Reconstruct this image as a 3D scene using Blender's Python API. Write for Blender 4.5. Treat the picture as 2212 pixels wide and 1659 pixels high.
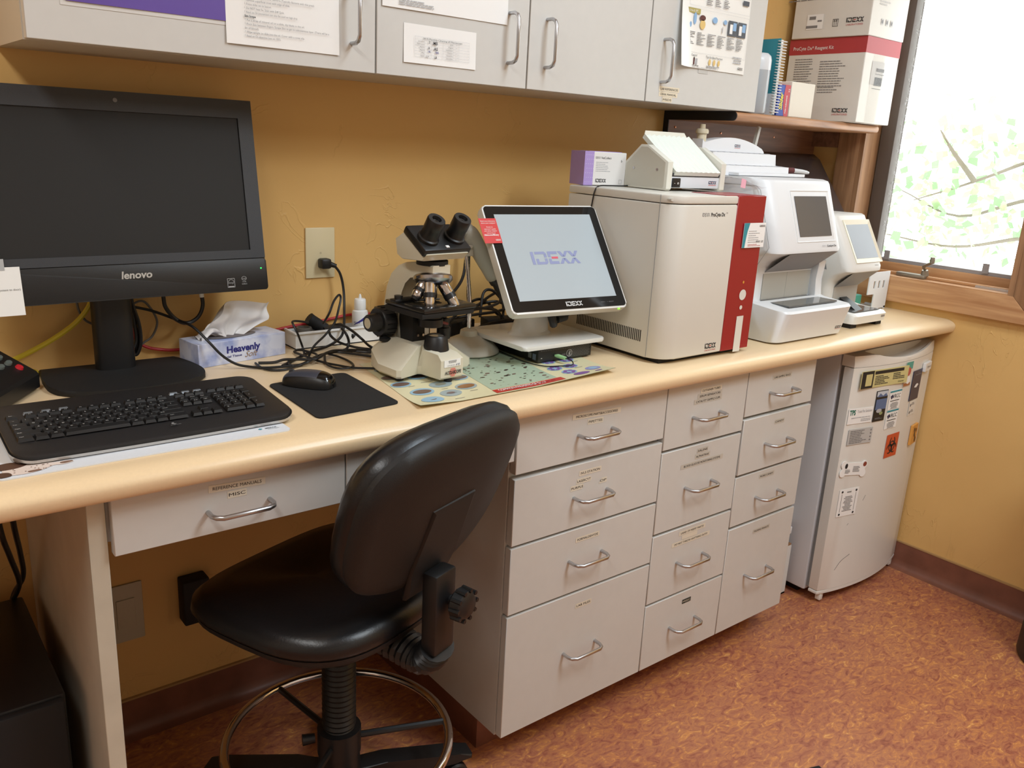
import bpy, bmesh, math, random
from mathutils import Vector, Matrix
random.seed(7)
R = math.radians
for o in list(bpy.data.objects):
    bpy.data.objects.remove(o)
scene = bpy.context.scene
COL = scene.collection

# ------------------------------------------------------------------ camera
cam_d = bpy.data.cameras.new('camera')
cam = bpy.data.objects.new('camera', cam_d)
COL.objects.link(cam)
cam_d.sensor_width = 36.0
cam_d.lens = 1838.747 / 2212 * 36.0
cam_d.clip_start = 0.02
rgt = Vector((0.78301346, -0.61984359, 0.05180586))
upv = Vector((0.13135639, 0.24619413, 0.96027806))
fwd = Vector((0.6079765, 0.74510561, -0.27419373))
cam.matrix_world = Matrix((
    (rgt.x, upv.x, -fwd.x, 0.0),
    (rgt.y, upv.y, -fwd.y, -1.86907),
    (rgt.z, upv.z, -fwd.z, 1.40237),
    (0, 0, 0, 1)))
scene.camera = cam

# ------------------------------------------------------------------ world and lights
world = bpy.data.worlds.new('world')
scene.world = world
world.use_nodes = True
bg = world.node_tree.nodes['Background']
bg.inputs[0].default_value = (0.93, 0.97, 1.0, 1)
bg.inputs[1].default_value = 4.5

def area_light(name, loc, sx, sy, power, color):
    d = bpy.data.lights.new(name, 'AREA')
    d.shape = 'RECTANGLE'; d.size = sx; d.size_y = sy; d.energy = power; d.color = color
    o = bpy.data.objects.new(name, d); COL.objects.link(o)
    o.location = loc
    return o
LAMPC = (0.74, 0.88, 1.0)
area_light('ceiling_lamp', (-0.50, -1.45, 2.63), 0.30, 1.35, 25, (0.92, 0.93, 0.92))
area_light('ceiling_lamp', (1.46, -1.45, 2.63), 0.30, 1.35, 21, LAMPC)
area_light('ceiling_lamp', (1.90, -2.25, 2.63), 0.30, 1.00, 33, (0.84, 0.92, 0.96))  # added lamp, brightens the lower drawers, floor and right wall

scene.view_settings.view_transform = 'Standard'
scene.view_settings.look = 'None'
scene.view_settings.exposure = 0.0
scene.view_settings.gamma = 1.0
scene.view_settings.use_curve_mapping = False

# ------------------------------------------------------------------ materials
def lin(c):
    c = c / 255.0
    return c / 12.92 if c <= 0.04045 else ((c + 0.055) / 1.055) ** 2.4
def rgb(r, g, b):
    return (lin(r), lin(g), lin(b), 1)
MATS = {}
def mat(name, col, rough=0.5, metal=0.0, bump=None, var=None, spec=0.5, coat=0.0, alpha=None, emit=None, trans=0.0):
    if name in MATS:
        return MATS[name]
    m = bpy.data.materials.new(name); m.use_nodes = True
    nt = m.node_tree; b = nt.nodes['Principled BSDF']
    c = rgb(*col)
    b.inputs['Base Color'].default_value = c
    b.inputs['Roughness'].default_value = rough
    b.inputs['Metallic'].default_value = metal
    b.inputs['Specular IOR Level'].default_value = spec
    b.inputs['Coat Weight'].default_value = coat
    if trans:
        b.inputs['Transmission Weight'].default_value = trans
    if alpha is not None:
        b.inputs['Alpha'].default_value = alpha
    if emit:
        b.inputs['Emission Color'].default_value = rgb(*emit[0]); b.inputs['Emission Strength'].default_value = emit[1]
    if bump or var:
        tc = nt.nodes.new('ShaderNodeTexCoord')
    if bump:
        n = nt.nodes.new('ShaderNodeTexNoise'); n.inputs['Scale'].default_value = bump[0]; n.inputs['Detail'].default_value = 4
        bp = nt.nodes.new('ShaderNodeBump'); bp.inputs['Strength'].default_value = bump[1]; bp.inputs['Distance'].default_value = 0.002
        nt.links.new(tc.outputs['Object'], n.inputs['Vector']); nt.links.new(n.outputs['Fac'], bp.inputs['Height'])
        nt.links.new(bp.outputs['Normal'], b.inputs['Normal'])
    if var:
        n2 = nt.nodes.new('ShaderNodeTexNoise'); n2.inputs['Scale'].default_value = var[0]; n2.inputs['Detail'].default_value = 6
        rp = nt.nodes.new('ShaderNodeValToRGB')
        f = var[1]
        rp.color_ramp.elements[0].color = (c[0]*(1-f), c[1]*(1-f), c[2]*(1-f), 1); rp.color_ramp.elements[0].position = 0.3
        rp.color_ramp.elements[1].color = (min(1, c[0]*(1+f)), min(1, c[1]*(1+f)), min(1, c[2]*(1+f)), 1); rp.color_ramp.elements[1].position = 0.7
        nt.links.new(tc.outputs['Object'], n2.inputs['Vector']); nt.links.new(n2.outputs['Fac'], rp.inputs['Fac'])
        nt.links.new(rp.outputs['Color'], b.inputs['Base Color'])
    MATS[name] = m
    return m

def wall_mat(name, col):
    m = bpy.data.materials.new(name); m.use_nodes = True; nt = m.node_tree; b = nt.nodes['Principled BSDF']
    b.inputs['Roughness'].default_value = 0.55; b.inputs['Specular IOR Level'].default_value = 0.3
    tc = nt.nodes.new('ShaderNodeTexCoord')
    n = nt.nodes.new('ShaderNodeTexNoise'); n.inputs['Scale'].default_value = 2.2; n.inputs['Detail'].default_value = 5
    rp = nt.nodes.new('ShaderNodeValToRGB'); c = rgb(*col)
    rp.color_ramp.elements[0].color = (c[0]*0.95, c[1]*0.94, c[2]*0.9, 1); rp.color_ramp.elements[0].position = 0.3
    rp.color_ramp.elements[1].color = (c[0]*1.04, c[1]*1.04, c[2]*1.05, 1); rp.color_ramp.elements[1].position = 0.7
    nt.links.new(tc.outputs['Object'], n.inputs['Vector']); nt.links.new(n.outputs['Fac'], rp.inputs['Fac']); nt.links.new(rp.outputs['Color'], b.inputs['Base Color'])
    # trowelled plaster: broad lumps plus thin raised streaks
    n2 = nt.nodes.new('ShaderNodeTexNoise'); n2.inputs['Scale'].default_value = 9; n2.inputs['Detail'].default_value = 3; n2.inputs['Distortion'].default_value = 1.2
    mp = nt.nodes.new('ShaderNodeMapping'); mp.inputs['Rotation'].default_value = (0.5, 0.6, 0.7); mp.inputs['Scale'].default_value = (1.0, 2.2, 1.0)
    nt.links.new(tc.outputs['Object'], mp.inputs['Vector']); nt.links.new(mp.outputs['Vector'], n2.inputs['Vector'])
    r2 = nt.nodes.new('ShaderNodeValToRGB'); r2.color_ramp.interpolation = 'EASE'
    e = r2.color_ramp.elements; e[0].position = 0.49; e[0].color = (0, 0, 0, 1); e[1].position = 0.505; e[1].color = (1, 1, 1, 1)
    x = e.new(0.52); x.color = (0, 0, 0, 1)
    nt.links.new(n2.outputs['Fac'], r2.inputs['Fac'])
    n3 = nt.nodes.new('ShaderNodeTexNoise'); n3.inputs['Scale'].default_value = 5; n3.inputs['Detail'].default_value = 2
    r3 = nt.nodes.new('ShaderNodeValToRGB'); r3.color_ramp.elements[0].position = 0.54; r3.color_ramp.elements[1].position = 0.62
    nt.links.new(tc.outputs['Object'], n3.inputs['Vector']); nt.links.new(n3.outputs['Fac'], r3.inputs['Fac'])
    mu = nt.nodes.new('ShaderNodeMath'); mu.operation = 'MULTIPLY'
    nt.links.new(r2.outputs['Color'], mu.inputs[0]); nt.links.new(r3.outputs['Color'], mu.inputs[1])
    n4 = nt.nodes.new('ShaderNodeTexNoise'); n4.inputs['Scale'].default_value = 14; n4.inputs['Detail'].default_value = 3
    nt.links.new(tc.outputs['Object'], n4.inputs['Vector'])
    ad = nt.nodes.new('ShaderNodeMath'); ad.operation = 'MULTIPLY_ADD'; ad.inputs[1].default_value = 0.35
    nt.links.new(n4.outputs['Fac'], ad.inputs[0]); nt.links.new(mu.outputs[0], ad.inputs[2])
    bp = nt.nodes.new('ShaderNodeBump'); bp.inputs['Strength'].default_value = 0.35; bp.inputs['Distance'].default_value = 0.004
    nt.links.new(ad.outputs[0], bp.inputs['Height']); nt.links.new(bp.outputs['Normal'], b.inputs['Normal'])
    return m

def lino_mat(name):
    m = bpy.data.materials.new(name); m.use_nodes = True; nt = m.node_tree; b = nt.nodes['Principled BSDF']
    b.inputs['Roughness'].default_value = 0.42
    tc = nt.nodes.new('ShaderNodeTexCoord')
    mp = nt.nodes.new('ShaderNodeMapping'); mp.inputs['Rotation'].default_value = (0, 0, 0.45); mp.inputs['Scale'].default_value = (1.0, 1.9, 1.0)
    nt.links.new(tc.outputs['Object'], mp.inputs['Vector'])
    n = nt.nodes.new('ShaderNodeTexNoise'); n.inputs['Scale'].default_value = 26; n.inputs['Detail'].default_value = 9; n.inputs['Roughness'].default_value = 0.66; n.inputs['Distortion'].default_value = 1.6
    nt.links.new(mp.outputs['Vector'], n.inputs['Vector'])
    rp = nt.nodes.new('ShaderNodeValToRGB'); e = rp.color_ramp.elements
    e[0].position = 0.30; e[0].color = rgb(116, 66, 52); e[1].position = 0.70; e[1].color = rgb(196, 156, 98)
    for p, c in ((0.40, (140, 84, 64)), (0.47, (152, 98, 72)), (0.53, (160, 106, 72)), (0.60, (174, 116, 70)), (0.645, (186, 132, 78))):
        x = e.new(p); x.color = rgb(*c)
    nt.links.new(n.outputs['Fac'], rp.inputs['Fac'])
    n2 = nt.nodes.new('ShaderNodeTexNoise'); n2.inputs['Scale'].default_value = 3.2; n2.inputs['Detail'].default_value = 5
    nt.links.new(tc.outputs['Object'], n2.inputs['Vector'])
    r2 = nt.nodes.new('ShaderNodeValToRGB'); f = r2.color_ramp.elements
    f[0].position = 0.32; f[0].color = (1.16, 1.04, 1.04, 1); f[1].position = 0.68; f[1].color = (1.36, 1.36, 1.30, 1)
    nt.links.new(n2.outputs['Fac'], r2.inputs['Fac'])
    mx = nt.nodes.new('ShaderNodeMix'); mx.data_type = 'RGBA'; mx.blend_type = 'MULTIPLY'; mx.inputs[0].default_value = 1.0
    nt.links.new(rp.outputs['Color'], mx.inputs[6]); nt.links.new(r2.outputs['Color'], mx.inputs[7]); nt.links.new(mx.outputs[2], b.inputs['Base Color'])
    return m

def wood_mat(name, c1, c2, axis='x', rough=0.4):
    m = bpy.data.materials.new(name); m.use_nodes = True; nt = m.node_tree; b = nt.nodes['Principled BSDF']
    b.inputs['Roughness'].default_value = rough
    tc = nt.nodes.new('ShaderNodeTexCoord'); mp = nt.nodes.new('ShaderNodeMapping')
    s = {'x': (1.5, 22, 22), 'y': (22, 1.5, 22), 'z': (22, 22, 1.5)}[axis]
    mp.inputs['Scale'].default_value = s
    n = nt.nodes.new('ShaderNodeTexNoise'); n.inputs['Scale'].default_value = 2.2; n.inputs['Detail'].default_value = 7; n.inputs['Distortion'].default_value = 0.6
    rp = nt.nodes.new('ShaderNodeValToRGB'); e = rp.color_ramp.elements
    e[0].position = 0.34; e[0].color = rgb(*c1); e[1].position = 0.66; e[1].color = rgb(*c2)
    nt.links.new(tc.outputs['Object'], mp.inputs['Vector']); nt.links.new(mp.outputs['Vector'], n.inputs['Vector'])
    nt.links.new(n.outputs['Fac'], rp.inputs['Fac']); nt.links.new(rp.outputs['Color'], b.inputs['Base Color'])
    bp = nt.nodes.new('ShaderNodeBump'); bp.inputs['Strength'].default_value = 0.12; bp.inputs['Distance'].default_value = 0.001
    nt.links.new(n.outputs['Fac'], bp.inputs['Height']); nt.links.new(bp.outputs['Normal'], b.inputs['Normal'])
    return m

def blotch_mat(name, c1, c2, scale, rough=0.5, p0=0.45, p1=0.6):
    m = bpy.data.materials.new(name); m.use_nodes = True; nt = m.node_tree; b = nt.nodes['Principled BSDF']
    b.inputs['Roughness'].default_value = rough
    tc = nt.nodes.new('ShaderNodeTexCoord'); n = nt.nodes.new('ShaderNodeTexNoise'); n.inputs['Scale'].default_value = scale; n.inputs['Detail'].default_value = 5
    rp = nt.nodes.new('ShaderNodeValToRGB'); e = rp.color_ramp.elements
    e[0].position = p0; e[0].color = rgb(*c1); e[1].position = p1; e[1].color = rgb(*c2)
    nt.links.new(tc.outputs['Object'], n.inputs['Vector']); nt.links.new(n.outputs['Fac'], rp.inputs['Fac']); nt.links.new(rp.outputs['Color'], b.inputs['Base Color'])
    return m

def thin_glass(name, tint=(255, 255, 255), gloss=0.06, rough=0.02):
    m = bpy.data.materials.new(name); m.use_nodes = True; nt = m.node_tree; nt.nodes.clear()
    out = nt.nodes.new('ShaderNodeOutputMaterial'); mx = nt.nodes.new('ShaderNodeMixShader')
    t = nt.nodes.new('ShaderNodeBsdfTransparent'); t.inputs[0].default_value = rgb(*tint)
    g = nt.nodes.new('ShaderNodeBsdfGlossy'); g.inputs['Roughness'].default_value = rough
    mx.inputs[0].default_value = gloss
    nt.links.new(t.outputs[0], mx.inputs[1]); nt.links.new(g.outputs[0], mx.inputs[2]); nt.links.new(mx.outputs[0], out.inputs[0])
    return m

WALL = wall_mat('ochre plaster', (222, 180, 114))
LINO = lino_mat('marbled linoleum')
LAMINATE = mat('grey laminate', (205, 203, 198), 0.45, var=(40, 0.012))
LAM_DARK = mat('laminate edge', (150, 146, 140), 0.5)
COUNTER = mat('beige laminate counter', (232, 205, 165), 0.30, var=(220, 0.02), spec=0.5)
STEEL = mat('brushed steel', (190, 190, 192), 0.28, 1.0)
CHROME = mat('chrome', (225, 225, 228), 0.08, 1.0)
BLACK = mat('black plastic', (22, 22, 23), 0.42)
BLACKM = mat('black matte', (17, 17, 18), 0.7)
BLACKG = mat('black gloss', (12, 12, 13), 0.12)
DKGREY = mat('dark grey plastic', (52, 52, 55), 0.5)
GREY = mat('grey plastic', (140, 142, 143), 0.45)
WHITE = mat('white plastic', (232, 232, 230), 0.35)
WHITEC = mat('cool white plastic', (226, 229, 232), 0.38)
OFFWHITE = mat('off white plastic', (220, 217, 208), 0.4)
CREAM = mat('cream enamel', (214, 207, 186), 0.3)
PAPER = mat('white paper', (240, 239, 236), 0.7)
LABEL = mat('label strip', (222, 214, 196), 0.5)
INK = mat('black ink', (38, 36, 36), 0.6)
GINK = mat('grey ink', (128, 126, 126), 0.6)
LINK = mat('pale grey ink', (176, 176, 178), 0.6)
RED = mat('crimson panel', (150, 34, 40), 0.3)
REDINK = mat('red ink', (190, 62, 66), 0.5)
BLUEINK = mat('blue ink', (48, 44, 130), 0.6)
NAVY = mat('navy print', (44, 48, 84), 0.5)
TEAL = mat('teal print', (50, 142, 156), 0.5)
OAK = wood_mat('golden oak', (172, 122, 80), (202, 156, 110), 'y')
OAKZ = wood_mat('shaded golden oak upright', (136, 98, 68), (170, 128, 92), 'z')  # darker copy of the oak, shade under the shelf put into its colour
OAKX = wood_mat('brown oak shelf', (150, 104, 70), (196, 146, 104), 'x')
WALNUT = wood_mat('brown stained board', (112, 76, 54), (146, 102, 76), 'x', 0.5)

# ------------------------------------------------------------------ mesh builder
TXT = {}
def text_mesh(s, bold=0.0, shear=0.0):
    k = (s, bold, shear)
    if k in TXT:
        return TXT[k]
    cu = bpy.data.curves.new('t', 'FONT'); cu.body = s; cu.size = 1.0; cu.offset = bold; cu.shear = shear; cu.resolution_u = 3
    ob = bpy.data.objects.new('t', cu); COL.objects.link(ob)
    dg = bpy.context.evaluated_depsgraph_get(); dg.update()
    me = bpy.data.meshes.new_from_object(ob.evaluated_get(dg))
    vs = [tuple(v.co) for v in me.vertices]; fs = [tuple(p.vertices) for p in me.polygons]
    bpy.data.objects.remove(ob); bpy.data.curves.remove(cu); bpy.data.meshes.remove(me)
    TXT[k] = (vs, fs)
    return TXT[k]

def spline(pts, n=6, closed=False):
    P = [Vector(p) for p in pts]; out = []
    m = len(P)
    rng = range(m) if closed else range(m - 1)
    for i in rng:
        p1, p2 = P[i], P[(i+1) % m]
        p0 = P[i-1] if (closed or i > 0) else p1 * 2 - p2
        p3 = P[(i+2) % m] if (closed or i + 2 < m) else p2 * 2 - p1
        for k in range(n):
            t = k / n
            out.append(0.5 * ((2*p1) + (p2-p0)*t + (2*p0-5*p1+4*p2-p3)*t*t + (3*p1-p0-3*p2+p3)*t*t*t))
    if not closed:
        out.append(P[-1])
    return out

class B:
    def __init__(self, org=(0, 0, 0)):
        self.bm = bmesh.new(); self.o = Vector(org); self.M = None
    def v(self, p):
        p = Vector(p)
        if self.M is not None:
            p = self.M @ p
        return self.bm.verts.new(p - self.o)
    def f(self, vs, mi=0):
        try:
            fc = self.bm.faces.new(vs); fc.material_index = mi; return fc
        except ValueError:
            return None
    def poly(self, pts, mi=0):
        return self.f([self.v(p) for p in pts], mi)
    def box(self, x0, x1, y0, y1, z0, z1, mi=0, bev=0.0, seg=2):
        vs = [self.v(p) for p in ((x0,y0,z0),(x1,y0,z0),(x1,y1,z0),(x0,y1,z0),(x0,y0,z1),(x1,y0,z1),(x1,y1,z1),(x0,y1,z1))]
        fs = [self.f([vs[i] for i in q], mi) for q in ((0,3,2,1),(4,5,6,7),(0,1,5,4),(1,2,6,5),(2,3,7,6),(3,0,4,7))]
        if bev > 0:
            es = list({e for fc in fs for e in fc.edges})
            r = bmesh.ops.bevel(self.bm, geom=es, offset=bev, segments=seg, affect='EDGES', profile=0.5)
            for fc in r['faces']:
                fc.material_index = mi
        return vs
    def prism(self, pts, ax, a0, a1, mi=0, cap=True, bev=0.0, seg=2):
        # pts: 2D outline in the plane normal to ax ('x': (y,z), 'y': (x,z), 'z': (x,y))
        def mk(p, a):
            return {'x': (a, p[0], p[1]), 'y': (p[0], a, p[1]), 'z': (p[0], p[1], a)}[ax]
        A = [self.v(mk(p, a0)) for p in pts]; C = [self.v(mk(p, a1)) for p in pts]; n = len(pts); fs = []
        for i in range(n):
            fs.append(self.f([A[i], A[(i+1) % n], C[(i+1) % n], C[i]], mi))
        if cap:
            fs.append(self.f(list(reversed(A)), mi)); fs.append(self.f(C, mi))
        if bev > 0:
            es = [e for fc in fs[-2:] for e in fc.edges]
            r = bmesh.ops.bevel(self.bm, geom=es, offset=bev, segments=seg, affect='EDGES', profile=0.5)
            for fc in r['faces']:
                fc.material_index = mi
        return fs
    def cyl(self, p0, p1, r0, r1=None, n=20, mi=0, cap=True):
        r1 = r0 if r1 is None else r1
        self.tube([p0, p1], [r0, r1], n, mi, cap)
    def tube(self, pts, r, n=8, mi=0, cap=True, closed=False, flat=1.0):
        P = [Vector(p) for p in pts]; m = len(P)
        rr = r if isinstance(r, (list, tuple)) else [r] * m
        rings = []; up = None
        for i in range(m):
            if closed:
                t = (P[(i+1) % m] - P[i-1])
            else:
                t = (P[min(i+1, m-1)] - P[max(i-1, 0)])
            if t.length < 1e-9:
                t = Vector((0, 0, 1))
            t.normalize()
            if up is None:
                up = Vector((0, 0, 1)) if abs(t.z) < 0.9 else Vector((1, 0, 0))
            a = t.cross(up)
            if a.length < 1e-6:
                a = t.cross(Vector((1, 0.1, 0)))
            a.normalize(); up = a.cross(t).normalized()
            rings.append([self.v(P[i] + (a*math.cos(2*math.pi*k/n) + up*math.sin(2*math.pi*k/n)*flat)*rr[i]) for k in range(n)])
        for i in range(m if closed else m - 1):
            q0, q1 = rings[i], rings[(i+1) % m]
            for k in range(n):
                self.f([q0[k], q1[k], q1[(k+1) % n], q0[(k+1) % n]], mi)
        if cap and not closed:
            self.f(rings[0], mi); self.f(list(reversed(rings[-1])), mi)
    def lathe(self, prof, c=(0, 0, 0), n=28, mi=0, ax='z', sy=1.0):
        rings = []
        c = Vector(c)
        for r, h in prof:
            ring = []
            for k in range(n):
                a = 2*math.pi*k/n; x, y = r*math.cos(a), r*math.sin(a)*sy
                p = {'z': (x, y, h), 'y': (x, h, y), 'x': (h, x, y)}[ax]
                ring.append(self.v(c + Vector(p)))
            rings.append(ring)
        for i in range(len(rings)-1):
            for k in range(n):
                self.f([rings[i][k], rings[i][(k+1) % n], rings[i+1][(k+1) % n], rings[i+1][k]], mi)
        if prof[0][0] > 1e-6:
            self.f(list(reversed(rings[0])), mi)
        if prof[-1][0] > 1e-6:
            self.f(rings[-1], mi)
    def grid(self, fn, nu, nv, mi=0, thick=None):
        g = [[self.v(fn(i/nu, j/nv)) for j in range(nv+1)] for i in range(nu+1)]
        for i in range(nu):
            for j in range(nv):
                self.f([g[i][j], g[i+1][j], g[i+1][j+1], g[i][j+1]], mi)
    def disc(self, c, r, right, up, mi=0, n=24, ry=None, off=0.0):
        c = Vector(c); a = Vector(right).normalized(); b = Vector(up).normalized(); nn = a.cross(b) * off
        ry = r if ry is None else ry
        self.poly([c + nn + a*math.cos(2*math.pi*k/n)*r + b*math.sin(2*math.pi*k/n)*ry for k in range(n)], mi)
    def rect(self, c, w, h, right, up, mi=0, off=0.0003, rot=0.0):
        c = Vector(c); a = Vector(right).normalized(); b = Vector(up).normalized(); nn = a.cross(b) * off
        if rot:
            a, b = a*math.cos(rot)+b*math.sin(rot), b*math.cos(rot)-a*math.sin(rot)
        self.poly([c+nn-a*w/2-b*h/2, c+nn+a*w/2-b*h/2, c+nn+a*w/2+b*h/2, c+nn-a*w/2+b*h/2], mi)
    def text(self, s, c, h, right, up, mi=0, w=None, al='C', bold=0.0, shear=0.0, off=0.0005, skew=0.0):
        vs, fs = text_mesh(s, bold, shear)
        if not vs:
            return
        x0 = min(v[0] for v in vs); x1 = max(v[0] for v in vs)
        a = Vector(right).normalized(); b = Vector(up).normalized(); nn = a.cross(b)
        sy = h / 0.70
        sx = sy if w is None else w / max(1e-6, x1 - x0)
        wd = (x1 - x0) * sx
        sh = {'C': -wd/2, 'L': 0.0, 'R': -wd}[al]
        c = Vector(c)
        V = [self.v(c + a*((v[0]-x0)*sx + sh) + b*((v[1]-0.35)*sy) + nn*off) for v in vs]
        for q in fs:
            self.f([V[i] for i in q], mi)
    def lines(self, c, w, h, n, right, up, mi=0, fill=0.5, minw=0.55, seed=0, off=0.0004, al='L'):
        # rows of unreadable small print, n rows in a w x h block centred at c
        rnd = random.Random(seed); a = Vector(right).normalized(); b = Vector(up).normalized(); c = Vector(c)
        for i in range(n):
            ww = w * (minw + (1-minw)*rnd.random()); yy = h/2 - (i+0.5)*h/n
            x = -w/2 if al == 'L' else (w/2 - ww if al == 'R' else -ww/2)
            e = x + ww
            while x < e - 1e-6:
                l = min(e - x, w * (0.05 + 0.14*rnd.random()))
                self.rect(c + a*(x + l/2) + b*yy, l, h/n*fill, right, up, mi, off)
                x += l + w*0.016
    def obj(self, name, mats, parent=None, smooth=40, loc=None, rot=None):
        me = bpy.data.meshes.new(name)
        bmesh.ops.recalc_face_normals(self.bm, faces=[f for f in self.bm.faces if len(f.link_loops if hasattr(f,'link_loops') else f.loops) > 0])
        self.bm.to_mesh(me); self.bm.free()
        for m in (mats if isinstance(mats, (list, tuple)) else [mats]):
            me.materials.append(m)
        if smooth:
            me.polygons.foreach_set('use_smooth', [True] * len(me.polygons))
            me.set_sharp_from_angle(angle=R(smooth))
        o = bpy.data.objects.new(name, me); COL.objects.link(o)
        if name in ('print', 'lettering', 'bezel_print'):
            o['kind'] = 'stuff'
        if parent is not None:
            o.parent = parent
        if loc is not None:
            o.location = loc
        if rot is not None:
            o.rotation_euler = rot
        return o

def tag(o, label, cat, group=None):
    o['label'] = label; o['category'] = cat
    if group:
        o['group'] = group
    return o
def thing(name, label, cat, loc=(0, 0, 0), rotz=0.0, group=None, rot=None):
    o = bpy.data.objects.new(name, None); COL.objects.link(o); o.empty_display_size = 0.05
    o.location = loc; o.rotation_euler = rot if rot else (0, 0, rotz)
    return tag(o, label, cat, group)
def struct(o):
    o['kind'] = 'structure'; return o
def share(o, name, parent, loc=None, rot=None):
    c = o.copy(); c.name = name; COL.objects.link(c); c.parent = parent
    if loc is not None:
        c.location = loc
    if rot is not None:
        c.rotation_euler = rot
    return c
X = Vector((1, 0, 0)); Y = Vector((0, 1, 0)); Z = Vector((0, 0, 1))

def idexx(b, c, h, right, up, mi=0, mr=1, w=None, off=0.0006, sub=None):
    # the five letter wordmark: split letters with a red dash in the E
    W_ = 3.62; s = h; sx = s if w is None else w / W_
    a = Vector(right).normalized(); u = Vector(up).normalized(); n = a.cross(u) * off; c = Vector(c)
    def q(pts, m):
        b.poly([c + a*((x - W_/2)*sx) + u*((y - 0.5)*s) + n for x, y in pts], m)
    q([(0, 0), (.22, 0), (.22, 1), (0, 1)], mi)
    q([(.32, .8), (1.02, .8), (1.16, .68), (1.16, 1-.14), (1.02, 1), (.32, 1)], mi)
    q([(.32, 0), (1.02, 0), (1.16, .14), (1.16, .32), (1.02, .2), (.32, .2)], mi)
    q([(.32, .2), (.52, .2), (.52, .44), (.32, .44)], mi); q([(.96, .2), (1.16, .32), (1.16, .46), (.96, .46)], mi); q([(.96, .54), (1.16, .54), (1.16, .68), (.96, .8)], mi)
    q([(1.26, .78), (1.98, .78), (1.98, 1), (1.26, 1)], mi); q([(1.26, 0), (1.98, 0), (1.98, .22), (1.26, .22)], mi)
    q([(1.26, .22), (1.46, .22), (1.46, .44), (1.26, .44)], mi); q([(1.26, .56), (1.46, .56), (1.46, .78), (1.26, .78)], mi)
    q([(1.5, .42), (1.98, .42), (1.98, .58), (1.5, .58)], mr)
    for x in (2.02, 2.80):
        q([(x, 1), (x+.26, 1), (x+.52, .56), (x+.28, .56)], mi); q([(x+.82, 1), (x+.58, 1), (x+.34, .56), (x+.54, .56)], mi)
        q([(x, 0), (x+.26, 0), (x+.52, .44), (x+.28, .44)], mi); q([(x+.82, 0), (x+.58, 0), (x+.34, .44), (x+.54, .44)], mi)
    if sub:
        b.text(sub, c - u*(h*0.86), h*0.30, right, up, mr, w=W_*sx, off=off)
# ------------------------------------------------------------------ the room
W = 2.8755      # right wall
H = 0.9104      # counter top
XL, YF, ZC = -1.75, -3.5, 2.66
def plain(name, m, *bx):
    b = B(); b.box(*bx); return struct(b.obj(name, m))
plain('floor', LINO, XL, W, YF, 0, -0.05, 0)
plain('ceiling', mat('ceiling white', (236, 233, 226), 0.8), XL, W, YF, 0, ZC, ZC+0.05)
plain('wall_back', WALL, XL-0.1, W+0.16, 0, 0.1, -0.05, ZC+0.05)
OTHER = mat('pale beige paint', (214, 206, 192), 0.7)
plain('wall_left', OTHER, XL-0.1, XL, YF, 0, -0.05, ZC+0.05)
plain('wall_front', OTHER, XL-0.1, W+0.16, YF-0.1, YF, -0.05, ZC+0.05)
OY0, OY1, OZ0, OZ1 = -0.80, -0.208, 1.02, 2.12     # window opening
b = B()
b.box(W, W+0.16, YF, OY0, -0.05, ZC+0.05); b.box(W, W+0.16, OY1, 0, -0.05, ZC+0.05)
b.box(W, W+0.16, OY0, OY1, -0.05, OZ0); b.box(W, W+0.16, OY0, OY1, OZ1, ZC+0.05)
struct(b.obj('wall_right', WALL))
# cove base
prof = [(0, 0), (-0.034, 0), (-0.020, 0.004), (-0.011, 0.014), (-0.007, 0.032), (-0.007, 0.094), (0, 0.094)]
COVE = mat('cove base brown', (122, 76, 58), 0.45, var=(16, 0.16))
b = B(); b.prism(prof, 'x', XL, W); bb = struct(b.obj('baseboard_back', COVE))
c = B(); c.box(XL, W, -0.008, 0, 0.094, 0.099); c.obj('cap_strip', mat('tan strip', (176, 140, 92), 0.5), bb)
b = B(); b.prism([(W + p[0], p[1]) for p in prof], 'y', YF, 0); bb = struct(b.obj('baseboard_right', COVE))
c = B(); c.box(W-0.008, W, YF, 0, 0.094, 0.099); c.obj('cap_strip', MATS['tan strip'], bb)

# window in the right wall
win = bpy.data.objects.new('window_1', None); COL.objects.link(win); struct(win); win['label'] = 'oak framed casement window with a folding crank'
def wp(name, m, *bx, bev=0.0, par=win):
    b = B(); b.box(*bx, bev=bev); return b.obj(name, m, par)
CT = 0.022
# mitred casing boards
def casing(name, pts, m):
    b = B(); b.prism(pts, 'x', W-CT, W, bev=0.003); b.obj(name, m, win)
cw = 0.082
casing('casing', [(OY0-cw, OZ0-cw), (OY1+cw, OZ0-cw), (OY1, OZ0), (OY0, OZ0)], OAK)
casing('casing', [(OY1+cw, OZ0-cw), (OY1+cw, OZ1+cw), (OY1, OZ1), (OY1, OZ0)], OAKZ)
casing('casing', [(OY0-cw, OZ0-cw), (OY0, OZ0), (OY0, OZ1), (OY0-cw, OZ1+cw)], OAKZ)
casing('casing', [(OY0-cw, OZ1+cw), (OY0, OZ1), (OY1, OZ1), (OY1+cw, OZ1+cw)], OAK)
# jamb lining
JT = 0.018
wp('jamb', OAKZ, W-0.02, W+0.16, OY1-JT, OY1, OZ0, OZ1); wp('jamb', OAKZ, W-0.02, W+0.16, OY0, OY0+JT, OZ0, OZ1)
wp('jamb', OAK, W-0.02, W+0.16, OY0+JT, OY1-JT, OZ1-JT, OZ1)
wp('sill', OAK, W-0.02, W+0.16, OY0+JT, OY1-JT, OZ0-0.012, OZ0+0.004)
wp('sill_stop', OAK, W+0.028, W+0.046, OY0+JT, OY1-JT, OZ0+0.004, OZ0+0.014, bev=0.002)
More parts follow.
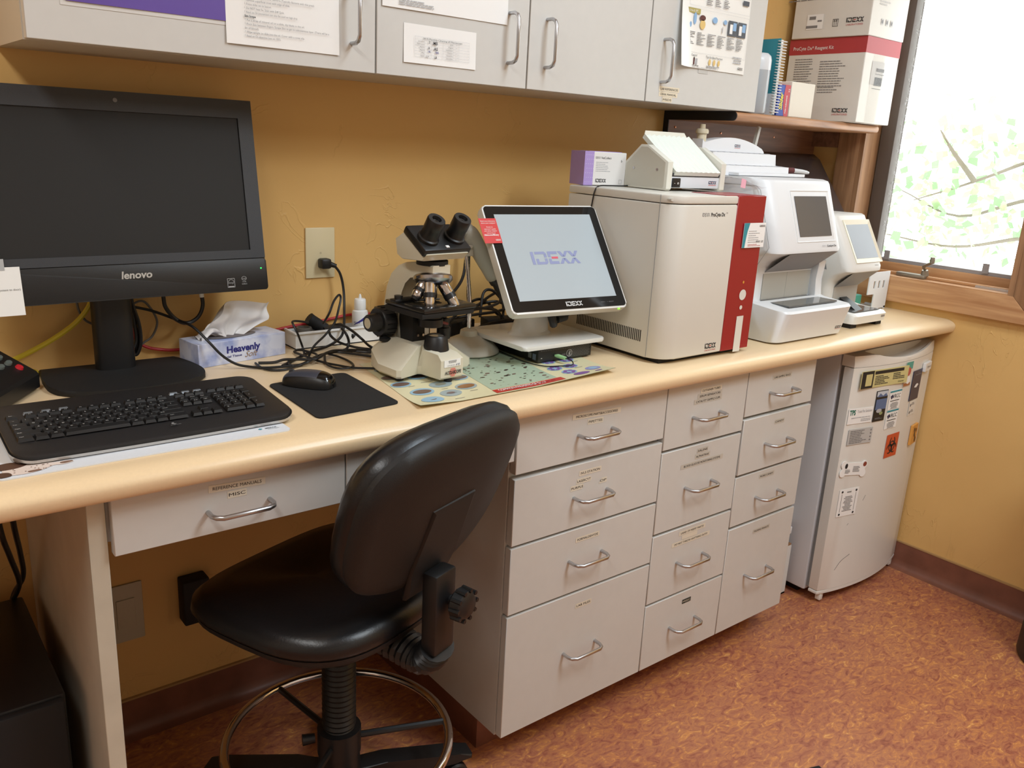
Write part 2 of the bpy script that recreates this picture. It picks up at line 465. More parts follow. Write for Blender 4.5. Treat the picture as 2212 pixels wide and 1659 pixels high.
# outer stop, weather dirt and backlit darkness both put into the grey
DIRT_SHADE = blotch_mat('dusty backlit weatherstrip', (84, 74, 68), (128, 120, 114), 26, 0.7, 0.5, 0.72)
wp('weatherstrip', DIRT_SHADE, W+0.092, W+0.16, OY1-JT-0.035, OY1-JT, OZ0+0.004, OZ1-JT)
wp('weatherstrip', DIRT_SHADE, W+0.128, W+0.16, OY0+JT, OY0+JT+0.012, OZ0+0.004, OZ1-JT)
# sash
sx0, sx1 = W+0.070, W+0.112
sy0, sy1 = OY0+JT+0.004, OY1-JT-0.004
sash = wp('sash', OAK, sx0, sx1, sy0, sy1, OZ0+0.008, OZ0+0.040, bev=0.002)
def sp(name, m, *bx, bev=0.0):
    b = B(); b.box(*bx, bev=bev); return b.obj(name, m, sash)
DARKW = mat('backlit sash shade', (92, 80, 72), 0.5)  # backlit left stile: its shade is put into this colour
sp('stile', DARKW, sx0, sx1, sy1-0.052, sy1, OZ0+0.040, OZ1-0.09, bev=0.002)
sp('stile', OAKZ, sx0, sx1, sy0, sy0+0.030, OZ0+0.040, OZ1-0.09, bev=0.002)
sp('rail', OAK, sx0, sx1, sy0, sy1, OZ1-0.09, OZ1-0.03, bev=0.002)
ALU = mat('grey aluminium bead', (158, 154, 154), 0.5, 0.2)
sp('glazing_bead', ALU, sx0+0.006, sx1-0.004, sy0+0.030, sy1-0.052, OZ0+0.040, OZ0+0.052)
for yy in (-0.325, -0.665):
    sp('screen_clip', ALU, sx0+0.001, sx0+0.006, yy-0.010, yy+0.010, OZ0+0.046, OZ0+0.078)
b = B(); b.box(sx1-0.014, sx1-0.010, sy0+0.030, sy1-0.052, OZ0+0.052, OZ1-0.09); b.obj('pane', thin_glass('window glass', (250, 252, 250), 0.05), win)
# cobweb fluff caught along the left edge of the glass
b = B(); rnd = random.Random(3)
for k in range(60):
    z = 1.10 + 0.85 * rnd.random(); c0 = Vector((W+0.090 + 0.012*rnd.random(), sy1-0.056 - 0.012*rnd.random(), z))
    pts = [c0]
    for j in range(3):
        pts.append(pts[-1] + Vector((rnd.uniform(-.004, .004), rnd.uniform(-.006, .006), rnd.uniform(-.010, .010))))
    b.tube(pts, 0.0005, 4)
o = b.obj('cobweb', mat('cobweb', (225, 225, 228), 0.9), win); o['kind'] = 'stuff'
# crank operator
op = wp('crank_operator', mat('taupe metal', (150, 142, 128), 0.4, 0.6), W+0.012, W+0.042, -0.500, -0.400, OZ0+0.004, OZ0+0.018, bev=0.003)
b = B(); b.cyl((W+0.030, -0.492, OZ0+0.016), (W+0.026, -0.492, OZ0+0.034), 0.013, 0.010, 14)
b.tube(spline([(W+0.024, -0.492, OZ0+0.036), (W+0.004, -0.497, OZ0+0.048), (W-0.012, -0.525, OZ0+0.064)], 4), [0.006]*8 + [0.005], 8, flat=0.6)
b.lathe([(0.0, -0.012), (0.007, -0.010), (0.0085, 0.0), (0.007, 0.010), (0.0, 0.012)], (W-0.014, -0.530, OZ0+0.074), 12)
b.obj('crank_handle', MATS['taupe metal'], op)
wp('operator_track', mat('bright track', (205, 204, 206), 0.3, 0.8), W+0.020, W+0.030, OY0+JT, -0.665, OZ0+0.004, OZ0+0.011)

# ------------------------------------------------------------------ outside: a tree beyond the window
tree = thing('tree', 'leafy green tree outside the window', 'tree', (6.2, 0.9, -0.6))
BARK = mat('grey bark', (120, 112, 100), 0.9)
b = B(tree.location)
b.tube(spline([(7.0, 0.15, -0.6), (7.05, 0.10, 0.6), (6.95, 0.2, 1.6), (7.0, 0.1, 3.2)], 5), [0.13 - 0.005*i for i in range(16)], 10)
b.obj('trunk', BARK, tree)
rnd = random.Random(11)
tips = []
for p in ([(6.95, 0.2, 1.75), (6.5, 0.55, 1.50), (6.2, 0.85, 1.30), (6.0, 1.15, 1.15)], [(7.0, 0.12, 0.9), (6.5, 0.5, 0.95), (6.2, 0.9, 0.85), (6.0, 1.35, 0.9)],
          [(6.95, 0.15, 1.2), (6.6, 0.6, 1.2), (6.4, 1.0, 1.05), (6.3, 1.4, 1.2)], [(6.2, 0.85, 1.30), (6.0, 0.95, 1.5), (5.9, 1.0, 1.62)]):
    q = spline(p, 6); b = B(tree.location); b.tube(q, [0.020*(1 - 0.85*i/len(q)) for i in range(len(q))], 7); b.obj('branch', BARK, tree)
    tips += q[2:]
def leaf_mat(name, col):
    m = bpy.data.materials.new(name); m.use_nodes = True; nt = m.node_tree; nt.nodes.clear()
    out = nt.nodes.new('ShaderNodeOutputMaterial'); mx = nt.nodes.new('ShaderNodeMixShader'); d = nt.nodes.new('ShaderNodeBsdfDiffuse'); t = nt.nodes.new('ShaderNodeBsdfTranslucent')
    d.inputs[0].default_value = rgb(*col); t.inputs[0].default_value = rgb(*col); mx.inputs[0].default_value = 0.5
    nt.links.new(d.outputs[0], mx.inputs[1]); nt.links.new(t.outputs[0], mx.inputs[2]); nt.links.new(mx.outputs[0], out.inputs[0]); return m
b = B(tree.location)
for k in range(620):
    t = tips[rnd.randrange(len(tips))]
    c0 = Vector(t) + Vector((rnd.gauss(0, .25), rnd.gauss(0, .20), rnd.gauss(0, .17)))
    a = Vector((rnd.uniform(-1, 1), rnd.uniform(-1, 1), rnd.uniform(-1, 1))).normalized(); n = a.cross(Vector((rnd.uniform(-1, 1), rnd.uniform(-1, 1), rnd.uniform(-1, 1)))).normalized()
    l = rnd.uniform(.05, .10); w = l * 0.38
    b.poly([c0, c0 + a*l*0.4 + n*w, c0 + a*l, c0 + a*l*0.4 - n*w], rnd.choice((0, 0, 1, 2)))
o = b.obj('foliage', [leaf_mat('leaf green', (166, 186, 146)), leaf_mat('leaf deep', (140, 168, 130)), leaf_mat('leaf pale', (190, 194, 160))], tree, smooth=0); o['kind'] = 'stuff'  # glare through the glass is put into these pale leaf colours
# ------------------------------------------------------------------ casework
DF = -0.605     # drawer faces
b = B((1.2, -0.3, 0.87))
zt, zb = H, 0.8694
nose = [(0.0, zb+0.004), (0.0, zt), (-0.600, zt)]
for k in range(1, 9):
    a = k / 8 * math.pi * 0.5
    nose.append((-0.600 - 0.0378*math.sin(a), zt - 0.020*(1-math.cos(a))))
for k in range(1, 7):
    a = k / 6 * math.pi * 0.5
    nose.append((-0.6378 + 0.010*(1-math.cos(a)), zt-0.020 - 0.021*math.sin(a)))
nose += [(-0.600, zb), (-0.595, zb+0.004)]
b.prism(nose, 'x', -0.95, W-0.001)
tag(b.obj('countertop', COUNTER, smooth=50, loc=(1.2, -0.3, 0.87)), 'long beige laminate countertop with a rounded front edge', 'countertop')

HANDLE = None
def pull(name, parent, loc, vertical=False):
    global HANDLE
    if HANDLE is None:
        b = B(); cc = 0.1028/2; d = 0.034; r = 0.0042
        pts = [(-cc, 0, 0), (-cc, -d+0.016, 0), (-cc+0.004, -d+0.006, 0), (-cc+0.014, -d, 0), (cc-0.014, -d, 0), (cc-0.004, -d+0.006, 0), (cc, -d+0.016, 0), (cc, 0, 0)]
        b.tube(pts, r, 10); HANDLE = b.obj(name, STEEL, parent); h = HANDLE
    else:
        h = HANDLE.copy(); COL.objects.link(h); h.name = name; h.parent = parent
    h.location = loc; h.rotation_euler = (0, R(90), 0) if vertical else (0, 0, 0)
    return h

LABY = 0.0006
def strip(parent, s, x, z, w, h=0.0125, org=(0, 0, 0), y=DF, mats=(LABEL, INK), tilt=0.0, tw=0.86, torn=None, blank=False):
    b = B(org); yy = y - 0.0002; c, sn = math.cos(tilt), math.sin(tilt)
    rt = Vector((c, 0, sn)); up = Vector((-sn, 0, c)); C0 = Vector((x, yy, z))
    if torn:
        pts = [C0 + rt*(p[0]*w/2) + up*(p[1]*h/2) + Vector((0, -0.0003, 0)) for p in torn]
        b.poly(pts, 0)
    else:
        b.rect(C0, w, h, rt, up, 0, 0.0003)
    if not blank:
        b.text(s, C0, h*0.44, rt, up, 1, w=w*tw, off=0.0007)
    return b.obj('label', list(mats), parent, smooth=0)

CLEARL = mat('yellowed clear label', (196, 190, 178), 0.45)
def drawer(unit, org, x0, x1, z0, z1, hx, hz, labels, proud=0.0):
    o = Vector(org)
    b = B(o); b.box(x0+0.0015, x1-0.0015, DF-proud, DF+0.019, z0+0.002, z1-0.002, bev=0.0012, seg=1)
    d = b.obj('drawer', LAMINATE, unit)
    pull('handle', d, Vector((hx, DF-proud, hz)) - o)
    for l in labels:
        kw = dict(l[4]) if len(l) > 4 else {}
        m = kw.pop('m', (LABEL, INK))
        strip(d, l[0], l[1], l[2], l[3], org=o, y=DF-proud, mats=m, **kw)
    return d
CL = (CLEARL, INK)
def unit(label, x0, x1, fronts, side=False):
    org = ((x0+x1)/2, -0.29, 0.0)
    u = thing('drawer_cabinet', label, 'cabinet', org)
    b = B(org); b.box(x0, x1, DF+0.022, -0.004, 0.088, 0.866); b.obj('carcass', LAMINATE, u)
    b = B(org); b.box(x0+(0.006 if side else 0), x1-(0.004 if not side else 0), DF+0.095, -0.01, 0.0, 0.090); b.obj('toe_kick', COVE, u)
    for fr in fronts:
        drawer(u, org, x0, x1, *fr)
    return u
unit('grey drawer cabinet beside the stool, with microscope parts and lab files labels', 1.052, 1.509, [
    (0.734, 0.866, 1.277, 0.794, [('MICROSCOPE-PARTS&ACCESSORIES', 1.278, 0.836, 0.148, {'tilt': -0.03}), ('PIPETTES', 1.274, 0.820, 0.048, {'tilt': -0.02})]),
    (0.570, 0.727, 1.277, 0.646, [('IVLS STATION', 1.271, 0.702, 0.068), ('LASERCYT', 1.253, 0.684, 0.047, {'torn': [(-1, -1), (-.9, 1), (.8, 1), (1, -.2), (.85, -1)]}), ('OP', 1.314, 0.671, 0.023, {'torn': [(-1.2, -1), (-.4, 1), (1, 1), (1, -1)]}), ('PURPLE', 1.234, 0.670, 0.041, {'torn': [(-1, -1), (-1, 1), (.8, 1), (1, .2), (.7, -1)]})]),
    (0.404, 0.568, 1.2775, 0.489, [('FORMALDEHYDE', 1.280, 0.538, 0.075)]),
    (0.089, 0.402, 1.282, 0.247, [('LAB FILES', 1.284, 0.364, 0.051)]),
], side=True)
unit('grey drawer cabinet with glucose monitoring and misfit parts labels', 1.509, 1.820, [
    (0.700, 0.866, 1.662, 0.772, [('CUTAINER TUBES', 1.670, 0.837, 0.081), ('SERUM SEPARATORS', 1.667, 0.824, 0.094, {'m': CL}), ('CATALYST SAMPLE CUPS', 1.662, 0.811, 0.107, {'m': CL})]),
    (0.478, 0.697, 1.662, 0.585, [('SALINE', 1.664, 0.678, 0.043, {'m': CL}), ('ALPHATRAK', 1.666, 0.663, 0.059, {'m': CL}), ('BLOOD GLUCOSE MONITORING SYSTEMS', 1.668, 0.645, 0.165, {'m': CL})]),
    (0.282, 0.475, 1.663, 0.376, [('LAND OF MISFIT PARTS!', 1.661, 0.458, 0.104), ('', 1.652, 0.445, 0.061, {'blank': True}), ('DO NOT THROW ANYTHING OUT!!!', 1.660, 0.431, 0.151)]),
    (0.089, 0.280, 1.6635, 0.185, [('MISC', 1.672, 0.248, 0.035, {'m': (mat('black label', (30, 48, 44), 0.4), LABEL)})]),
])
unit('grey drawer cabinet next to the fridge, with candy and packing peanuts labels', 1.820, 2.130, [
    (0.735, 0.866, 1.974, 0.791, [('LAB SAMPLE BAGS', 1.970, 0.832, 0.085, {'m': CL})]),
    (0.571, 0.731, 1.979, 0.646, [('CANDY', 1.982, 0.703, 0.045, {'m': CL})], 0.003),
    (0.418, 0.567, 1.974, 0.488, [('MORE CANDY', 1.962, 0.548, 0.070, {'m': CL})]),
    (0.089, 0.414, 1.973, 0.248, [('PACKING PEANUTS', 1.974, 0.380, 0.079, {'m': CL})]),
])

# desk section: end panel, shallow drawers over the knee space
org = (0.262, -0.30, 0)
b = B(org); b.box(0.246, 0.272, -0.592, -0.002, 0.0, 0.866, bev=0.001, seg=1)
tag(b.obj('desk_support', mat('worn cream panel', (196, 188, 170), 0.5, var=(14, 0.06)), loc=org), 'upright cream end panel holding up the left of the desk', 'panel')
org = (0.66, -0.3, 0.76)
u = thing('desk_drawer_unit', 'shallow drawer unit hung under the desk counter, labelled reference manuals', 'drawer unit', org)
b = B(org); b.box(0.274, 1.050, DF+0.022, -0.25, 0.785, 0.866); b.obj('carcass', LAMINATE, u)
d = drawer(u, org, 0.276, 0.664, 0.766, 0.866, 0.471, 0.807, [('REFERENCE MANUALS', 0.469, 0.844, 0.094, {'tilt': -0.04}), ('MISC', 0.468, 0.8295, 0.032)])
drawer(u, org, 0.664, 1.050, 0.766, 0.866, 0.857, 0.807, [])

# wall cabinets
UF, ZU, ZT = -0.2739, 1.517, 2.28
CABLY = (mat('yellowed label', (226, 214, 190), 0.5), INK)
def wall_cab(label, x0, x1, doors):
    org = ((x0+x1)/2, 0.0, ZU)
    u = thing('wall_cabinet', label, 'cabinet', org)
    b = B(org); b.box(x0, x1, UF+0.021, -0.001, ZU, ZT); b.obj('carcass', mat('wall cabinet laminate', (200, 192, 178), 0.5), u)
    for dx0, dx1, hx in doors:
        b = B(org); b.box(dx0+0.0015, dx1-0.0015, UF, UF+0.019, ZU+0.001, ZT-0.001, bev=0.001, seg=1); d = b.obj('door', LAMINATE, u)
        pull('handle', d, Vector((hx, UF, 1.620)) - Vector(org), True)
        if hx > 1.7:
            for s, x, z, w in (('LAB REFERENCES', 1.778, 1.5530, 0.079), ('OSHA MANUAL', 1.776, 1.5400, 0.072), ('MSDS', 1.773, 1.5270, 0.038)):
                strip(d, s, x, z, w, h=0.0120, org=org, y=UF, mats=CABLY)
    return u
wall_cab('grey wall cabinet with one wide door, purple sheet taped to it', 0.284, 0.906, [(0.284, 0.906, 0.852)])
wall_cab('grey two door wall cabinet with the handles side by side', 0.906, 1.690, [(0.906, 1.296, 1.239), (1.296, 1.690, 1.348)])
wall_cab('grey wall cabinet with the lab references label and the urine chart', 1.690, 2.154, [(1.690, 2.154, 1.743)])

# sheets taped to the doors
def sheet(name, label, x0, x1, z0, z1, m=PAPER, y=UF, curl=0.004, cat='paper', lift=0.0):
    org = ((x0+x1)/2, y, z0)
    t = thing(name, label, cat, org)
    b = B(org)
    def fn(u, v, dy=0.0):
        return (x0 + (x1-x0)*u, y - 0.0012 - dy - curl*(1-v)**3*(0.4+0.6*math.sin(3*u+1)**2) - lift*(max(0, 1-u*3.5))**2*(1-v)**2, z0 + (z1-z0)*v)
    b.grid(lambda u, v: fn(u, v), 12, 10, 0)
    b.grid(lambda u, v: fn(u, v, -0.0006), 12, 10, 0)
    b.obj('sheet', m, t)
    return t, org, fn
PURPLE = mat('purple card', (98, 74, 158), 0.35)
t, org, fn = sheet('purple_sheet', 'purple sheet in a clear sleeve on the wall cabinet door', 0.345, 0.610, 1.580, 1.795, PURPLE, curl=0.002)
b = B(org); b.box(0.338, 0.612, UF-0.0008, UF-0.0002, 1.573, 1.800); b.obj('sleeve', mat('clear sleeve', (214, 212, 208), 0.2), t)
t, org, fn = sheet('instruction_sheet', 'white instruction sheet with rows of print about skin impressions', 0.603, 0.824, 1.544, 1.830, curl=0.003)
b = B(org); yy = UF - 0.0055
rows = [('* Lay tape on slide, Scotch side up', 0), ('glue tape the top of the stain on the slide.', 0), ('* Read on OI (immersion can also be used on high dry).', 0), ('Skin Impression-Direct', 1), ('* Looking for Yeast and/or Bacteria (Typically Bacteria with this prep).', 0), ('* Remove superficial crust with edge of slide.', 0),
        ('* Press slide on to lesion.', 0), ('* Do NOT heat fix. Stain with Diff Quik.', 0), ('* Read on OI (immersion can also be used on high dry).', 0), ('Skin Scrape', 1), ('* Put a drop of mineral oil on a slide, dip blade in the oil.', 0),
        ('* Pinch Skin between fingers. Scrape Skin to get to subcutaneous layer. (There will be a', 0), ('bit of blood).', 0), ('* Wipe sample on slide into the oil. Cover with a cover slip.', 0), ('* Read on OI objective (use on 10X).', 0)]
for i, (s, bo) in enumerate(rows):
    b.text(s, (0.636, yy - 0.0, 1.652 - i*0.0066), 0.0036, X, Z, 1 if not bo else 0, al='L', bold=0.03 if bo else 0.0, w=min(0.165, len(s)*0.00188))
b.obj('print', [INK, GINK], t, smooth=0)
t, org, fn = sheet('blank_sheet', 'large plain white sheet taped above the cleaning schedule', 0.918, 1.232, 1.646, 1.860, curl=0.002)
b = B(org); b.lines((1.000, UF-0.0045, 1.658), 0.09, 0.012, 3, X, Z, 0, seed=4); b.obj('print', LINK, t, smooth=0)
t, org, fn = sheet('cleaning_schedule', 'white microscope cleaning schedule with a printed table and initials', 0.969, 1.150, 1.546, 1.621, curl=0.002)
b = B(org); yy = UF - 0.0038; tx0, tx1, tz0, tz1 = 0.994, 1.131, 1.559, 1.598
for i in range(8):
    z = tz0 + (tz1-tz0)*i/7; b.rect(((tx0+tx1)/2, yy, z), tx1-tx0, 0.00035, X, Z, 2)
for x in (tx0, 1.018, 1.034, 1.064, 1.090, 1.104, tx1):
    b.rect((x, yy, (tz0+tz1)/2 - (0.0 if x in (tx0, tx1) else 0.0028)), 0.00035, (tz1-tz0) * (1.0 if x in (tx0, tx1) else 6/7), X, Z, 2)
b.text('2019 Monthly Cleaning of Microscope', ((tx0+tx1)/2, yy, tz1-0.0028), 0.0034, X, Z, 0, w=0.098, off=0.0008)
for i, (m1, m2) in enumerate((('January', 'July'), ('February', 'August'), ('March', 'September'), ('April', 'October'), ('May', 'November'), ('June', 'December'))):
    z = tz1 - (i + 1.5)*(tz1-tz0)/7
    b.text(m1, (1.0165, yy, z), 0.0027, X, Z, 1, al='R', w=len(m1)*0.00215, off=0.0008); b.text(m2, (1.0885, yy, z), 0.0027, X, Z, 1, al='R', w=len(m2)*0.00205, off=0.0008)
    b.text('%d/3' % (i+7), (1.097, yy, z), 0.0022, X, Z, 2, off=0.0008)
for s, x, z, c in (('2', 1.029, 1.5895, 3), ('MB', 1.044, 1.5885, 3), ('8', 1.028, 1.578, 3), ('AS', 1.045, 1.5775, 3), ('16', 1.029, 1.5715, 4), ('KK', 1.049, 1.5708, 4), ('6/4', 1.025, 1.5615, 2), ('LB', 1.045, 1.5612, 3)):
    b.text(s, (x, yy, z), 0.0058 if s in ('MB', 'AS') else 0.0042, X, Z, c, bold=0.02, off=0.001)
b.obj('print', [INK, GINK, LINK, mat('pen ink', (30, 28, 40), 0.5), BLUEINK], t, smooth=0)
# test guide chart with pictures
t, org, fn = sheet('test_guide_chart', 'glossy white urine test guide chart with small pictures', 1.787, 2.076, 1.614, 1.98, mat('glossy paper', (240, 239, 234), 0.3), curl=0.003, lift=0.022)
b = B(org); yy = UF - 0.0052
def P(x, z): return (x, yy, z)
b.rect(P(1.840, 1.752), 0.050, 0.012, X, Z, 5); b.text('Urine & UPC', P(1.838, 1.752), 0.006, X, Z, 6, w=0.034, off=0.0008)
for i, x in enumerate((1.836, 1.878, 1.920, 1.962, 2.003, 2.043)):
    if i > 3:
        b.rect(P(x, 1.726), 0.037, 0.038, X, Z, 7); b.rect(P(x-0.006, 1.724), 0.012, 0.024, X, Z, 6, off=0.0006); b.rect(P(x+0.008, 1.731), 0.014, 0.020, X, Z, 4, off=0.0007)
    b.lines(P(x, 1.687), 0.034, 0.032, 8, X, Z, 1, seed=20+i, minw=0.4)
for x, z, w, h, c in ((1.846, 1.734, 0.012, 0.030, 4), (1.830, 1.718, 0.009, 0.014, 4), (1.876, 1.738, 0.024, 0.014, 3), (1.878, 1.722, 0.022, 0.024, 8), (1.927, 1.738, 0.020, 0.016, 4), (1.970, 1.738, 0.014, 0.012, 4), (1.961, 1.718, 0.004, 0.018, 2)):
    b.disc(P(x, z), w/2, X, Z, c, 12, h/2, off=0.0005)
for x, z, w, h in ((1.945, 1.705, 0.250, 0.106), (1.945, 1.785, 0.250, 0.040)):
    for s in (-1, 1):
        b.rect(P(x, z+s*h/2), w, 0.0004, X, Z, 2); b.rect(P(x+s*w/2, z), 0.0004, h, X, Z, 2)
b.text('Quality Control', P(1.822, 1.6455), 0.0055, X, Z, 0, al='L', w=0.046); b.text('Tips for Best Practices', P(1.905, 1.6455), 0.0055, X, Z, 0, al='L', w=0.070)
for x, z, w, h in ((1.857, 1.634-0.010, 0.072, 0.030), (1.940, 1.624, 0.072, 0.030)):
    pass
b.rect(P(1.858, 1.630), 0.006, 0.016, X, Z, 3); b.rect(P(1.858, 1.6385), 0.003, 0.005, X, Z, 0); b.rect(P(1.868, 1.630), 0.007, 0.016, X, Z, 2)
for x in (1.922, 1.941, 1.960):
    b.disc(P(x, 1.633), 0.005, X, Z, 8, 10, 0.008, off=0.0005)
b.lines(P(1.857, 1.620), 0.064, 0.003, 1, X, Z, 1, seed=5); b.lines(P(1.940, 1.621), 0.060, 0.006, 2, X, Z, 1, seed=6)
b.lines(P(2.028, 1.648), 0.056, 0.020, 3, X, Z, 2, seed=7, al='R'); b.lines(P(1.930, 1.6165), 0.20, 0.002, 1, X, Z, 2, seed=8)
for x in (1.900, 1.935, 1.970):
    b.lines(P(x, 1.782), 0.026, 0.022, 5, X, Z, 1, seed=int(x*1000))
b.rect(P(2.050, 1.795), 0.026, 0.012, X, Z, 7)
idexx(b, P(2.055, 1.6275), 0.006, X, Z, 0, 9, w=0.022)
b.obj('print', [INK, GINK, LINK, mat('maroon print', (92, 48, 46), 0.5), mat('sky blue print', (140, 178, 216), 0.5), mat('olive tab', (176, 164, 92), 0.5), PAPER, mat('slate print', (78, 84, 92), 0.5), mat('amber print', (222, 190, 120), 0.5), REDINK], t, smooth=0)
b = B(org); b.rect((1.905, UF-0.0006, 1.610), 0.040, 0.014, X, Z); b.obj('tape', mat('clear tape', (196, 196, 192), 0.25), t, smooth=0)
# ------------------------------------------------------------------ fridge
FX0, FX1 = 2.372, 2.866
def fy(x):
    u = (x - (FX0+FX1)/2) / ((FX1-FX0)/2)
    return -0.586 - 0.034 * (1 - u*u)
org = ((FX0+FX1)/2, -0.3, 0.0)
fr = thing('fridge', 'white undercounter fridge with stickers and magnets on the door', 'fridge', org)
FW = mat('fridge white', (226, 223, 216), 0.32); FWS = mat('fridge side white', (214, 216, 220), 0.4)
b = B(org); b.box(FX0, FX1-0.002, -0.540, -0.04, 0.03, 0.840, bev=0.006); b.obj('body', FWS, fr)
b = B(org); b.box(FX0+0.01, FX1-0.012, -0.556, -0.538, 0.045, 0.820); b.obj('gasket', GREY, fr)
b = B(org); b.box(FX0+0.03, FX1-0.03, -0.50, -0.06, 0.0, 0.03); b.obj('plinth', BLACKM, fr)
def doorprof(z0, z1, name, m, ins=0.0, par=fr, n=16, back=-0.555, bev=0.004):
    pts = [(FX0+ins, back)] + [(FX0+ins + (FX1-FX0-2*ins)*k/n, fy(FX0 + (FX1-FX0)*k/n) + ins) for k in range(n+1)] + [(FX1-ins, back)]
    b = B(org); b.prism(pts, 'z', z0, z1, bev=bev); return b.obj(name, m, par, smooth=30)
door = doorprof(0.046, 0.798, 'door', FW)
doorprof(0.034, 0.045, 'trim', FW, par=door, bev=0.002)
# top cap with a scooped finger pocket
b = B(org); n = 24; rows = []
for k in range(n+1):
    x = FX0 + (FX1-FX0)*k/n; u = k/n
    s = max(0.0, 1 - ((u-0.56)/0.36)**2) ** 0.8 if abs(u-0.56) < 0.36 else 0.0
    yf = fy(x); zt = 0.834
    rows.append([(x, yf, 0.799), (x, yf, 0.810), (x, yf+0.003, zt - 0.020*s), (x, yf+0.010, zt - 0.020*s), (x, yf + 0.010 + 0.018*s, zt - 0.034*s), (x, -0.560, zt - 0.030*s), (x, -0.555, zt), (x, -0.545, zt), (x, -0.545, 0.799)])
V = [[b.v(p) for p in r] for r in rows]
for i in range(n):
    for j in range(8):
        b.f([V[i][j], V[i][j+1], V[i+1][j+1], V[i+1][j]])
b.f(V[0]); b.f(list(reversed(V[n])))
b.obj('grip_cap', FW, door, smooth=35)
for x in (2.40, 2.842):
    b = B(org); b.box(x-0.009, x+0.009, fy(x)+0.004, fy(x)+0.022, 0.008, 0.034, bev=0.002); b.obj('foot', FW, door)
for pts in ([(2.432, 0.112), (2.455, 0.140), (2.492, 0.158)], [(2.512, 0.345), (2.522, 0.362)], [(2.455, 0.268), (2.460, 0.274)]):
    b = B(org); b.tube(spline([(p[0], fy(p[0])-0.0002, p[1]) for p in pts], 5), [0.0006]*11 if len(pts) == 3 else [0.0004]*6, 5)
    b.obj('scuff', DKGREY, door)

# stickers and magnets on the fridge door
def magnet(name, label, x, z, w, h, cols, draw=None, tilt=0.0, thick=0.0016, cat='magnet', outline=None):
    sl = (fy(x+0.01) - fy(x-0.01)) / 0.02
    t = thing(name, label, cat, (x, fy(x) - 0.0006, z - h/2), rot=(0, 0, math.atan(sl)))
    b = B()
    if outline:
        b.prism([(p[0], p[1]) for p in outline], 'y', -thick, 0, 0)
    else:
        b.box(-w/2, w/2, -thick, 0, 0, h, 0, bev=min(0.0005, thick/3), seg=1)
    b.M = Matrix.Translation((0, -thick-0.0002, h/2))
    if draw:
        draw(b, w, h)
    b.M = None
    b.obj('card', cols, t, smooth=0)
    if tilt:
        t.rotation_euler[1] = tilt
    return t
def d_yellow(b, w, h):
    b.rect((-w*0.37, 0, 0), w*0.24, h*0.96, X, Z, 1); b.rect((-w*0.345, 0, -h*0.02), w*0.13, h*0.66, X, Z, 0, off=0.0006); b.rect((w*0.08, 0, h*0.34), w*0.62, h*0.18, X, Z, 1)
    b.lines((-w*0.06, 0, -h*0.1), w*0.30, h*0.55, 6, X, Z, 2, seed=31); b.lines((w*0.30, 0, 0.0), w*0.26, h*0.40, 4, X, Z, 2, seed=32); b.text('Chiropractor', (w*0.36, 0, -h*0.34), 0.006, X, Z, 1, w=0.030)
magnet('yellow_magnet', 'long yellow and black printed magnet at the top of the fridge door', 2.512, 0.759, 0.232, 0.056, [mat('pale yellow card', (206, 196, 138), 0.4), INK, DKGREY], d_yellow)
def d_green(b, w, h):
    b.rect((0, 0, h*0.34), w*0.98, h*0.30, X, Z, 1); b.disc((0, 0, h*0.10), w*0.32, X, Z, 2, 10, off=0.0006); b.rect((0, 0, -h*0.42), w*0.98, h*0.12, X, Z, 3); b.disc((w*0.1, 0, -h*0.24), w*0.3, X, Z, 4, 10, off=0.0006); b.lines((0, 0, -h*0.06), w*0.7, h*0.14, 3, X, Z, 5, seed=33)
magnet('bookmark_magnet', 'narrow green and cream bookmark magnet next to the yellow one', 2.645, 0.754, 0.046, 0.082, [mat('cream card', (220, 212, 196), 0.5), mat('sea green print', (86, 160, 148), 0.5), mat('terracotta print', (190, 96, 84), 0.5), mat('ochre print', (170, 110, 70), 0.5), PAPER, GINK], d_green)
def d_navy(b, w, h):
    b.text('The', (0.004, 0, h*0.42), 0.004, X, Z, 1); b.text('Standard', (0.004, 0, h*0.36), 0.004, X, Z, 1, w=w*0.6)
    b.poly([(-w*0.22, -0.0006, -h*0.06), (w*0.06, -0.0006, -h*0.09), (w*0.26, -0.0006, h*0.0), (w*0.1, -0.0006, h*0.05), (-w*0.05, -0.0006, h*0.03)], 2)
magnet('navy_magnet', 'dark navy rectangular card magnet with a white shape', 2.722, 0.706, 0.074, 0.102, [mat('navy card', (50, 52, 78), 0.35), LINK, PAPER], d_navy)
def d_clip(b, w, h):
    b.text('Physio', (0.004, 0, 0.0), 0.008, X, Z, 1, w=w*0.6, shear=0.3)
magnet('clip_magnet', 'thick white plastic magnet clip at the top right of the fridge door', 2.790, 0.759, 0.064, 0.028, [WHITE, GINK], d_clip, thick=0.010)
def d_photo(b, w, h):
    b.rect((0, 0, h*0.40), w*0.94, h*0.16, X, Z, 1); b.poly([(-w*.45, -.0006, h*.3), (-w*.2, -.0006, h*.42), (w*.05, -.0006, h*.33), (w*.3, -.0006, h*.41), (w*.45, -.0006, h*.30)], 2)
    b.rect((0, 0, h*0.06), w*0.94, h*0.34, X, Z, 2, off=0.0007); b.disc((-w*.1, 0, -h*.15), w*.25, X, Z, 3, 9, w*.12, off=0.0008); b.disc((w*.1, 0, -h*.24), w*.16, X, Z, 4, 9, w*.10, off=0.0008); b.lines((0, 0, -h*.40), w*.7, h*.06, 2, X, Z, 5, seed=3)
magnet('photo_magnet', 'dark photo magnet of a lake and mountains', 2.514, 0.666, 0.057, 0.101, [mat('black card', (34, 34, 36), 0.3), mat('pale sky print', (196, 204, 214), 0.4), mat('lake blue print', (92, 112, 150), 0.4), LINK, mat('olive print', (150, 158, 110), 0.5), GINK], d_photo)
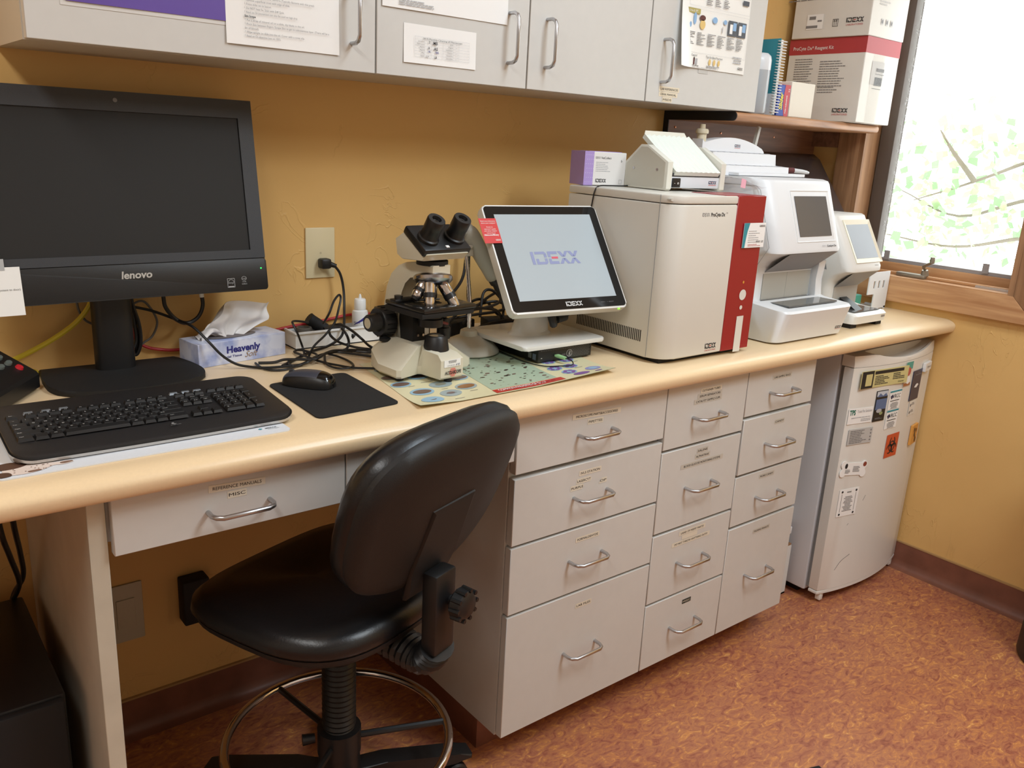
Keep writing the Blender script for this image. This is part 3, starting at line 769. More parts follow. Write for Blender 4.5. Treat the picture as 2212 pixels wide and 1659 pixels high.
def d_vrcc(b, w, h):
    b.rect((0, 0, h*0.45), w, h*0.09, X, Z, 1); b.text('VRCC', (w*0.08, 0, h*0.20), 0.013, X, Z, 2, w=w*0.66)
    for dx, dz in ((-.32, .12), (-.38, .2), (-.30, .24), (-.24, .18)):
        b.disc((w*dx, 0, h*dz), 0.0035, X, Z, 3, 8, off=0.0008)
    b.lines((0, 0, -h*.04), w*.8, h*.08, 1, X, Z, 2, seed=1, minw=0.95); b.lines((0, 0, -h*0.30), w*0.7, h*0.34, 6, X, Z, 4, seed=36, al='C')
for z, nm in ((0.677, 'upper'), (0.612, 'lower')):
    magnet('clinic_card', 'white business card magnet with a teal band, %s of the two' % nm, 2.589, z, 0.068, 0.063, [PAPER, TEAL, DKGREY, NAVY, GINK], d_vrcc, thick=0.0008)
def d_tps(b, w, h):
    b.text('TPS', (-w*.34, 0, h*.26), 0.016, X, Z, 1, w=w*.24, bold=0.03); b.text('Total Pet Solution', (w*.16, 0, h*.30), 0.009, X, Z, 2, w=w*.60)
    b.lines((w*.04, 0, -h*.10), w*.8, h*.10, 1, X, Z, 2, seed=2, minw=.9); b.lines((w*.2, 0, -h*.28), w*.5, h*.2, 2, X, Z, 2, seed=41, minw=.7, al='R')
magnet('service_card', 'white card magnet with green lettering', 2.428, 0.643, 0.104, 0.050, [PAPER, mat('deep green ink', (24, 112, 92), 0.5), LINK], d_tps, thick=0.0008)
def d_grey(b, w, h):
    b.lines((-w*.04, 0, 0), w*.8, h*.85, 8, X, Z, 1, seed=44)
    for dz in (.33, .12, -.1, -.3):
        b.disc((w*.42, 0, h*dz), 0.003, X, Z, 1, 8, off=.0006)
magnet('grey_card', 'grey printed card magnet under the green lettered card', 2.442, 0.575, 0.106, 0.052, [mat('grey card', (190, 188, 184), 0.5), GINK], d_grey)
def d_bio(b, w, h):
    c = Vector((0, -0.0006, -h*0.03)); rr = w*0.21
    for k in range(3):
        a = math.pi/2 + k*2*math.pi/3; cc = c + Vector((math.cos(a)*rr*0.95, 0, math.sin(a)*rr*0.95))
        pts = []
        for j in range(17):
            t = a + R(28) + (2*math.pi - R(56))*j/16
            pts.append((t, j/16))
        for j in range(16):
            t0, t1 = pts[j][0], pts[j+1][0]; w0 = 0.0018 + 0.004*math.sin(math.pi*j/16); w1 = 0.0018 + 0.004*math.sin(math.pi*(j+1)/16)
            b.poly([cc + Vector((math.cos(t0), 0, math.sin(t0)))*(rr+w0*.3), cc + Vector((math.cos(t1), 0, math.sin(t1)))*(rr+w1*.3), cc + Vector((math.cos(t1), 0, math.sin(t1)))*(rr-w1), cc + Vector((math.cos(t0), 0, math.sin(t0)))*(rr-w0)], 1)
    for j in range(20):
        t0, t1 = 2*math.pi*j/20, 2*math.pi*(j+1)/20; r0, r1 = rr*0.92, rr*1.15
        b.poly([c + Vector((math.cos(t0)*r0, -.0002, math.sin(t0)*r0)), c + Vector((math.cos(t1)*r0, -.0002, math.sin(t1)*r0)), c + Vector((math.cos(t1)*r1, -.0002, math.sin(t1)*r1)), c + Vector((math.cos(t0)*r1, -.0002, math.sin(t0)*r1))], 1)
magnet('biohazard_sticker', 'orange square biohazard sticker on the fridge door', 2.622, 0.517, 0.077, 0.080, [mat('signal orange', (206, 84, 46), 0.45), INK], d_bio, thick=0.0006, cat='sticker')
def d_or(b, w, h):
    for x, z, r in ((-.15, .25, .10), (.15, .2, .09), (-.05, .02, .10), (.05, -.1, .07), (.2, -.3, .12)):
        b.disc((w*x, 0, h*z), w*r, X, Z, 1, 9, h*r*1.2, off=.0006)
magnet('orange_magnet', 'small thick yellow orange magnet near the right edge of the fridge', 2.783, 0.524, 0.058, 0.068, [mat('amber card', (214, 152, 72), 0.45), mat('dark brown print', (86, 60, 40), 0.5)], d_or, thick=0.008)
bone = []
for cx_, cz_, a0, a1 in ((.045, .040, -60, 150), (-.045, .040, 30, 240), (-.045, .012, 120, 330), (.045, .012, 210, 420)):
    for k in range(9):
        a = R(a0 + (a1-a0)*k/8); bone.append((cx_*1.0 + .0135*math.cos(a), cz_ + .0135*math.sin(a)))
def d_bone(b, w, h):
    b.disc((.046, 0, .016), .008, X, Z, 1, 12, off=.0006); b.lines((.014, 0, 0), .036, .020, 5, X, Z, 2, seed=50); b.lines((-.022, 0, -.008), .030, .014, 4, X, Z, 2, seed=51); b.disc((-.036, 0, .010), .006, X, Z, 3, 9, .009, off=.0006)
magnet('bone_magnet', 'white magnet shaped like a dog bone', 2.436, 0.466, 0.115, 0.052, [PAPER, mat('brick print', (140, 70, 52), 0.5), GINK, INK], d_bone, outline=bone, tilt=0.10)
def d_paw(b, w, h):
    b.lines((-.0, 0, -.004), w*.5, h*.56, 11, X, Z, 1, seed=60, al='C'); b.lines((0, 0, h*.38), w*.3, h*.06, 2, X, Z, 2, seed=61, al='C')
    for sx in (-1, 1):
        b.rect((sx*w*.36, 0, 0), .0012, h*.66, X, Z, 2)
        for sz in (-1, 1):
            b.disc((sx*w*.36, 0, sz*h*.41), .004, X, Z, 2, 8, off=.0006)
magnet('paw_card', 'white card with a paw print border low on the fridge door', 2.438, 0.352, 0.086, 0.094, [PAPER, GINK, INK], d_paw, thick=0.0006, cat='sticker')
def d_str(b, w, h):
    for dz in (.28, -.22):
        b.disc((-w*.3, 0, h*dz - .003), .005, X, Z, 1, 8, off=.0006); b.lines((w*.12, 0, h*dz), w*.55, h*.2, 2, X, Z, 1, seed=int(70+dz*10))
magnet('small_print_sticker', 'small white printed sticker below the navy magnet', 2.728, 0.627, 0.058, 0.050, [mat('sticker white', (228, 224, 216), 0.5), GINK], d_str, thick=0.0005, cat='sticker')

# ------------------------------------------------------------------ white carton in the gap before the fridge
org = (2.25, -0.38, 0)
t = thing('white_carton', 'white open carton standing between the drawers and the fridge', 'box', org)
CARD = mat('brown cardboard', (150, 112, 76), 0.8); CW = mat('white carton', (222, 220, 214), 0.6)
b = B(org); x0, x1, y0, y1 = 2.142, 2.350, -0.485, -0.28
for bx in ((x0, x1, y0, y0+.006), (x0, x1, y1-.006, y1), (x0, x0+.006, y0+.006, y1-.006), (x1-.006, x1, y0+.006, y1-.006)):
    b.box(bx[0], bx[1], bx[2], bx[3], 0.0, 0.176)
b.box(x0, x1, y0, y1, 0, .006); b.obj('body', CW, t)
b = B(org); b.box(x0+.001, x1-.001, y0+.001, y0+.0055, 0.176, 0.182); b.box(x1-.0055, x1-.001, y0+.0055, y1-.001, 0.176, 0.182); b.obj('raw_edge', CARD, t)
org = (2.30, -0.40, 0.006)
b = B(org); b.box(2.200, 2.338, -0.470, -0.32, 0.006, 0.215); b.box(2.190, 2.348, -0.480, -0.31, 0.215, 0.240, bev=0.003)
tag(b.obj('white_canister', WHITE, loc=org), 'white lidded plastic container standing inside the carton', 'container')

# ------------------------------------------------------------------ waste bin, floor mat, computer tower
org = (2.712, -1.222, 0)
t = thing('waste_bin', 'brown round waste bin with a black base by the right wall', 'bin', org)
b = B(); b.lathe([(0.132, 0.085), (0.136, 0.10), (0.150, 0.62), (0.152, 0.64), (0.146, 0.64), (0.130, 0.11), (0, 0.10)], n=40); b.obj('body', mat('brown bin', (122, 92, 76), 0.5), t)
b = B(); b.lathe([(0.0, 0), (0.138, 0), (0.142, 0.01), (0.140, 0.092), (0.134, 0.096), (0.0, 0.096)], n=40); b.obj('base', BLACK, t)
org = (1.60, -1.50, 0)
b = B((0, 0, 0)); pts = []
b.box(-0.30, 0.0, -0.45, 0.0, 0.0, 0.008, bev=0.003)
fm = tag(b.obj('floor_mat', BLACKM), 'corner of a black rubber mat on the linoleum', 'mat')
fm.location = (1.693, -1.032, 0); fm.rotation_euler = (0, 0, R(-19))
org = (0.125, -0.28, 0)
t = thing('computer_tower', 'black computer tower in the dark under the desk', 'computer', org)
b = B(org); b.box(0.035, 0.215, -0.46, -0.08, 0.012, 0.47, bev=0.006); b.obj('case', BLACK, t)
b = B(org); b.box(0.04, 0.21, -0.475, -0.458, 0.02, 0.465, bev=0.004); b.obj('front_panel', BLACKM, t)
for x in (0.06, 0.19):
    for y in (-0.42, -0.12):
        b = B(org); b.cyl((x, y, 0), (x, y, 0.013), 0.012, n=10); b.obj('foot', BLACKM, t)
# ------------------------------------------------------------------ all-in-one computer
def panel_matrix(c, yaw, tilt):
    rx = Vector((math.cos(yaw), math.sin(yaw), 0)); n0 = Vector((math.sin(yaw), -math.cos(yaw), 0))
    up = Z*math.cos(tilt) - n0*math.sin(tilt); n = n0*math.cos(tilt) + Z*math.sin(tilt)
    bk = -n
    return Matrix(((rx.x, bk.x, up.x, c[0]), (rx.y, bk.y, up.y, c[1]), (rx.z, bk.z, up.z, c[2]), (0, 0, 0, 1)))
org = (0.445, -0.10, H)
ai = thing('desktop_computer', 'black all-in-one desktop computer with a dark screen and webcam', 'computer', org)
PM = panel_matrix((0.4556, -0.1246, 1.2635), 0.026, 0.1615)
def pb():
    b = B(org); b.M = PM; return b
hw, hh = 0.2655, 0.1930
BEZ = mat('charcoal bezel', (50, 52, 56), 0.5, bump=(900, 0.15)); CHIN = mat('black chin', (26, 26, 27), 0.42, bump=(900, 0.1))
def rrect(w0, w1, h0, h1, r, n=5):
    pts = []
    for cx_, cz_, a0 in ((w1-r, h1-r, 0), (w0+r, h1-r, 90), (w0+r, h0+r, 180), (w1-r, h0+r, 270)):
        for k in range(n+1):
            a = R(a0 + 90*k/n); pts.append((cx_ + r*math.cos(a), cz_ + r*math.sin(a)))
    return pts
b = pb(); b.prism(rrect(-hw, hw, -hh, hh, 0.010), 'y', 0.004, 0.050, bev=0.004); b.obj('housing', BLACK, ai)
b = pb(); b.prism(rrect(-0.19, 0.19, -0.13, 0.15, 0.03), 'y', 0.050, 0.078, bev=0.01); b.obj('back_cover', BLACK, ai)
# bezel frame with a screen opening
sx, sz0, sz1 = 0.2335, -0.1090, 0.1560
b = pb()
for bx in ((-hw, hw, sz1, hh), (-hw, -sx, sz0, sz1), (sx, hw, sz0, sz1), (-hw, hw, -0.126, sz0)):
    b.box(bx[0]+.0008, bx[1]-.0008, 0.0, 0.006, bx[2], bx[3]-(.0008 if bx[3] == hh else 0))
b.obj('bezel', BEZ, ai)
b = pb(); b.box(-sx, sx, 0.003, 0.006, sz0, sz1); b.obj('screen', mat('dark screen', (40, 39, 38), 0.5, spec=0.25), ai)
b = pb(); b.prism(rrect(-hw, hw, -hh, -0.1275, 0.006), 'y', -0.001, 0.006, bev=0.001); chin = b.obj('chin', CHIN, ai)
b = pb(); b.text('lenovo', (0.002, -0.0012, -0.1475), 0.0135, X, Z, 0, w=0.057, bold=0.028, shear=0.12); b.obj('logo', mat('silver print', (190, 188, 184), 0.3, 0.5), chin, smooth=0)
b = pb(); b.disc((0.0, 0.0, 0.1760), 0.0040, X, Z, 0, 16, off=0.0006); b.obj('webcam', mat('webcam grey', (118, 118, 122), 0.3), ai, smooth=0)
b = pb(); b.disc((0.2527, -0.001, -0.1480), 0.0016, X, Z, 0, 12, off=0.0006); b.obj('power_light', mat('green led', (40, 220, 90), 0.4, emit=((40, 230, 90), 2.0)), chin, smooth=0)
b = pb()
for w_, h_, s in ((0.0150, 0.0180, 1),):
    for k in (-1, 1):
        b.rect((0.1856, -0.001, -0.1750 + k*h_/2), w_, 0.0008, X, Z, 0); b.rect((0.1856 + k*w_/2, -0.001, -0.1750), 0.0008, h_, X, Z, 0)
b.text('energy', (0.1856, -0.001, -0.1745), 0.0035, X, Z, 0, w=0.012, shear=0.2); b.rect((0.1856, -0.001, -0.1825), 0.012, 0.0018, X, Z, 0)
for k in range(12):
    a0, a1 = math.pi*k/12, math.pi*(k+1)/12
    b.poly([(0.1856+.006*math.cos(a0), -.0015, -.1738+.006*math.sin(a0)), (0.1856+.006*math.cos(a1), -.0015, -.1738+.006*math.sin(a1)), (0.1856+.0053*math.cos(a1), -.0015, -.1738+.0053*math.sin(a1)), (0.1856+.0053*math.cos(a0), -.0015, -.1738+.0053*math.sin(a0))], 0)
for k in range(20):
    a0, a1 = 2*math.pi*k/20, 2*math.pi*(k+1)/20
    b.poly([(.2137+.0055*math.cos(a0), -.0015, -.1672+.0042*math.sin(a0)), (.2137+.0055*math.cos(a1), -.0015, -.1672+.0042*math.sin(a1)), (.2137+.0048*math.cos(a1), -.0015, -.1672+.0036*math.sin(a1)), (.2137+.0048*math.cos(a0), -.0015, -.1672+.0036*math.sin(a0))], 0)
b.text('intel', (.2137, -.001, -.1672), .0032, X, Z, 0, w=.007); b.text('inside', (.2137, -.001, -.1735), .0026, X, Z, 0, w=.008); b.text('CORE i5', (.2137, -.001, -.1785), .0030, X, Z, 0, w=.011)
b.obj('badges', mat('badge grey', (168, 168, 168), 0.5), chin, smooth=0)
# column and D shaped foot
b = B(org); n = 24
for (z0, z1, sx_) in ((H+0.010, 1.21, 1.0),):
    ring = [(0.424 + 0.037*sx_*math.copysign(abs(math.cos(2*math.pi*k/n))**0.7, math.cos(2*math.pi*k/n)), -0.080 + 0.024*math.copysign(abs(math.sin(2*math.pi*k/n))**0.7, math.sin(2*math.pi*k/n))) for k in range(n)]
    b.prism(ring, 'z', z0, z1)
b.obj('column', BLACK, ai)
b = B(org); pts = [(0.293, -0.036)] + [(p.x, p.y) for p in spline([(0.550, -0.044, 0), (0.566, -0.110, 0), (0.570, -0.170, 0), (0.552, -0.216, 0), (0.500, -0.242, 0), (0.430, -0.250, 0), (0.360, -0.242, 0), (0.308, -0.216, 0), (0.286, -0.170, 0), (0.286, -0.100, 0)], 4)]
b.prism(pts, 'z', H+0.0004, H+0.012, bev=0.004); b.obj('foot', BLACKM, ai)

# note hanging from the monitor
t = thing('taped_note', 'white note taped to the lower corner of the black monitor', 'note', tuple(PM @ Vector((-0.235, -0.004, -0.208))))
b = B(t.location); b.M = PM; b.box(-0.275, -0.1955, -0.0032, -0.0024, -0.2080, -0.1225); b.obj('sheet', PAPER, t)
b = B(t.location); b.M = PM; b.text('potent to door)', (-0.1985, -0.0034, -0.162), 0.0036, X, Z, 0, al='R'); b.obj('print', GINK, t, smooth=0)
b = B(t.location); b.M = PM; b.box(-0.262, -0.219, -0.0038, -0.0033, -0.128, -0.108); b.obj('tape', mat('frosted tape', (176, 178, 180), 0.35), t)

# ------------------------------------------------------------------ keyboard
kx0, kx1, ky0, ky1 = 0.166, 0.604, -0.546, -0.326
org = ((kx0+kx1)/2, (ky0+ky1)/2, H + 0.0024)
kb = thing('keyboard', 'black full size keyboard with a silver lip on a printed desk mat', 'keyboard', org)
KW, KD = kx1-kx0, ky1-ky0
def kz(y):      # top surface height above the counter
    v = (y + KD/2) / KD
    return 0.016 + 0.016*v - 0.006*max(0, (0.16-v)/0.16)**2
def outline(ins):
    r = 0.032; pts = []
    for cx_, cy_, a0, rr in ((KW/2-r, KD/2-r, 0, r), (-KW/2+r, KD/2-r, 90, r), (-KW/2+r, -KD/2+r+.002, 180, r), (KW/2-r, -KD/2+r+.002, 270, r)):
        for k in range(8):
            a = R(a0 + 90*k/7); pts.append((cx_ + (rr-ins)*math.cos(a), cy_ + (rr-ins)*math.sin(a)))
    res = []
    for i, p in enumerate(pts):
        res.append(p)
        q = pts[(i+1) % len(pts)]
        if i == 23:         # bowed front edge
            for k in range(1, 10):
                t_ = k/10; res.append((p[0]+(q[0]-p[0])*t_, p[1] - 0.002*math.sin(math.pi*t_)))
    return res
b = B(); o0 = outline(0.0); o1 = outline(0.003); n = len(o0)
r0 = [b.v((p[0], p[1], 0.0015)) for p in outline(0.004)]; r1 = [b.v((p[0], p[1], kz(p[1])-0.0085)) for p in o0]; r2 = [b.v((p[0], p[1], kz(p[1])-0.004)) for p in o0]
for i in range(n):
    j = (i+1) % n
    b.f([r0[i], r0[j], r1[j], r1[i]]); b.f([r1[i], r1[j], r2[j], r2[i]])
b.f(list(reversed(r0)))
b.obj('silver_lip', mat('clear silver lip', (190, 188, 184), 0.18, 0.6), kb)
b = B(); r1 = [b.v((p[0], p[1], kz(p[1])-0.006)) for p in outline(0.002)]; r2 = [b.v((p[0], p[1], kz(p[1])-0.0005)) for p in outline(0.003)]; r3 = [b.v((p[0], p[1], kz(p[1]))) for p in outline(0.006)]
for A_, C_ in ((r1, r2), (r2, r3)):
    for i in range(n):
        j = (i+1) % n; b.f([A_[i], A_[j], C_[j], C_[i]])
bmesh.ops.triangulate(b.bm, faces=[b.f(r3)])
KBM = mat('keyboard black', (30, 29, 30), 0.45, bump=(800, 0.1)); b.obj('body', KBM, kb, smooth=25)
KEYM = mat('key black', (24, 24, 25), 0.4); KEYL = mat('key print', (206, 206, 204), 0.5); KEYS = mat('silver key', (120, 124, 128), 0.35, 0.4); ORNG = mat('amber key print', (206, 150, 60), 0.5)
KEYMESH = {}
def key(x, y, w, d, s='', m=KEYM, hgt=0.0045, pm=KEYL):
    k = (round(w, 4), round(d, 4), s, m.name, pm.name)
    if k not in KEYMESH:
        b = B(); a, c = w/2, d/2; i = 0.0016
        lo = [b.v(p) for p in ((-a, -c, 0), (a, -c, 0), (a, c, 0), (-a, c, 0))]; hi = [b.v(p) for p in ((-a+i, -c+i*1.4, hgt), (a-i, -c+i*1.4, hgt), (a-i, c-i*.4, hgt+.0006), (-a+i, c-i*.4, hgt+.0006))]
        for q in range(4):
            b.f([lo[q], lo[(q+1) % 4], hi[(q+1) % 4], hi[q]])
        b.f(hi)
        if s:
            b.text(s, (-a + i + .0022 if w > .02 else -.001, .0012, hgt+.0003), 0.0034 if len(s) < 2 else 0.0026, X, Y, 1, al='L' if w > .02 else 'C', off=0.0004)
        o = b.obj('key', [m, pm], kb, smooth=0); KEYMESH[k] = o
    else:
        o = KEYMESH[k].copy(); COL.objects.link(o); o.parent = kb
    o.location = (x, y, kz(y) - 0.0006); o.rotation_euler = (math.atan(0.016/KD), 0, 0)
    return o
P_ = 0.0172; kyf = -KD/2 + 0.063      # bottom row centre line
x_l = -KW/2 + 0.016
rows = [
    [('Ctrl', 1.4), ('', 1.2), ('Alt', 1.2), ('', 5.6), ('Alt', 1.2), ('', 1.1), ('', 1.1), ('Ctrl', 1.9)],
    [('Shift', 2.2)] + [(c, 1) for c in 'ZXCVBNM,./'] + [('Shift', 2.5)],
    [('Caps', 1.7)] + [(c, 1) for c in "ASDFGHJKL;'"] + [('Enter', 2.0)],
    [('Tab', 1.45)] + [(c, 1) for c in 'QWERTYUIOP[]'] + [('|', 1.25)],
    [('~', 1)] + [(c, 1) for c in '1234567890-='] + [('Back', 1.7)],
]
for r_, row in enumerate(rows):
    x = x_l; y = kyf + r_*P_*0.98
    for s, u in row:
        w = u * P_; key(x + w/2, y, w - 0.0016, P_*0.98 - 0.0016, s); x += w
fyr = kyf + 5*P_*0.98 + 0.006
key(x_l + P_*.5, fyr, P_*1.0, 0.011, 'Esc')
for g in range(3):
    for k in range(4):
        key(x_l + P_*(2.05 + g*4.35 + k*1.02), fyr, P_*0.96, 0.0105, 'F%d' % (g*4+k+1))
nx = x_l + P_*15.05
for k, s in enumerate(('Prt', 'Scr', 'Pau')):
    key(nx + k*P_ + P_/2, fyr, P_*.95, 0.0105, s)
for r_, row in ((4, ('Ins', 'Hom', 'PgU')), (3, ('Del', 'End', 'PgD'))):
    for k, s in enumerate(row):
        key(nx + k*P_ + P_/2, kyf + r_*P_*.98, P_-.0016, P_*.98-.0016, s)
for k, r_ in ((1, 1), (0, 0), (1, 0), (2, 0)):
    key(nx + k*P_ + P_/2, kyf + r_*P_*.98, P_-.0016, P_*.98-.0016, '.')
mx_ = nx + P_*3.35
for r_, row in enumerate((('0', None, '.'), ('1', '2', '3'), ('4', '5', '6'), ('7', '8', '9'), ('N', '/', '*'))):
    for k, s in enumerate(row):
        if s is None: continue
        w = 2*P_ if s == '0' else P_
        key(mx_ + k*P_ + w/2, kyf + r_*P_*.98, w-.0016, P_*.98-.0016, s)
for y, d, s in ((kyf + .5*P_*.98, 2*P_*.98, '='), (kyf + 2.5*P_*.98, 2*P_*.98, '+'), (kyf + 4*P_*.98, P_*.98, '-')):
    key(mx_ + 3.5*P_, y, P_-.0016, d-.0016, s)
for k in range(4):
    key(mx_ + k*P_ + P_/2, fyr + .004, P_*.9, 0.008, '-')
for x in (x_l + P_*2.0, x_l + P_*3.5, x_l + P_*5.0, nx + .2*P_, nx + 1.4*P_, nx + 2.6*P_):
    key(x, fyr + 0.013, P_*.9, 0.006, '', KEYS, 0.003)
b = B(); yy = -KD/2 + 0.034; zz = kz(yy) + .0004
b.text('logitech', (0.020, yy - .0045, zz), 0.0032, X, Y, 0, w=0.016); b.disc((0.019, yy+.003, zz), .0042, X, Y, 0, 14, off=.0004); b.disc((0.0215, yy+.0035, zz), .0030, X, Y, 1, 14, off=.0006)
b.obj('logo', [mat('dull silver print', (150, 150, 150), 0.5), KBM], kb, smooth=0)

# ------------------------------------------------------------------ printed desk mat under the keyboard
org = (0.36, -0.46, H)
dm = thing('desk_mat', 'white printed desk mat with a dog photo under the keyboard', 'mat', org)
MATW = mat('mat white', (222, 226, 232), 0.35)
b = B(org); b.prism(rrect(0.140, 0.576, -0.5795, -0.345, 0.010), 'z', H+0.0002, H+0.0022); b.obj('base', MATW, dm)
b = B(org); zz = H + 0.0022
b.poly([(0.205, -0.5485, zz+.0003), (0.490, -0.5400, zz+.0003), (0.480, -0.510, zz+.0003), (0.200, -0.510, zz+.0003)], 0)
b.poly([(0.222, -0.5410, zz+.0005), (0.478, -0.5335, zz+.0005), (0.472, -0.505, zz+.0005), (0.222, -0.505, zz+.0005)], 1)
b.text('MERCK', (0.550, -0.5535, zz), 0.0055, X, Y, 2, w=0.021, bold=0.02); b.rect((0.531, -0.5535, zz), 0.0055, 0.0055, X, Y, 3, rot=0.785, off=.0005); b.rect((0.552, -0.560, zz), 0.020, 0.0008, X, Y, 2, off=.0005)
# brown and white dog: head, body and outstretched paws
def blob(c, pts, mi, off):
    P0 = spline([(c[0]+p[0], c[1]+p[1], zz+off) for p in pts], 4, True); b.poly(P0, mi)
blob((0.205, -0.557), [(-.048, .022), (-.010, .020), (.016, .012), (.034, .010), (.038, .002), (.022, -.003), (.012, .000), (-.008, -.012), (-.032, -.016), (-.052, -.008)], 4, .0006)
blob((0.162, -0.540), [(-.018, .016), (.004, .022), (.020, .012), (.022, .002), (.006, -.006), (-.014, -.004)], 5, .0008)
blob((0.152, -0.566), [(-.008, .010), (.006, .008), (.008, -.006), (-.008, -.008)], 5, .0008)
blob((0.233, -0.5535), [(-.006, .004), (.006, .005), (.010, .001), (.000, -.003), (-.007, -.001)], 6, .0009); blob((0.190, -0.5675), [(-.008, .003), (.006, .004), (.008, -.001), (-.006, -.003)], 6, .0009)
rnd = random.Random(5)
for k in range(14):
    b.disc((0.165 + rnd.random()*.05, -.545 - rnd.random()*.02, zz), .0012, X, Y, 6, 6, off=.0010)
b.obj('print', [mat('mat pale grey', (206, 208, 212), 0.4), mat('mat warm grey', (186, 180, 176), 0.4), mat('mat grey ink', (120, 128, 136), 0.5), TEAL, mat('dog cream', (222, 206, 196), 0.5), mat('dog brown', (84, 58, 46), 0.5), mat('dog speckle', (128, 98, 82), 0.5)], dm, smooth=0)

# ------------------------------------------------------------------ mouse and mouse mat
org = (0.73, -0.425, H)
b = B(org); pts = [(0.640, -0.549), (0.815, -0.538), (0.822, -0.297), (0.648, -0.308)]
q = []
for i, p in enumerate(pts):
    a, c = Vector(pts[i-1]), Vector(pts[(i+1) % 4]); p = Vector(p)
    d0, d1 = (a-p).normalized()*.016, (c-p).normalized()*.016
    for k in range(5):
        t_ = k/4; q.append(tuple((p+d0)*(1-t_)**2 + p*2*t_*(1-t_) + (p+d1)*t_**2))
b.prism(q, 'z', H+0.0003, H+0.0028); tag(b.obj('mouse_mat', mat('black cloth mat', (24, 24, 25), 0.85, bump=(700, 0.3)), loc=org), 'plain black cloth mouse mat in front of the microscope', 'mat')
mo = thing('computer_mouse', 'black and grey wireless mouse on the black cloth mat', 'mouse', (0.716, -0.352, H+0.0030), R(38))
def shell(s, zs, dz=0.0, cut=None):
    def fn(u, v):
        t_ = -math.pi/2 + math.pi*u; a = 2*math.pi*v
        yy = 0.053*math.sin(t_); w = 0.0305*math.cos(t_)**0.55 * (1.0 - 0.12*math.cos(2*t_)*0.5) if math.cos(t_) > 1e-6 else 0
        hz = 0.031*max(0, math.cos(t_))**0.5*(1 - 0.10*math.sin(t_))
        return w, yy, hz
    return fn
b = B(); fn = shell(1, 1); nu, nv = 18, 14; G = []
for i in range(nu+1):
    w, yy, hz = fn(i/nu, 0); row = []
    for j in range(nv+1):
        a = math.pi*j/nv
        row.append(b.v((w*math.cos(a)*(1.0 if a else 1), yy, 0.001 + hz*math.sin(a)**0.75)))
    G.append(row)
for i in range(nu):
    for j in range(nv):
        yy = 0.053*math.sin(-math.pi/2 + math.pi*(i+.5)/nu); mid = 3 <= j <= nv-4
        mi = 0
        if mid and yy > -0.018: mi = 1
        elif 4 <= j <= nv-5 and yy <= -0.036: mi = 2
        elif mid and yy <= -0.018: mi = 2 if yy < -0.03 else 1
        b.f([G[i][j], G[i][j+1], G[i+1][j+1], G[i+1][j]], mi)
b.obj('shell', [mat('mouse black', (20, 20, 21), 0.4), mat('mouse slate', (62, 64, 74), 0.35), BLACKG], mo, smooth=60)
b = B(); b.lathe([(0.0, -.004), (.007, -.0035), (.0085, 0), (.007, .0035), (0.0, .004)], (0.0, 0.036, 0.021), 14, ax='x'); b.obj('scroll_wheel', DKGREY, mo)

# ------------------------------------------------------------------ desk phone
d = Vector((0.83, -0.55, 0)).normalized(); v_ = Vector((-0.55, -0.83, 0)).normalized()
P0 = Vector((0.276, -0.140, H))
ph = thing('desk_phone', 'black desk phone with grey keys and a red button', 'phone', tuple(P0 - d*0.1 + v_*0.06))
b = B(ph.location)
def pp(s, w, z): return P0 - d*s + v_*w + Z*z
L_, Wd = 0.150, 0.17
prof_ = [(0.0, 0.006), (0.0, 0.030), (0.004, 0.036), (0.140, 0.118), (0.150, 0.116), (0.150, 0.020), (0.02, 0.002)]
A_ = [b.v(pp(s, 0, z)) for s, z in prof_]; C_ = [b.v(pp(s, Wd, z)) for s, z in prof_]
for i in range(len(prof_)):
    j = (i+1) % len(prof_); b.f([A_[i], A_[j], C_[j], C_[i]])
b.f(A_); b.f(list(reversed(C_)))
b.obj('body', BLACK, ph, smooth=20)
slope = Vector((0, 0, 0)) + (pp(.140, 0, .118) - pp(.004, 0, .036)); slope.normalize(); nrm = slope.cross(v_).normalized()
if nrm.z < 0: nrm = -nrm
def onface(s, w): return pp(.004, 0, .036) + slope*s + v_*w + nrm*.0004
def phkey(s, w, r, m, name, ry=.6):
    b = B(ph.location); c0 = onface(s, w); n = 14
    lo = [b.v(c0 + v_*math.cos(2*math.pi*k/n)*r + slope*math.sin(2*math.pi*k/n)*r*ry) for k in range(n)]; hi = [b.v(c0 + nrm*.004 + v_*math.cos(2*math.pi*k/n)*r*.85 + slope*math.sin(2*math.pi*k/n)*r*ry*.8) for k in range(n)]
    for k in range(n): b.f([lo[k], lo[(k+1) % n], hi[(k+1) % n], hi[k]])
    b.f(hi); b.obj(name, m, ph)
KG = mat('phone key grey', (92, 100, 96), 0.45)
for i, s in enumerate((0.040, 0.058, 0.076, 0.094)):
    for w in (0.030, 0.058): phkey(s, w, .010, KG, 'key')
phkey(0.022, 0.024, .0075, mat('phone red', (196, 36, 48), 0.4), 'red_key', 1.0)
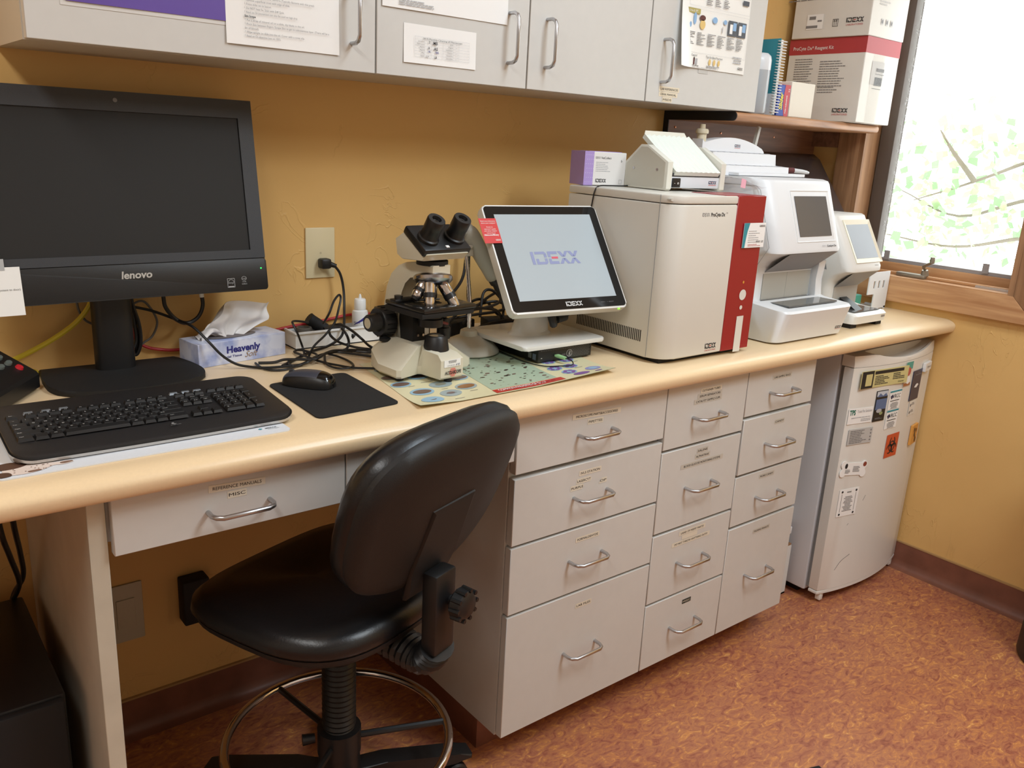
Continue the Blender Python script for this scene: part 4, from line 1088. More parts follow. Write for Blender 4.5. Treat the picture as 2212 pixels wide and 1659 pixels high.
# ------------------------------------------------------------------ tissue box
tb = thing('tissue_box', 'pale blue cloud print tissue box', 'tissue box', (0.574, -0.130, H), 0.188)
CLOUD = blotch_mat('cloud print', (150, 164, 210), (216, 220, 236), 17, 0.45, 0.40, 0.58)
w, d, h = 0.213, 0.078, 0.052
b = B()
b.box(0, w, 0, d, 0, h-0.0005, bev=0.001, seg=1); b.obj('carton', CLOUD, tb)
b = B()
b.disc((w*.47, d*.5, h), 0.060, X, Y, 0, 28, 0.024, off=0.0006); b.obj('opening', mat('slot shadow grey', (120, 112, 112), 0.8), tb, smooth=0)
b = B(); b.text('Heavenly', (w*0.50, 0, h*0.60), 0.0145, X, Z, 0, w=0.082, bold=0.035); b.text('Facial Tissue', (w*0.37, 0, h*0.31), 0.0050, X, Z, 0, w=0.045, bold=0.015); b.text('Soft', (w*0.585, 0, h*0.30), 0.0130, X, Z, 1, w=0.032, shear=0.5)
b.obj('lettering', [mat('navy lettering', (40, 42, 122), 0.5), mat('bronze lettering', (146, 116, 84), 0.5)], tb, smooth=0)
ts = thing('tissue', 'white tissue pulled up out of the cloud print box', 'tissue', (0.672, -0.070, H + h), 0.188)
b = B(); rnd = random.Random(9); ph_ = [rnd.uniform(0, 6.28) for _ in range(6)]
def tf(u, v):
    wv = 0.030 + 0.052*min(1, v*2.4)*(1 - 0.28*max(0, v-.55))
    x = (u-.5)*2*wv + 0.016*v - 0.010*(1-v)
    top = 0.088 - 0.030*(u-.62)**2*4
    z = 0.0008 + v*top*(0.90 + 0.10*math.sin(5*u+1)) - 0.012*math.sin(3.1*v)*math.sin(6*u+ph_[0])*v*0.4
    y = 0.010*math.sin(9*u + ph_[1] + 2*v)*(0.35+v*.8) + 0.006*math.sin(17*u + ph_[2] - 4*v) - 0.012*v*v + 0.004*math.sin(11*v+ph_[3])
    return (x, y, z)
b.grid(tf, 44, 24); b.grid(lambda u, v: Vector(tf(u, v)) + Vector((0, .0009, 0)), 44, 24)
def tf2(u, v):
    x = -0.030 - 0.055*u*(1 if True else 0); y = 0.012*math.sin(7*v + 3*u) + (v-.5)*0.026*(1-.3*u)
    return (x, y, 0.0015 + 0.018*math.sin(math.pi*min(1, u*1.1))*(1 - abs(v-.5)) + 0.004*math.sin(13*v))
b.grid(tf2, 14, 12); b.grid(lambda u, v: Vector(tf2(u, v)) + Vector((0, 0, .0009)), 14, 12)
b.obj('ply', mat('tissue paper', (236, 232, 230), 0.9), ts, smooth=60)

# ------------------------------------------------------------------ white tray with bottle and adapters
org = (0.93, -0.036, H)
tr = thing('plastic_tray', 'white plastic tray against the wall behind the cords', 'tray', org)
b = B(org); x0, x1, y0, y1, hh_ = 0.818, 1.052, -0.068, -0.010, 0.038
for (a0, a1, c0, c1) in ((x0, x1, y0, y0+.003), (x0, x1, y1-.003, y1), (x0, x0+.003, y0+.003, y1-.003), (x1-.003, x1, y0+.003, y1-.003)):
    b.box(a0, a1, c0, c1, H+.0005, H+hh_)
b.box(x0, x1, y0, y1, H+.0003, H+.003); b.obj('bin', WHITE, tr)
b = B(org)
for (a0, a1, c0, c1) in ((x0-.003, x1+.003, y0-.004, y0+.003), (x0-.003, x0+.003, y0+.003, y1), (x1-.003, x1+.003, y0+.003, y1)):
    b.box(a0, a1, c0, c1, H+hh_-.002, H+hh_+.003, bev=.001, seg=1)
b.obj('rim', WHITE, tr)
bt = thing('dropper_bottle', 'small white immersion oil dropper bottle in the tray', 'bottle', (1.000, -0.040, H+.0032))
CLOUDY = mat('cloudy plastic', (224, 224, 222), 0.3)
b = B(); b.lathe([(0, 0), (.0185, 0), (.0195, .002), (.0195, .066), (.0180, .071), (.0135, .073), (.0135, .078), (0, .078)], n=28); b.obj('body', CLOUDY, bt)
b = B(); b.lathe([(0, .075), (.0140, .075), (.0145, .077), (.0140, .098), (.0125, .100), (.0040, .101), (.0034, .106), (.0020, .111), (0, .112)], n=24); b.obj('cap', WHITE, bt)
b = B()
rt = Vector((.80, -.60, 0)); nn = Vector((-.60, -.80, 0))
def cyl_text(s, zc, hgt, wid, rad, a_c, mi, bold=0.0):
    vs, fs = text_mesh(s, bold, 0.0); xs0 = min(v[0] for v in vs); xs1 = max(v[0] for v in vs); sc_ = wid/(xs1-xs0)
    V = []
    for v in vs:
        a = a_c + ((v[0]-(xs0+xs1)/2)*sc_)/rad
        V.append(b.v((rad*math.cos(a), rad*math.sin(a), zc + (v[1]-.35)*hgt/.7)))
    for q in fs: b.f([V[i] for i in q], mi)
ac = math.atan2(-.80, -.60)
cyl_text('J0326A', .024, .0085, .026, .01975, ac, 0, .03); cyl_text('IMMERSION OIL', .014, .0035, .024, .01975, ac, 0); cyl_text('RESOLVE', .044, .0045, .016, .01975, ac - .25, 0)
for k in range(10):
    a0 = ac - .7 + k*.14; a1 = a0 + .14; z0 = .037 + k*.0013; z1 = z0 + .0013; h0 = .001 + k*.0007; h1 = h0 + .0007; rr = .01972
    b.poly([(rr*math.cos(a0), rr*math.sin(a0), z0), (rr*math.cos(a1), rr*math.sin(a1), z1), (rr*math.cos(a1), rr*math.sin(a1), z1+h1), (rr*math.cos(a0), rr*math.sin(a0), z0+h0)], 0)
b.obj('print', BLUEINK, bt, smooth=0)
ad = thing('camera_adapter', 'black microscope camera adapter with a white sticker lying in the tray', 'adapter', (0.905, -0.043, H+.003))
b = B(); b.tube([(-.010, -.003, .022), (.012, 0, .022), (.045, .004, .024)], [.0205, .021, .0205], 18); b.obj('barrel', BLACK, ad)
b = B(); b.tube([(.0, .004, .032), (-.030, .012, .056), (-.036, .013, .061)], [.016, .014, .0145], 16); b.obj('eyepiece', BLACKM, ad)
b = B(); b.tube([(.052, -.008, .028), (.060, -.014, .018), (.066, -.016, .012)], [.009, .012, .012], 12); b.obj('connector', BLACK, ad)
b = B(); b.M = Matrix.Translation((.024, -.0195, .028)) @ Matrix.Rotation(-.35, 4, 'Y'); b.box(-.018, .018, -.001, 0, -.0055, .0055); b.M = None; b.obj('sticker', PAPER, ad)
b = B((.852, -.040, H+.003)); b.lathe([(0, 0), (.0185, 0), (.0190, .004), (.0190, .040), (.0175, .043), (.0140, .043), (.0140, .036), (0, .035)], (.852, -.040, H+.003), 24)
tag(b.obj('lens_cap', mat('smoky grey rubber', (92, 86, 78), 0.6), loc=(.852, -.040, H+.003)), 'round smoky grey cap standing in the tray', 'cap')
b = B((1.068, -.130, H)); b.poly([(1.035, -.165, H+.001), (1.085, -.155, H+.001), (1.100, -.105, H+.052), (1.065, -.085, H+.060)]); b.poly([(1.035, -.164, H+.001), (1.085, -.154, H+.001), (1.100, -.104, H+.052), (1.065, -.084, H+.060)])
tag(b.obj('folded_leaflet', PAPER, loc=(1.068, -.130, H)), 'folded white leaflet leaning behind the microscope base', 'leaflet')

bh = thing('handled_tool', 'black handled tool standing in a white sleeve behind the microscope arm', 'tool', (1.092, -.050, H))
b = B(); b.prism([(-.012, 0), (.014, 0), (.010, .118), (-.016, .126)], 'y', -.006, .006); b.obj('sleeve', PAPER, bh)
b = B(); b.tube(spline([(-.003, 0, .100), (-.004, 0, .126), (.004, 0, .150), (.014, 0, .160)], 4), [.007]*5 + [.010]*5 + [.008]*3, 10); b.obj('handle', BLACK, bh)

# ------------------------------------------------------------------ wall outlets
def outlet_face(b, zc, mi_f=0, mi_s=1, xo=0.0):
    b.lathe([(0, -.0045), (.0165, -.0045), (.0172, -.0035), (.0172, -.002)], (xo, 0, zc), 22, mi_f, 'y')
IV = mat('ivory plastic', (222, 208, 170), 0.35); SLOT = mat('slot black', (26, 22, 18), 0.6)
ot = thing('wall_outlet', 'ivory duplex wall outlet above the counter', 'outlet', (0.9135, 0, 1.1235))
b = B(); b.box(-.0375, .0375, -.0050, -.0002, -.0595, .0595, bev=.002); b.obj('plate', IV, ot)
for zc in (.0245, -.0245):
    b = B(); outlet_face(b, zc); f_ = b.obj('receptacle', IV, ot)
    b = B(); b.rect((-.0062, -.0046, zc+.004), .0020, .0085, X, Z, 0); b.rect((.0062, -.0046, zc+.004), .0020, .0070, X, Z, 0); b.disc((0, -.0046, zc-.0075), .0026, X, Z, 0, 10, off=.0003); b.obj('slots', SLOT, f_, smooth=0)
b = B(); b.disc((0, -.005, 0), .0028, X, Z, 0, 12, off=.0004); b.obj('screw', mat('ivory screw', (196, 184, 150), 0.4), ot, smooth=0)
ot2 = thing('covered_outlet', 'dim beige outlet plate on the wall under the desk', 'outlet', (0.4225, 0, 0.322))
b = B(); b.box(-.038, .038, -.006, -.0002, -.072, .072, bev=.002); b.obj('plate', mat('old beige plastic', (190, 182, 160), 0.5), ot2)
b = B(); b.box(-.020, .020, -.009, -.006, -.036, .036, bev=.001); b.obj('insert', MATS['old beige plastic'], ot2)
bx = thing('power_adapter', 'black power adapter plugged low on the wall under the desk', 'adapter', (0.570, -.025, 0.324))
b = B(); b.box(-.030, .032, -.020, .0245, -.058, .054, bev=.004); b.obj('body', BLACKM, bx)
b = B(); b.box(-.006, .006, .020, .0248, -.01, .01); b.obj('prongs', STEEL, bx)

# ------------------------------------------------------------------ cords
CORD = mat('black cord', (24, 24, 25), 0.45); CORDG = mat('grey cord', (104, 100, 96), 0.5); CORDY = mat('yellow cord', (214, 190, 50), 0.45); CORDR = mat('red cord', (178, 34, 40), 0.45)
def cord(name, label, runs, r, m, plug=None, cat='cord'):
    p0 = runs[0][0]; t = thing(name, label, cat, (p0[0], p0[1], p0[2]))
    for i, pts in enumerate(runs):
        b = B(p0); b.tube(spline(pts, 7), r, 8); b.obj('cable' if i == 0 else 'cable_loop', m, t)
    return t
t = cord('plugged_cord', 'black power cord plugged into the ivory outlet and hanging to the counter', [[(0.936, -0.028, 1.098), (0.952, -0.030, 1.075), (0.958, -0.035, 1.038), (0.951, -0.052, 0.996), (0.935, -0.080, 0.958), (0.924, -0.085, 0.934), (0.888, -0.092, 0.918), (0.837, -0.108, 0.914), (0.779, -0.155, 0.914), (0.729, -0.195, 0.914)]], .0032, CORD)
b = B((0.936, -0.028, 1.098)); b.box(.905, .931, -.030, -.0046, 1.088, 1.112, bev=.005); b.tube([(.926, -.020, 1.100), (.942, -.030, 1.094)], [.007, .005], 10); b.obj('plug', BLACK, t)
cord('accessory_cord', 'black cord coiled in loops beside the microscope base', [
    [(0.814, -0.145, 0.914), (0.825, -0.150, 0.938), (0.863, -0.130, 0.956), (0.891, -0.120, 0.980), (0.907, -0.110, 1.011), (0.917, -0.100, 1.031), (0.912, -0.100, 1.039), (0.894, -0.110, 1.027), (0.877, -0.120, 1.002), (0.872, -.10, .975)],
    [(0.815, -0.120, 0.914), (0.816, -0.106, 0.930), (0.799, -0.120, 0.963), (0.794, -0.110, 0.981), (0.797, -0.100, 0.986), (0.813, -0.090, 0.984), (0.845, -0.080, 0.976)],
    [(0.688, -0.149, 0.914), (0.685, -0.188, 0.914), (0.696, -0.217, 0.914), (0.723, -0.225, 0.914), (0.760, -0.212, 0.916), (0.783, -0.213, 0.922), (0.821, -0.171, 0.922), (0.820, -0.123, 0.920), (0.815, -0.090, 0.916), (0.806, -0.091, 0.915), (0.800, -0.104, 0.915), (0.798, -0.170, 0.920), (0.814, -0.210, 0.916), (0.831, -0.250, 0.916), (0.851, -0.284, 0.916), (0.890, -0.310, 0.916)],
    [(0.848, -0.154, 0.915), (0.824, -0.205, 0.915), (0.815, -0.244, 0.915), (0.822, -0.276, 0.916), (0.842, -0.284, 0.917), (0.859, -0.269, 0.917), (0.867, -0.231, 0.917), (0.863, -0.189, 0.918), (0.855, -0.158, 0.918)]], .0026, CORD)
cord('scope_cord', 'black cord running from the tray to the back of the microscope', [
    [(0.901, -0.100, 0.970), (0.911, -0.120, 0.971), (0.920, -0.150, 0.963), (0.929, -0.180, 0.949), (0.960, -0.160, 0.925), (0.977, -0.176, 0.917)],
    [(0.886, -0.100, 0.957), (0.881, -0.120, 0.949), (0.906, -0.105, 0.930), (0.928, -0.111, 0.920), (0.946, -0.137, 0.917), (0.975, -0.171, 0.917)],
    [(0.919, -0.100, 0.959), (0.921, -0.120, 0.948), (0.928, -0.118, 0.930), (0.921, -0.124, 0.917), (0.902, -0.138, 0.916)],
    [(0.694, -0.150, 0.914), (0.725, -0.160, 0.914), (0.745, -0.170, 0.920), (0.768, -0.188, 0.922), (0.801, -0.207, 0.924), (0.839, -0.179, 0.926), (0.874, -0.152, 0.922), (0.914, -0.152, 0.917), (0.944, -0.178, 0.916), (0.960, -0.172, 0.916), (0.949, -0.162, 0.917), (0.902, -0.159, 0.922)],
    [(0.762, -0.157, 0.914), (0.747, -0.185, 0.914), (0.748, -0.203, 0.914), (0.763, -0.205, 0.914), (0.786, -0.195, 0.916), (0.818, -0.171, 0.918), (0.849, -0.155, 0.918), (0.883, -0.150, 0.917), (0.907, -0.180, 0.917), (0.937, -0.227, 0.917)]], .0031, CORD)
cord('monitor_cord', 'black cord sagging from behind the monitor in front of the tissue box', [[(0.475, -0.045, 1.035), (0.511, -0.050, 1.024), (0.554, -0.070, 1.005), (0.572, -0.110, 0.997), (0.590, -0.145, 0.972), (0.611, -0.160, 0.944), (0.636, -0.165, 0.924), (0.661, -0.175, 0.916), (0.699, -0.196, 0.914), (0.770, -0.205, 0.914)]], .0029, CORD)
t = cord('video_cable', 'thick black cable looping under the right of the monitor', [[(0.522, -0.068, 1.12), (0.528, -0.070, 1.059), (0.532, -0.070, 1.033), (0.551, -0.070, 1.007), (0.574, -0.070, 0.997), (0.597, -0.070, 1.008), (0.608, -0.070, 1.032), (0.606, -0.070, 1.062), (.602, -.068, 1.12)]], .0042, CORD)
b = B((0.522, -0.068, 1.12)); b.cyl((.607, -.070, 1.050), (.605, -.069, 1.075), .0048, n=10); b.obj('cable_tag', PAPER, t)
cord('ethernet_cable', 'yellow network cable running down behind the phone', [[(0.398, -0.050, 1.10), (0.396, -0.050, 1.063), (0.389, -0.045, 1.039), (0.363, -0.040, 1.008), (0.321, -0.030, 0.977), (0.278, -0.024, 0.954), (0.240, -0.018, 0.936), (.215, -.014, .918)], [(0.235, -0.012, 0.914), (0.264, -0.010, 0.914), (0.284, -0.014, 0.914), (0.290, -0.030, 0.914), (0.282, -0.053, 0.914), (0.262, -0.062, 0.9155)]], .0052, CORDY)
cord('red_cable', 'red network cable lying along the foot of the wall', [[(0.478, -0.012, 0.99), (0.481, -0.012, 0.962), (0.500, -0.012, 0.942), (0.531, -0.010, 0.931), (0.585, -0.008, 0.925), (0.754, -0.006, 0.929), (0.799, -0.006, 0.948), (0.919, -0.006, 0.960), (0.994, -0.006, 0.968), (1.060, -0.006, 0.962), (1.09, -.01, .93)]], .0034, CORDR)
cord('grey_cable', 'thin grey cable hanging in a curve behind the monitor column', [[(0.372, -0.030, 1.10), (0.373, -0.030, 1.052), (0.377, -0.030, 1.028), (0.390, -0.030, 1.008), (0.420, -0.026, 1.000), (.470, -.022, 1.03), (0.498, -0.020, 1.041), (0.515, -0.020, 1.025), (0.527, -0.020, 0.994), (0.516, -0.020, 0.965), (0.498, -0.020, 0.952), (.48, -.02, .94)]], .0024, CORDG)
cord('cable_bundle', 'bundle of black cables hanging down beside the monitor column', [[(0.471, -0.050, 1.10), (0.471, -0.050, 1.048), (0.482, -0.050, 0.999), (0.483, -0.050, 0.960), (0.474, -0.050, 0.936), (0.466, -0.048, 0.942), (0.476, -0.046, 0.965), (0.474, -0.046, 1.010), (.468, -.045, 1.08)], [(0.466, -0.042, 1.09), (0.470, -0.040, 1.03), (0.478, -0.042, 0.98), (0.476, -0.044, 0.945), (0.468, -0.040, 0.936), (.462, -.038, .96)]], .0040, CORD)
cord('floor_cable', 'pair of dark cables hanging in the dark left knee space', [[(0.160, -0.30, 0.86), (0.167, -0.300, 0.721), (0.182, -0.250, 0.642), (0.200, -0.180, 0.558), (0.205, -0.110, 0.500), (0.19, -0.066, 0.44), (.17, -.062, .38)], [(0.185, -0.30, 0.86), (0.190, -0.28, 0.72), (0.205, -0.20, 0.62), (0.215, -0.12, 0.53), (0.20, -0.060, 0.46), (.18, -.056, .36)]], .0048, CORD)
# ------------------------------------------------------------------ parasite identification chart lying on the counter
FLp, FRp, BRp, BLp = Vector((.828, -.588, 0)), Vector((1.357, -.574, 0)), Vector((1.425, -.238, 0)), Vector((.886, -.245, 0))
org = (1.12, -0.41, H)
pc = thing('laminated_chart', 'laminated parasite chart lying on the counter under the microscope', 'chart', org)
def chz(u, v):
    return H + 0.0008 + 0.010*max(0, u-.55)/.45*max(0, 1-v*2.6)**2 + 0.006*max(0, .18-u)/.18*max(0, 1-v*3)**2 + 0.002*max(0, 1-v*9)
def chp(u, v, dz=0.0):
    p = (FLp*(1-u) + FRp*u)*(1-v) + (BLp*(1-u) + BRp*u)*v
    return Vector((p.x, p.y, chz(u, v) + dz))
CHY = mat('chart cream', (226, 218, 178), 0.28); 
b = B(org); b.grid(lambda u, v: chp(u, v), 30, 18); b.grid(lambda u, v: chp(u, v, -.0006), 30, 18); b.obj('sheet', CHY, pc)
b = B(org)
def cell(u, v, ru, rv, mi, off, n=18, rot=0.0):
    b.poly([chp(min(.995, max(.005, u + ru*math.cos(2*math.pi*k/n)*math.cos(rot) - rv*1.65*math.sin(2*math.pi*k/n)*math.sin(rot)*.6)), min(.99, max(.01, v + rv*math.sin(2*math.pi*k/n)*math.cos(rot) + ru*.6*math.cos(2*math.pi*k/n)*math.sin(rot))), off) for k in range(n)], mi)
def quadp(u0, u1, v0, v1, mi, off, n=10):
    for i in range(n):
        a, c = u0+(u1-u0)*i/n, u0+(u1-u0)*(i+1)/n; b.poly([chp(a, v0, off), chp(c, v0, off), chp(c, v1, off), chp(a, v1, off)], mi)
for i in range(8):
    quadp(.36, .70, .10+i*.10, .10+(i+1)*.10, 0, .0004, 12)
quadp(.355, .715, .015, .085, 1, .0006, 16)
# left block: pale blue discs with brown egg drawings
rnd = random.Random(21)
for (u, v, mi_d, mi_e, ru, rv, er, rot) in ((.085, .10, 2, 5, .048, .06, .45, .4), (.19, .17, 3, 6, .048, .06, .40, .2), (.09, .27, 2, 5, .052, .065, .78, .3), (.285, .24, 3, 7, .050, .06, .85, -.5), (.20, .35, 3, 4, .052, .06, .5, -.2), (.31, .42, 2, 5, .045, .055, .9, .2), (.05, .46, 2, 5, .045, .055, .85, .1), (.05, .62, 4, 5, .045, .05, .9, .2), (.16, .56, 2, 5, .05, .06, .7, .1), (.06, .80, 3, 4, .04, .05, .6, 0), (.20, .78, 2, 4, .045, .05, .6, 0), (.30, .68, 3, 4, .04, .05, .6, 0)):
    cell(u, v, ru, rv, mi_d, .0006); cell(u, v, ru*er, rv*er*.75, mi_e, .0009, rot=rot); cell(u, v, ru*er*.8, rv*er*.5, mi_e, .0011, rot=rot)
# centre block: many small dark bodies on green
for k in range(70):
    u, v = .38 + rnd.random()*.30, .12 + rnd.random()*.74; s = rnd.choice((.006, .007, .009, .012))
    cell(u, v, s, s*1.0, rnd.choice((8, 5, 5, 8)), .0008, 9, rnd.uniform(-1, 1))
for k in range(40):
    u, v = .38 + rnd.random()*.30, .12 + rnd.random()*.74; cell(u, v, .006, .004, 9, .0007, 6, rnd.uniform(-1, 1))
# right block: purple stained cells
for (u, v) in ((.80, .16), (.86, .28), (.77, .28), (.90, .42), (.80, .44)):
    cell(u, v, .040, .05, 2, .0006)
    for k in range(6):
        a = k*1.05 + u*9; cell(u + .024*math.cos(a), v + .03*math.sin(a), .012, .015, 10, .0009, 8)
cell(.83, .07, .045, .035, 10, .0007, rot=.15); cell(.93, .14, .042, .045, 11, .0006); cell(.93, .14, .026, .022, 2, .0009, rot=.3); cell(.92, .05, .022, .012, 10, .0007, rot=.2)
for k, (u, v) in enumerate(((.75, .55), (.86, .58), (.93, .56), (.78, .70), (.88, .74))):
    cell(u, v, .038, .045, 3, .0006); cell(u, v, .024, .025, 11, .0009)
b.M = None
du = (FRp-FLp).normalized()
for k in range(22):
    u = rnd.choice((.08, .19, .29, .16, .80, .88, .93)); v = rnd.random()*.8 + .03
    p = chp(u, v, .0006); b.rect(p, rnd.uniform(.012, .030), .0016, du, Y, 12, off=.0004)
for k in range(9):
    p = chp(.42 + k*.030, .05, .0008); b.rect(p, .011, .006, du, Y, 13, off=.0004)
b.text('FECAL SPORULATION', chp(.16, .93, .001), .007, du, Y, 14, w=.10, off=.0006); b.text('BLOOD PARASITES', chp(.84, .50, .001), .006, du, Y, 14, w=.09, off=.0006)
b.text('COMMON PARASITES OF DOGS & CATS', chp(.53, .05, .0012), .010, du, Y, 15, w=.165, off=.0007)
b.obj('print', [mat('chart green', (176, 194, 170), 0.3), mat('chart red', (196, 52, 46), 0.3), mat('chart sky', (150, 190, 214), 0.3), mat('chart grey blue', (158, 174, 176), 0.3), mat('chart stone', (146, 146, 130), 0.3), mat('chart brown', (116, 90, 80), 0.3), mat('chart tan grey', (122, 108, 104), 0.3), mat('chart rust', (150, 104, 66), 0.3), mat('chart umber', (70, 58, 48), 0.3), mat('chart moss', (150, 156, 124), 0.3), mat('chart violet', (130, 88, 160), 0.3), mat('chart lilac', (152, 150, 200), 0.3), GINK, mat('chart dark red', (160, 40, 40), 0.3), DKGREY, PAPER], pc, smooth=0)

# ------------------------------------------------------------------ microscope
ms = thing('microscope', 'cream binocular laboratory microscope with a black stage', 'microscope', (0.972, -0.362, H+0.0022), 0.10)
def ring_stack(b, rings, mi=0, cap=True):
    RR = [[b.v(p) for p in r] for r in rings]; n = len(RR[0])
    for A_, C_ in zip(RR, RR[1:]):
        for i in range(n):
            j = (i+1) % n; b.f([A_[i], A_[j], C_[j], C_[i]], mi)
    if cap:
        b.f(list(reversed(RR[0])), mi); b.f(RR[-1], mi)
half = [(0.030, -.104), (.034, -.046), (.040, -.040), (.092, -.052), (.100, -.046), (.098, .020), (.086, .062), (.060, .090), (.020, .100)]
out = half + [(-x, y) for x, y in reversed(half)]
def sc(p, f, fy_=None, c=(0, .02)): return (c[0] + (p[0]-c[0])*f, c[1] + (p[1]-c[1])*(f if fy_ is None else fy_))
b = B()
lo = [(x*.97, y*.97, .008) for x, y in out]; m1 = [(x, y, .012) for x, y in out]
def bz(x, y, t_):
    # raised spine along the middle, nose block at the front
    wing = max(0, abs(x) - .030) / .07
    return .024 + t_*0
m2 = [(x, y, .026 + (.022 if y < -.07 else 0.0) + (.020 if y > .05 else 0.0)) for x, y in out]
m3 = []
for x, y in out:
    if y < -.07: m3.append((x*.86, -.088, .058))
    elif y < -.043 and abs(x) < .036: m3.append((x*.88, y, .060))
    else: m3.append((max(-.040, min(.040, x*.52)), y*.80 + (.008 if y > 0 else 0.0), .068))
ring_stack(b, [lo, m1, m2, m3]); base = b.obj('base', CREAM, ms, smooth=32)
for p in ((-.080, -.030), (.080, -.030), (-.050, .075), (.050, .075), (0, -.092)):
    b = B(); b.cyl((p[0], p[1], 0), (p[0], p[1], .009), .009, n=12); b.obj('rubber_foot', BLACKM, base)
b = B(); b.lathe([(.028, .056), (.0275, .060), (.0235, .086), (.0200, .090), (.0170, .090), (.0165, .087), (0, .087)], (0, -.050, 0), 30, 0); b.obj('illuminator', BLACK, ms)
b = B(); b.disc((0, -.050, .0885), .0165, X, Y, 0, 24); b.obj('illuminator_lens', mat('dull lens', (112, 106, 96), 0.15), ms, smooth=0)
arm = [(.104, .050), (.106, .100), (.104, .140), (.096, .174), (.080, .204), (.056, .224), (.030, .234), (.000, .238), (-.062, .238), (-.062, .214), (-.010, .213), (.014, .207), (.032, .192), (.044, .170), (.050, .145), (.052, .110), (.046, .070), (.036, .055)]
b = B(); b.prism(arm, 'x', -.024, .024, bev=.004); b.obj('arm', CREAM, ms, smooth=35)
b = B(); b.prism([(.056, .120), (.058, .172), (.050, .174), (.048, .120)], 'x', -.020, .020); b.obj('arm_inset', CREAM, ms)
b = B(); b.rect((0, .0478, .156), .026, .011, X, Z, 0); b.text('MODEL 3088', (0, .0478, .156), .0035, X, Z, 1, w=.020); b.obj('serial_plate', [mat('plate grey', (110, 108, 100), 0.4), GINK], ms, smooth=0)
# head
b = B(); b.cyl((0, -.030, .236), (0, -.030, .245), .033, n=30); b.obj('head_ring', BLACKM, ms)
hd = [(-.066, .250), (.000, .246), (.018, .254), (.024, .286), (-.004, .302), (-.082, .264)]
b = B(); b.prism(hd, 'x', -.056, .056, bev=.004); b.obj('head', CREAM, ms, smooth=30)
a45 = R(33)
HM = Matrix.Translation((0, -.040, .290)) @ Matrix.Rotation(a45, 4, 'X')
b = B(); b.M = HM; b.box(-.061, .061, -.046, .034, -.008, .010, bev=.004); b.M = None; b.obj('face_plate', BLACK, ms)
for sx_ in (-.034, .034):
    b = B(); b.M = HM @ Matrix.Translation((sx_, -.012, 0)); b.lathe([(.0225, .008), (.0225, .016), (.0195, .018), (.0180, .036), (.0190, .038), (.0190, .058), (.0178, .061), (.0100, .061), (.0088, .056), (0, .0555)], n=26); b.M = None
    e = b.obj('eyepiece', BLACK, ms)
    b = B(); b.M = HM @ Matrix.Translation((sx_, -.012, 0)); b.lathe([(.0086, .0562), (.006, .0572), (0, .0578)], n=18); b.M = None; b.obj('lens', BLACKG, e)
b = B(); b.M = HM @ Matrix.Translation((.000, -.038, .0102)); b.box(-.004, .004, -.003, .003, 0, .0012); b.M = None; b.obj('index_mark', PAPER, ms)
# nosepiece and objectives
NM = Matrix.Translation((0, -.034, .204)) @ Matrix.Rotation(R(-14), 4, 'X') @ Matrix.Rotation(R(8), 4, 'Y')
b = B(); b.M = NM; b.lathe([(0, -.012), (.026, -.012), (.036, -.006), (.0415, .000), (.0415, .006), (.038, .010), (.024, .014), (0, .016)], n=36); b.M = None; b.obj('nosepiece', mat('satin chrome', (176, 174, 178), 0.22, 1.0), ms)
for az, tilt_, ln in ((-150, 2, 1.12), (-30, 30, 1.25), (60, 32, 1.0), (165, 34, .8)):
    OM = NM @ Matrix.Rotation(R(az), 4, 'Z') @ Matrix.Translation((.020, 0, -.008)) @ Matrix.Rotation(R(-tilt_), 4, 'Y')
    b = B(); b.M = OM; b.lathe([(0, 0), (.0125, 0), (.0125, -.018*ln), (.0122, -.019*ln)], n=22, mi=0); b.lathe([(.0130, -.019*ln), (.0130, -.028*ln)], n=22, mi=1); b.lathe([(.0115, -.028*ln), (.0115, -.036*ln), (.0095, -.044*ln), (.0085, -.045*ln)], n=22, mi=0); b.lathe([(.0090, -.045*ln), (.0070, -.052*ln), (0, -.052*ln)], n=22, mi=1); b.M = None
    b.obj('objective', [CHROME, BLACK], ms)
# stage
b = B(); b.box(-.062, .078, -.086, .048, .146, .156, bev=.003); stg = b.obj('stage', mat('black stage', (30, 29, 27), 0.22), ms)
b = B(); b.box(-.064, .076, -.082, .046, .134, .146, bev=.003); b.obj('stage_carriage', BLACKM, stg)
b = B(); b.prism([(.010 + .008*math.cos(R(a)), -.040 + .008*math.sin(R(a))) for a in range(180, 361, 20)] + [(.010 + .008*math.cos(R(a)), .010 + .008*math.sin(R(a))) for a in range(0, 181, 20)], 'z', .1561, .1566); b.obj('stage_slot', BLACKM, stg)
b = B(); b.box(-.072, -.020, -.002, .018, .156, .163, bev=.002); b.tube(spline([(-.03, -.006, .160), (.0, -.018, .159), (.03, -.020, .159)], 4), .002, 6); b.obj('slide_holder', BLACK, stg)
b = B(); b.cyl((-.058, .006, .163), (-.058, .006, .170), .009, n=14); b.obj('holder_screw', BLACK, stg)
b = B(); b.box(-.024, .024, .000, .060, .062, .136, bev=.002); b.obj('substage_block', BLACKM, ms)
b = B(); b.lathe([(.014, .104), (.026, .106), (.026, .122), (.022, .124), (.022, .136)], (0, -.030, 0), 26); b.obj('condenser', BLACK, ms)
b = B(); b.tube([(.024, -.030, .112), (.050, -.026, .104)], [.0035, .003], 8); b.obj('iris_lever', mat('dark red plastic', (120, 34, 34), 0.4), ms)
b = B(); b.lathe([(0, .068), (.0145, .068), (.0150, .070), (.0150, .092), (.0120, .094), (.0120, .112), (.006, .114), (.006, .134)], (.056, -.006, 0), 20); b.obj('stage_knob', BLACK, ms)
b = B(); b.rect((.014, -.0002, .092), .012, .026, X, Z, 0); b.obj('white_tag', PAPER, ms, smooth=0)
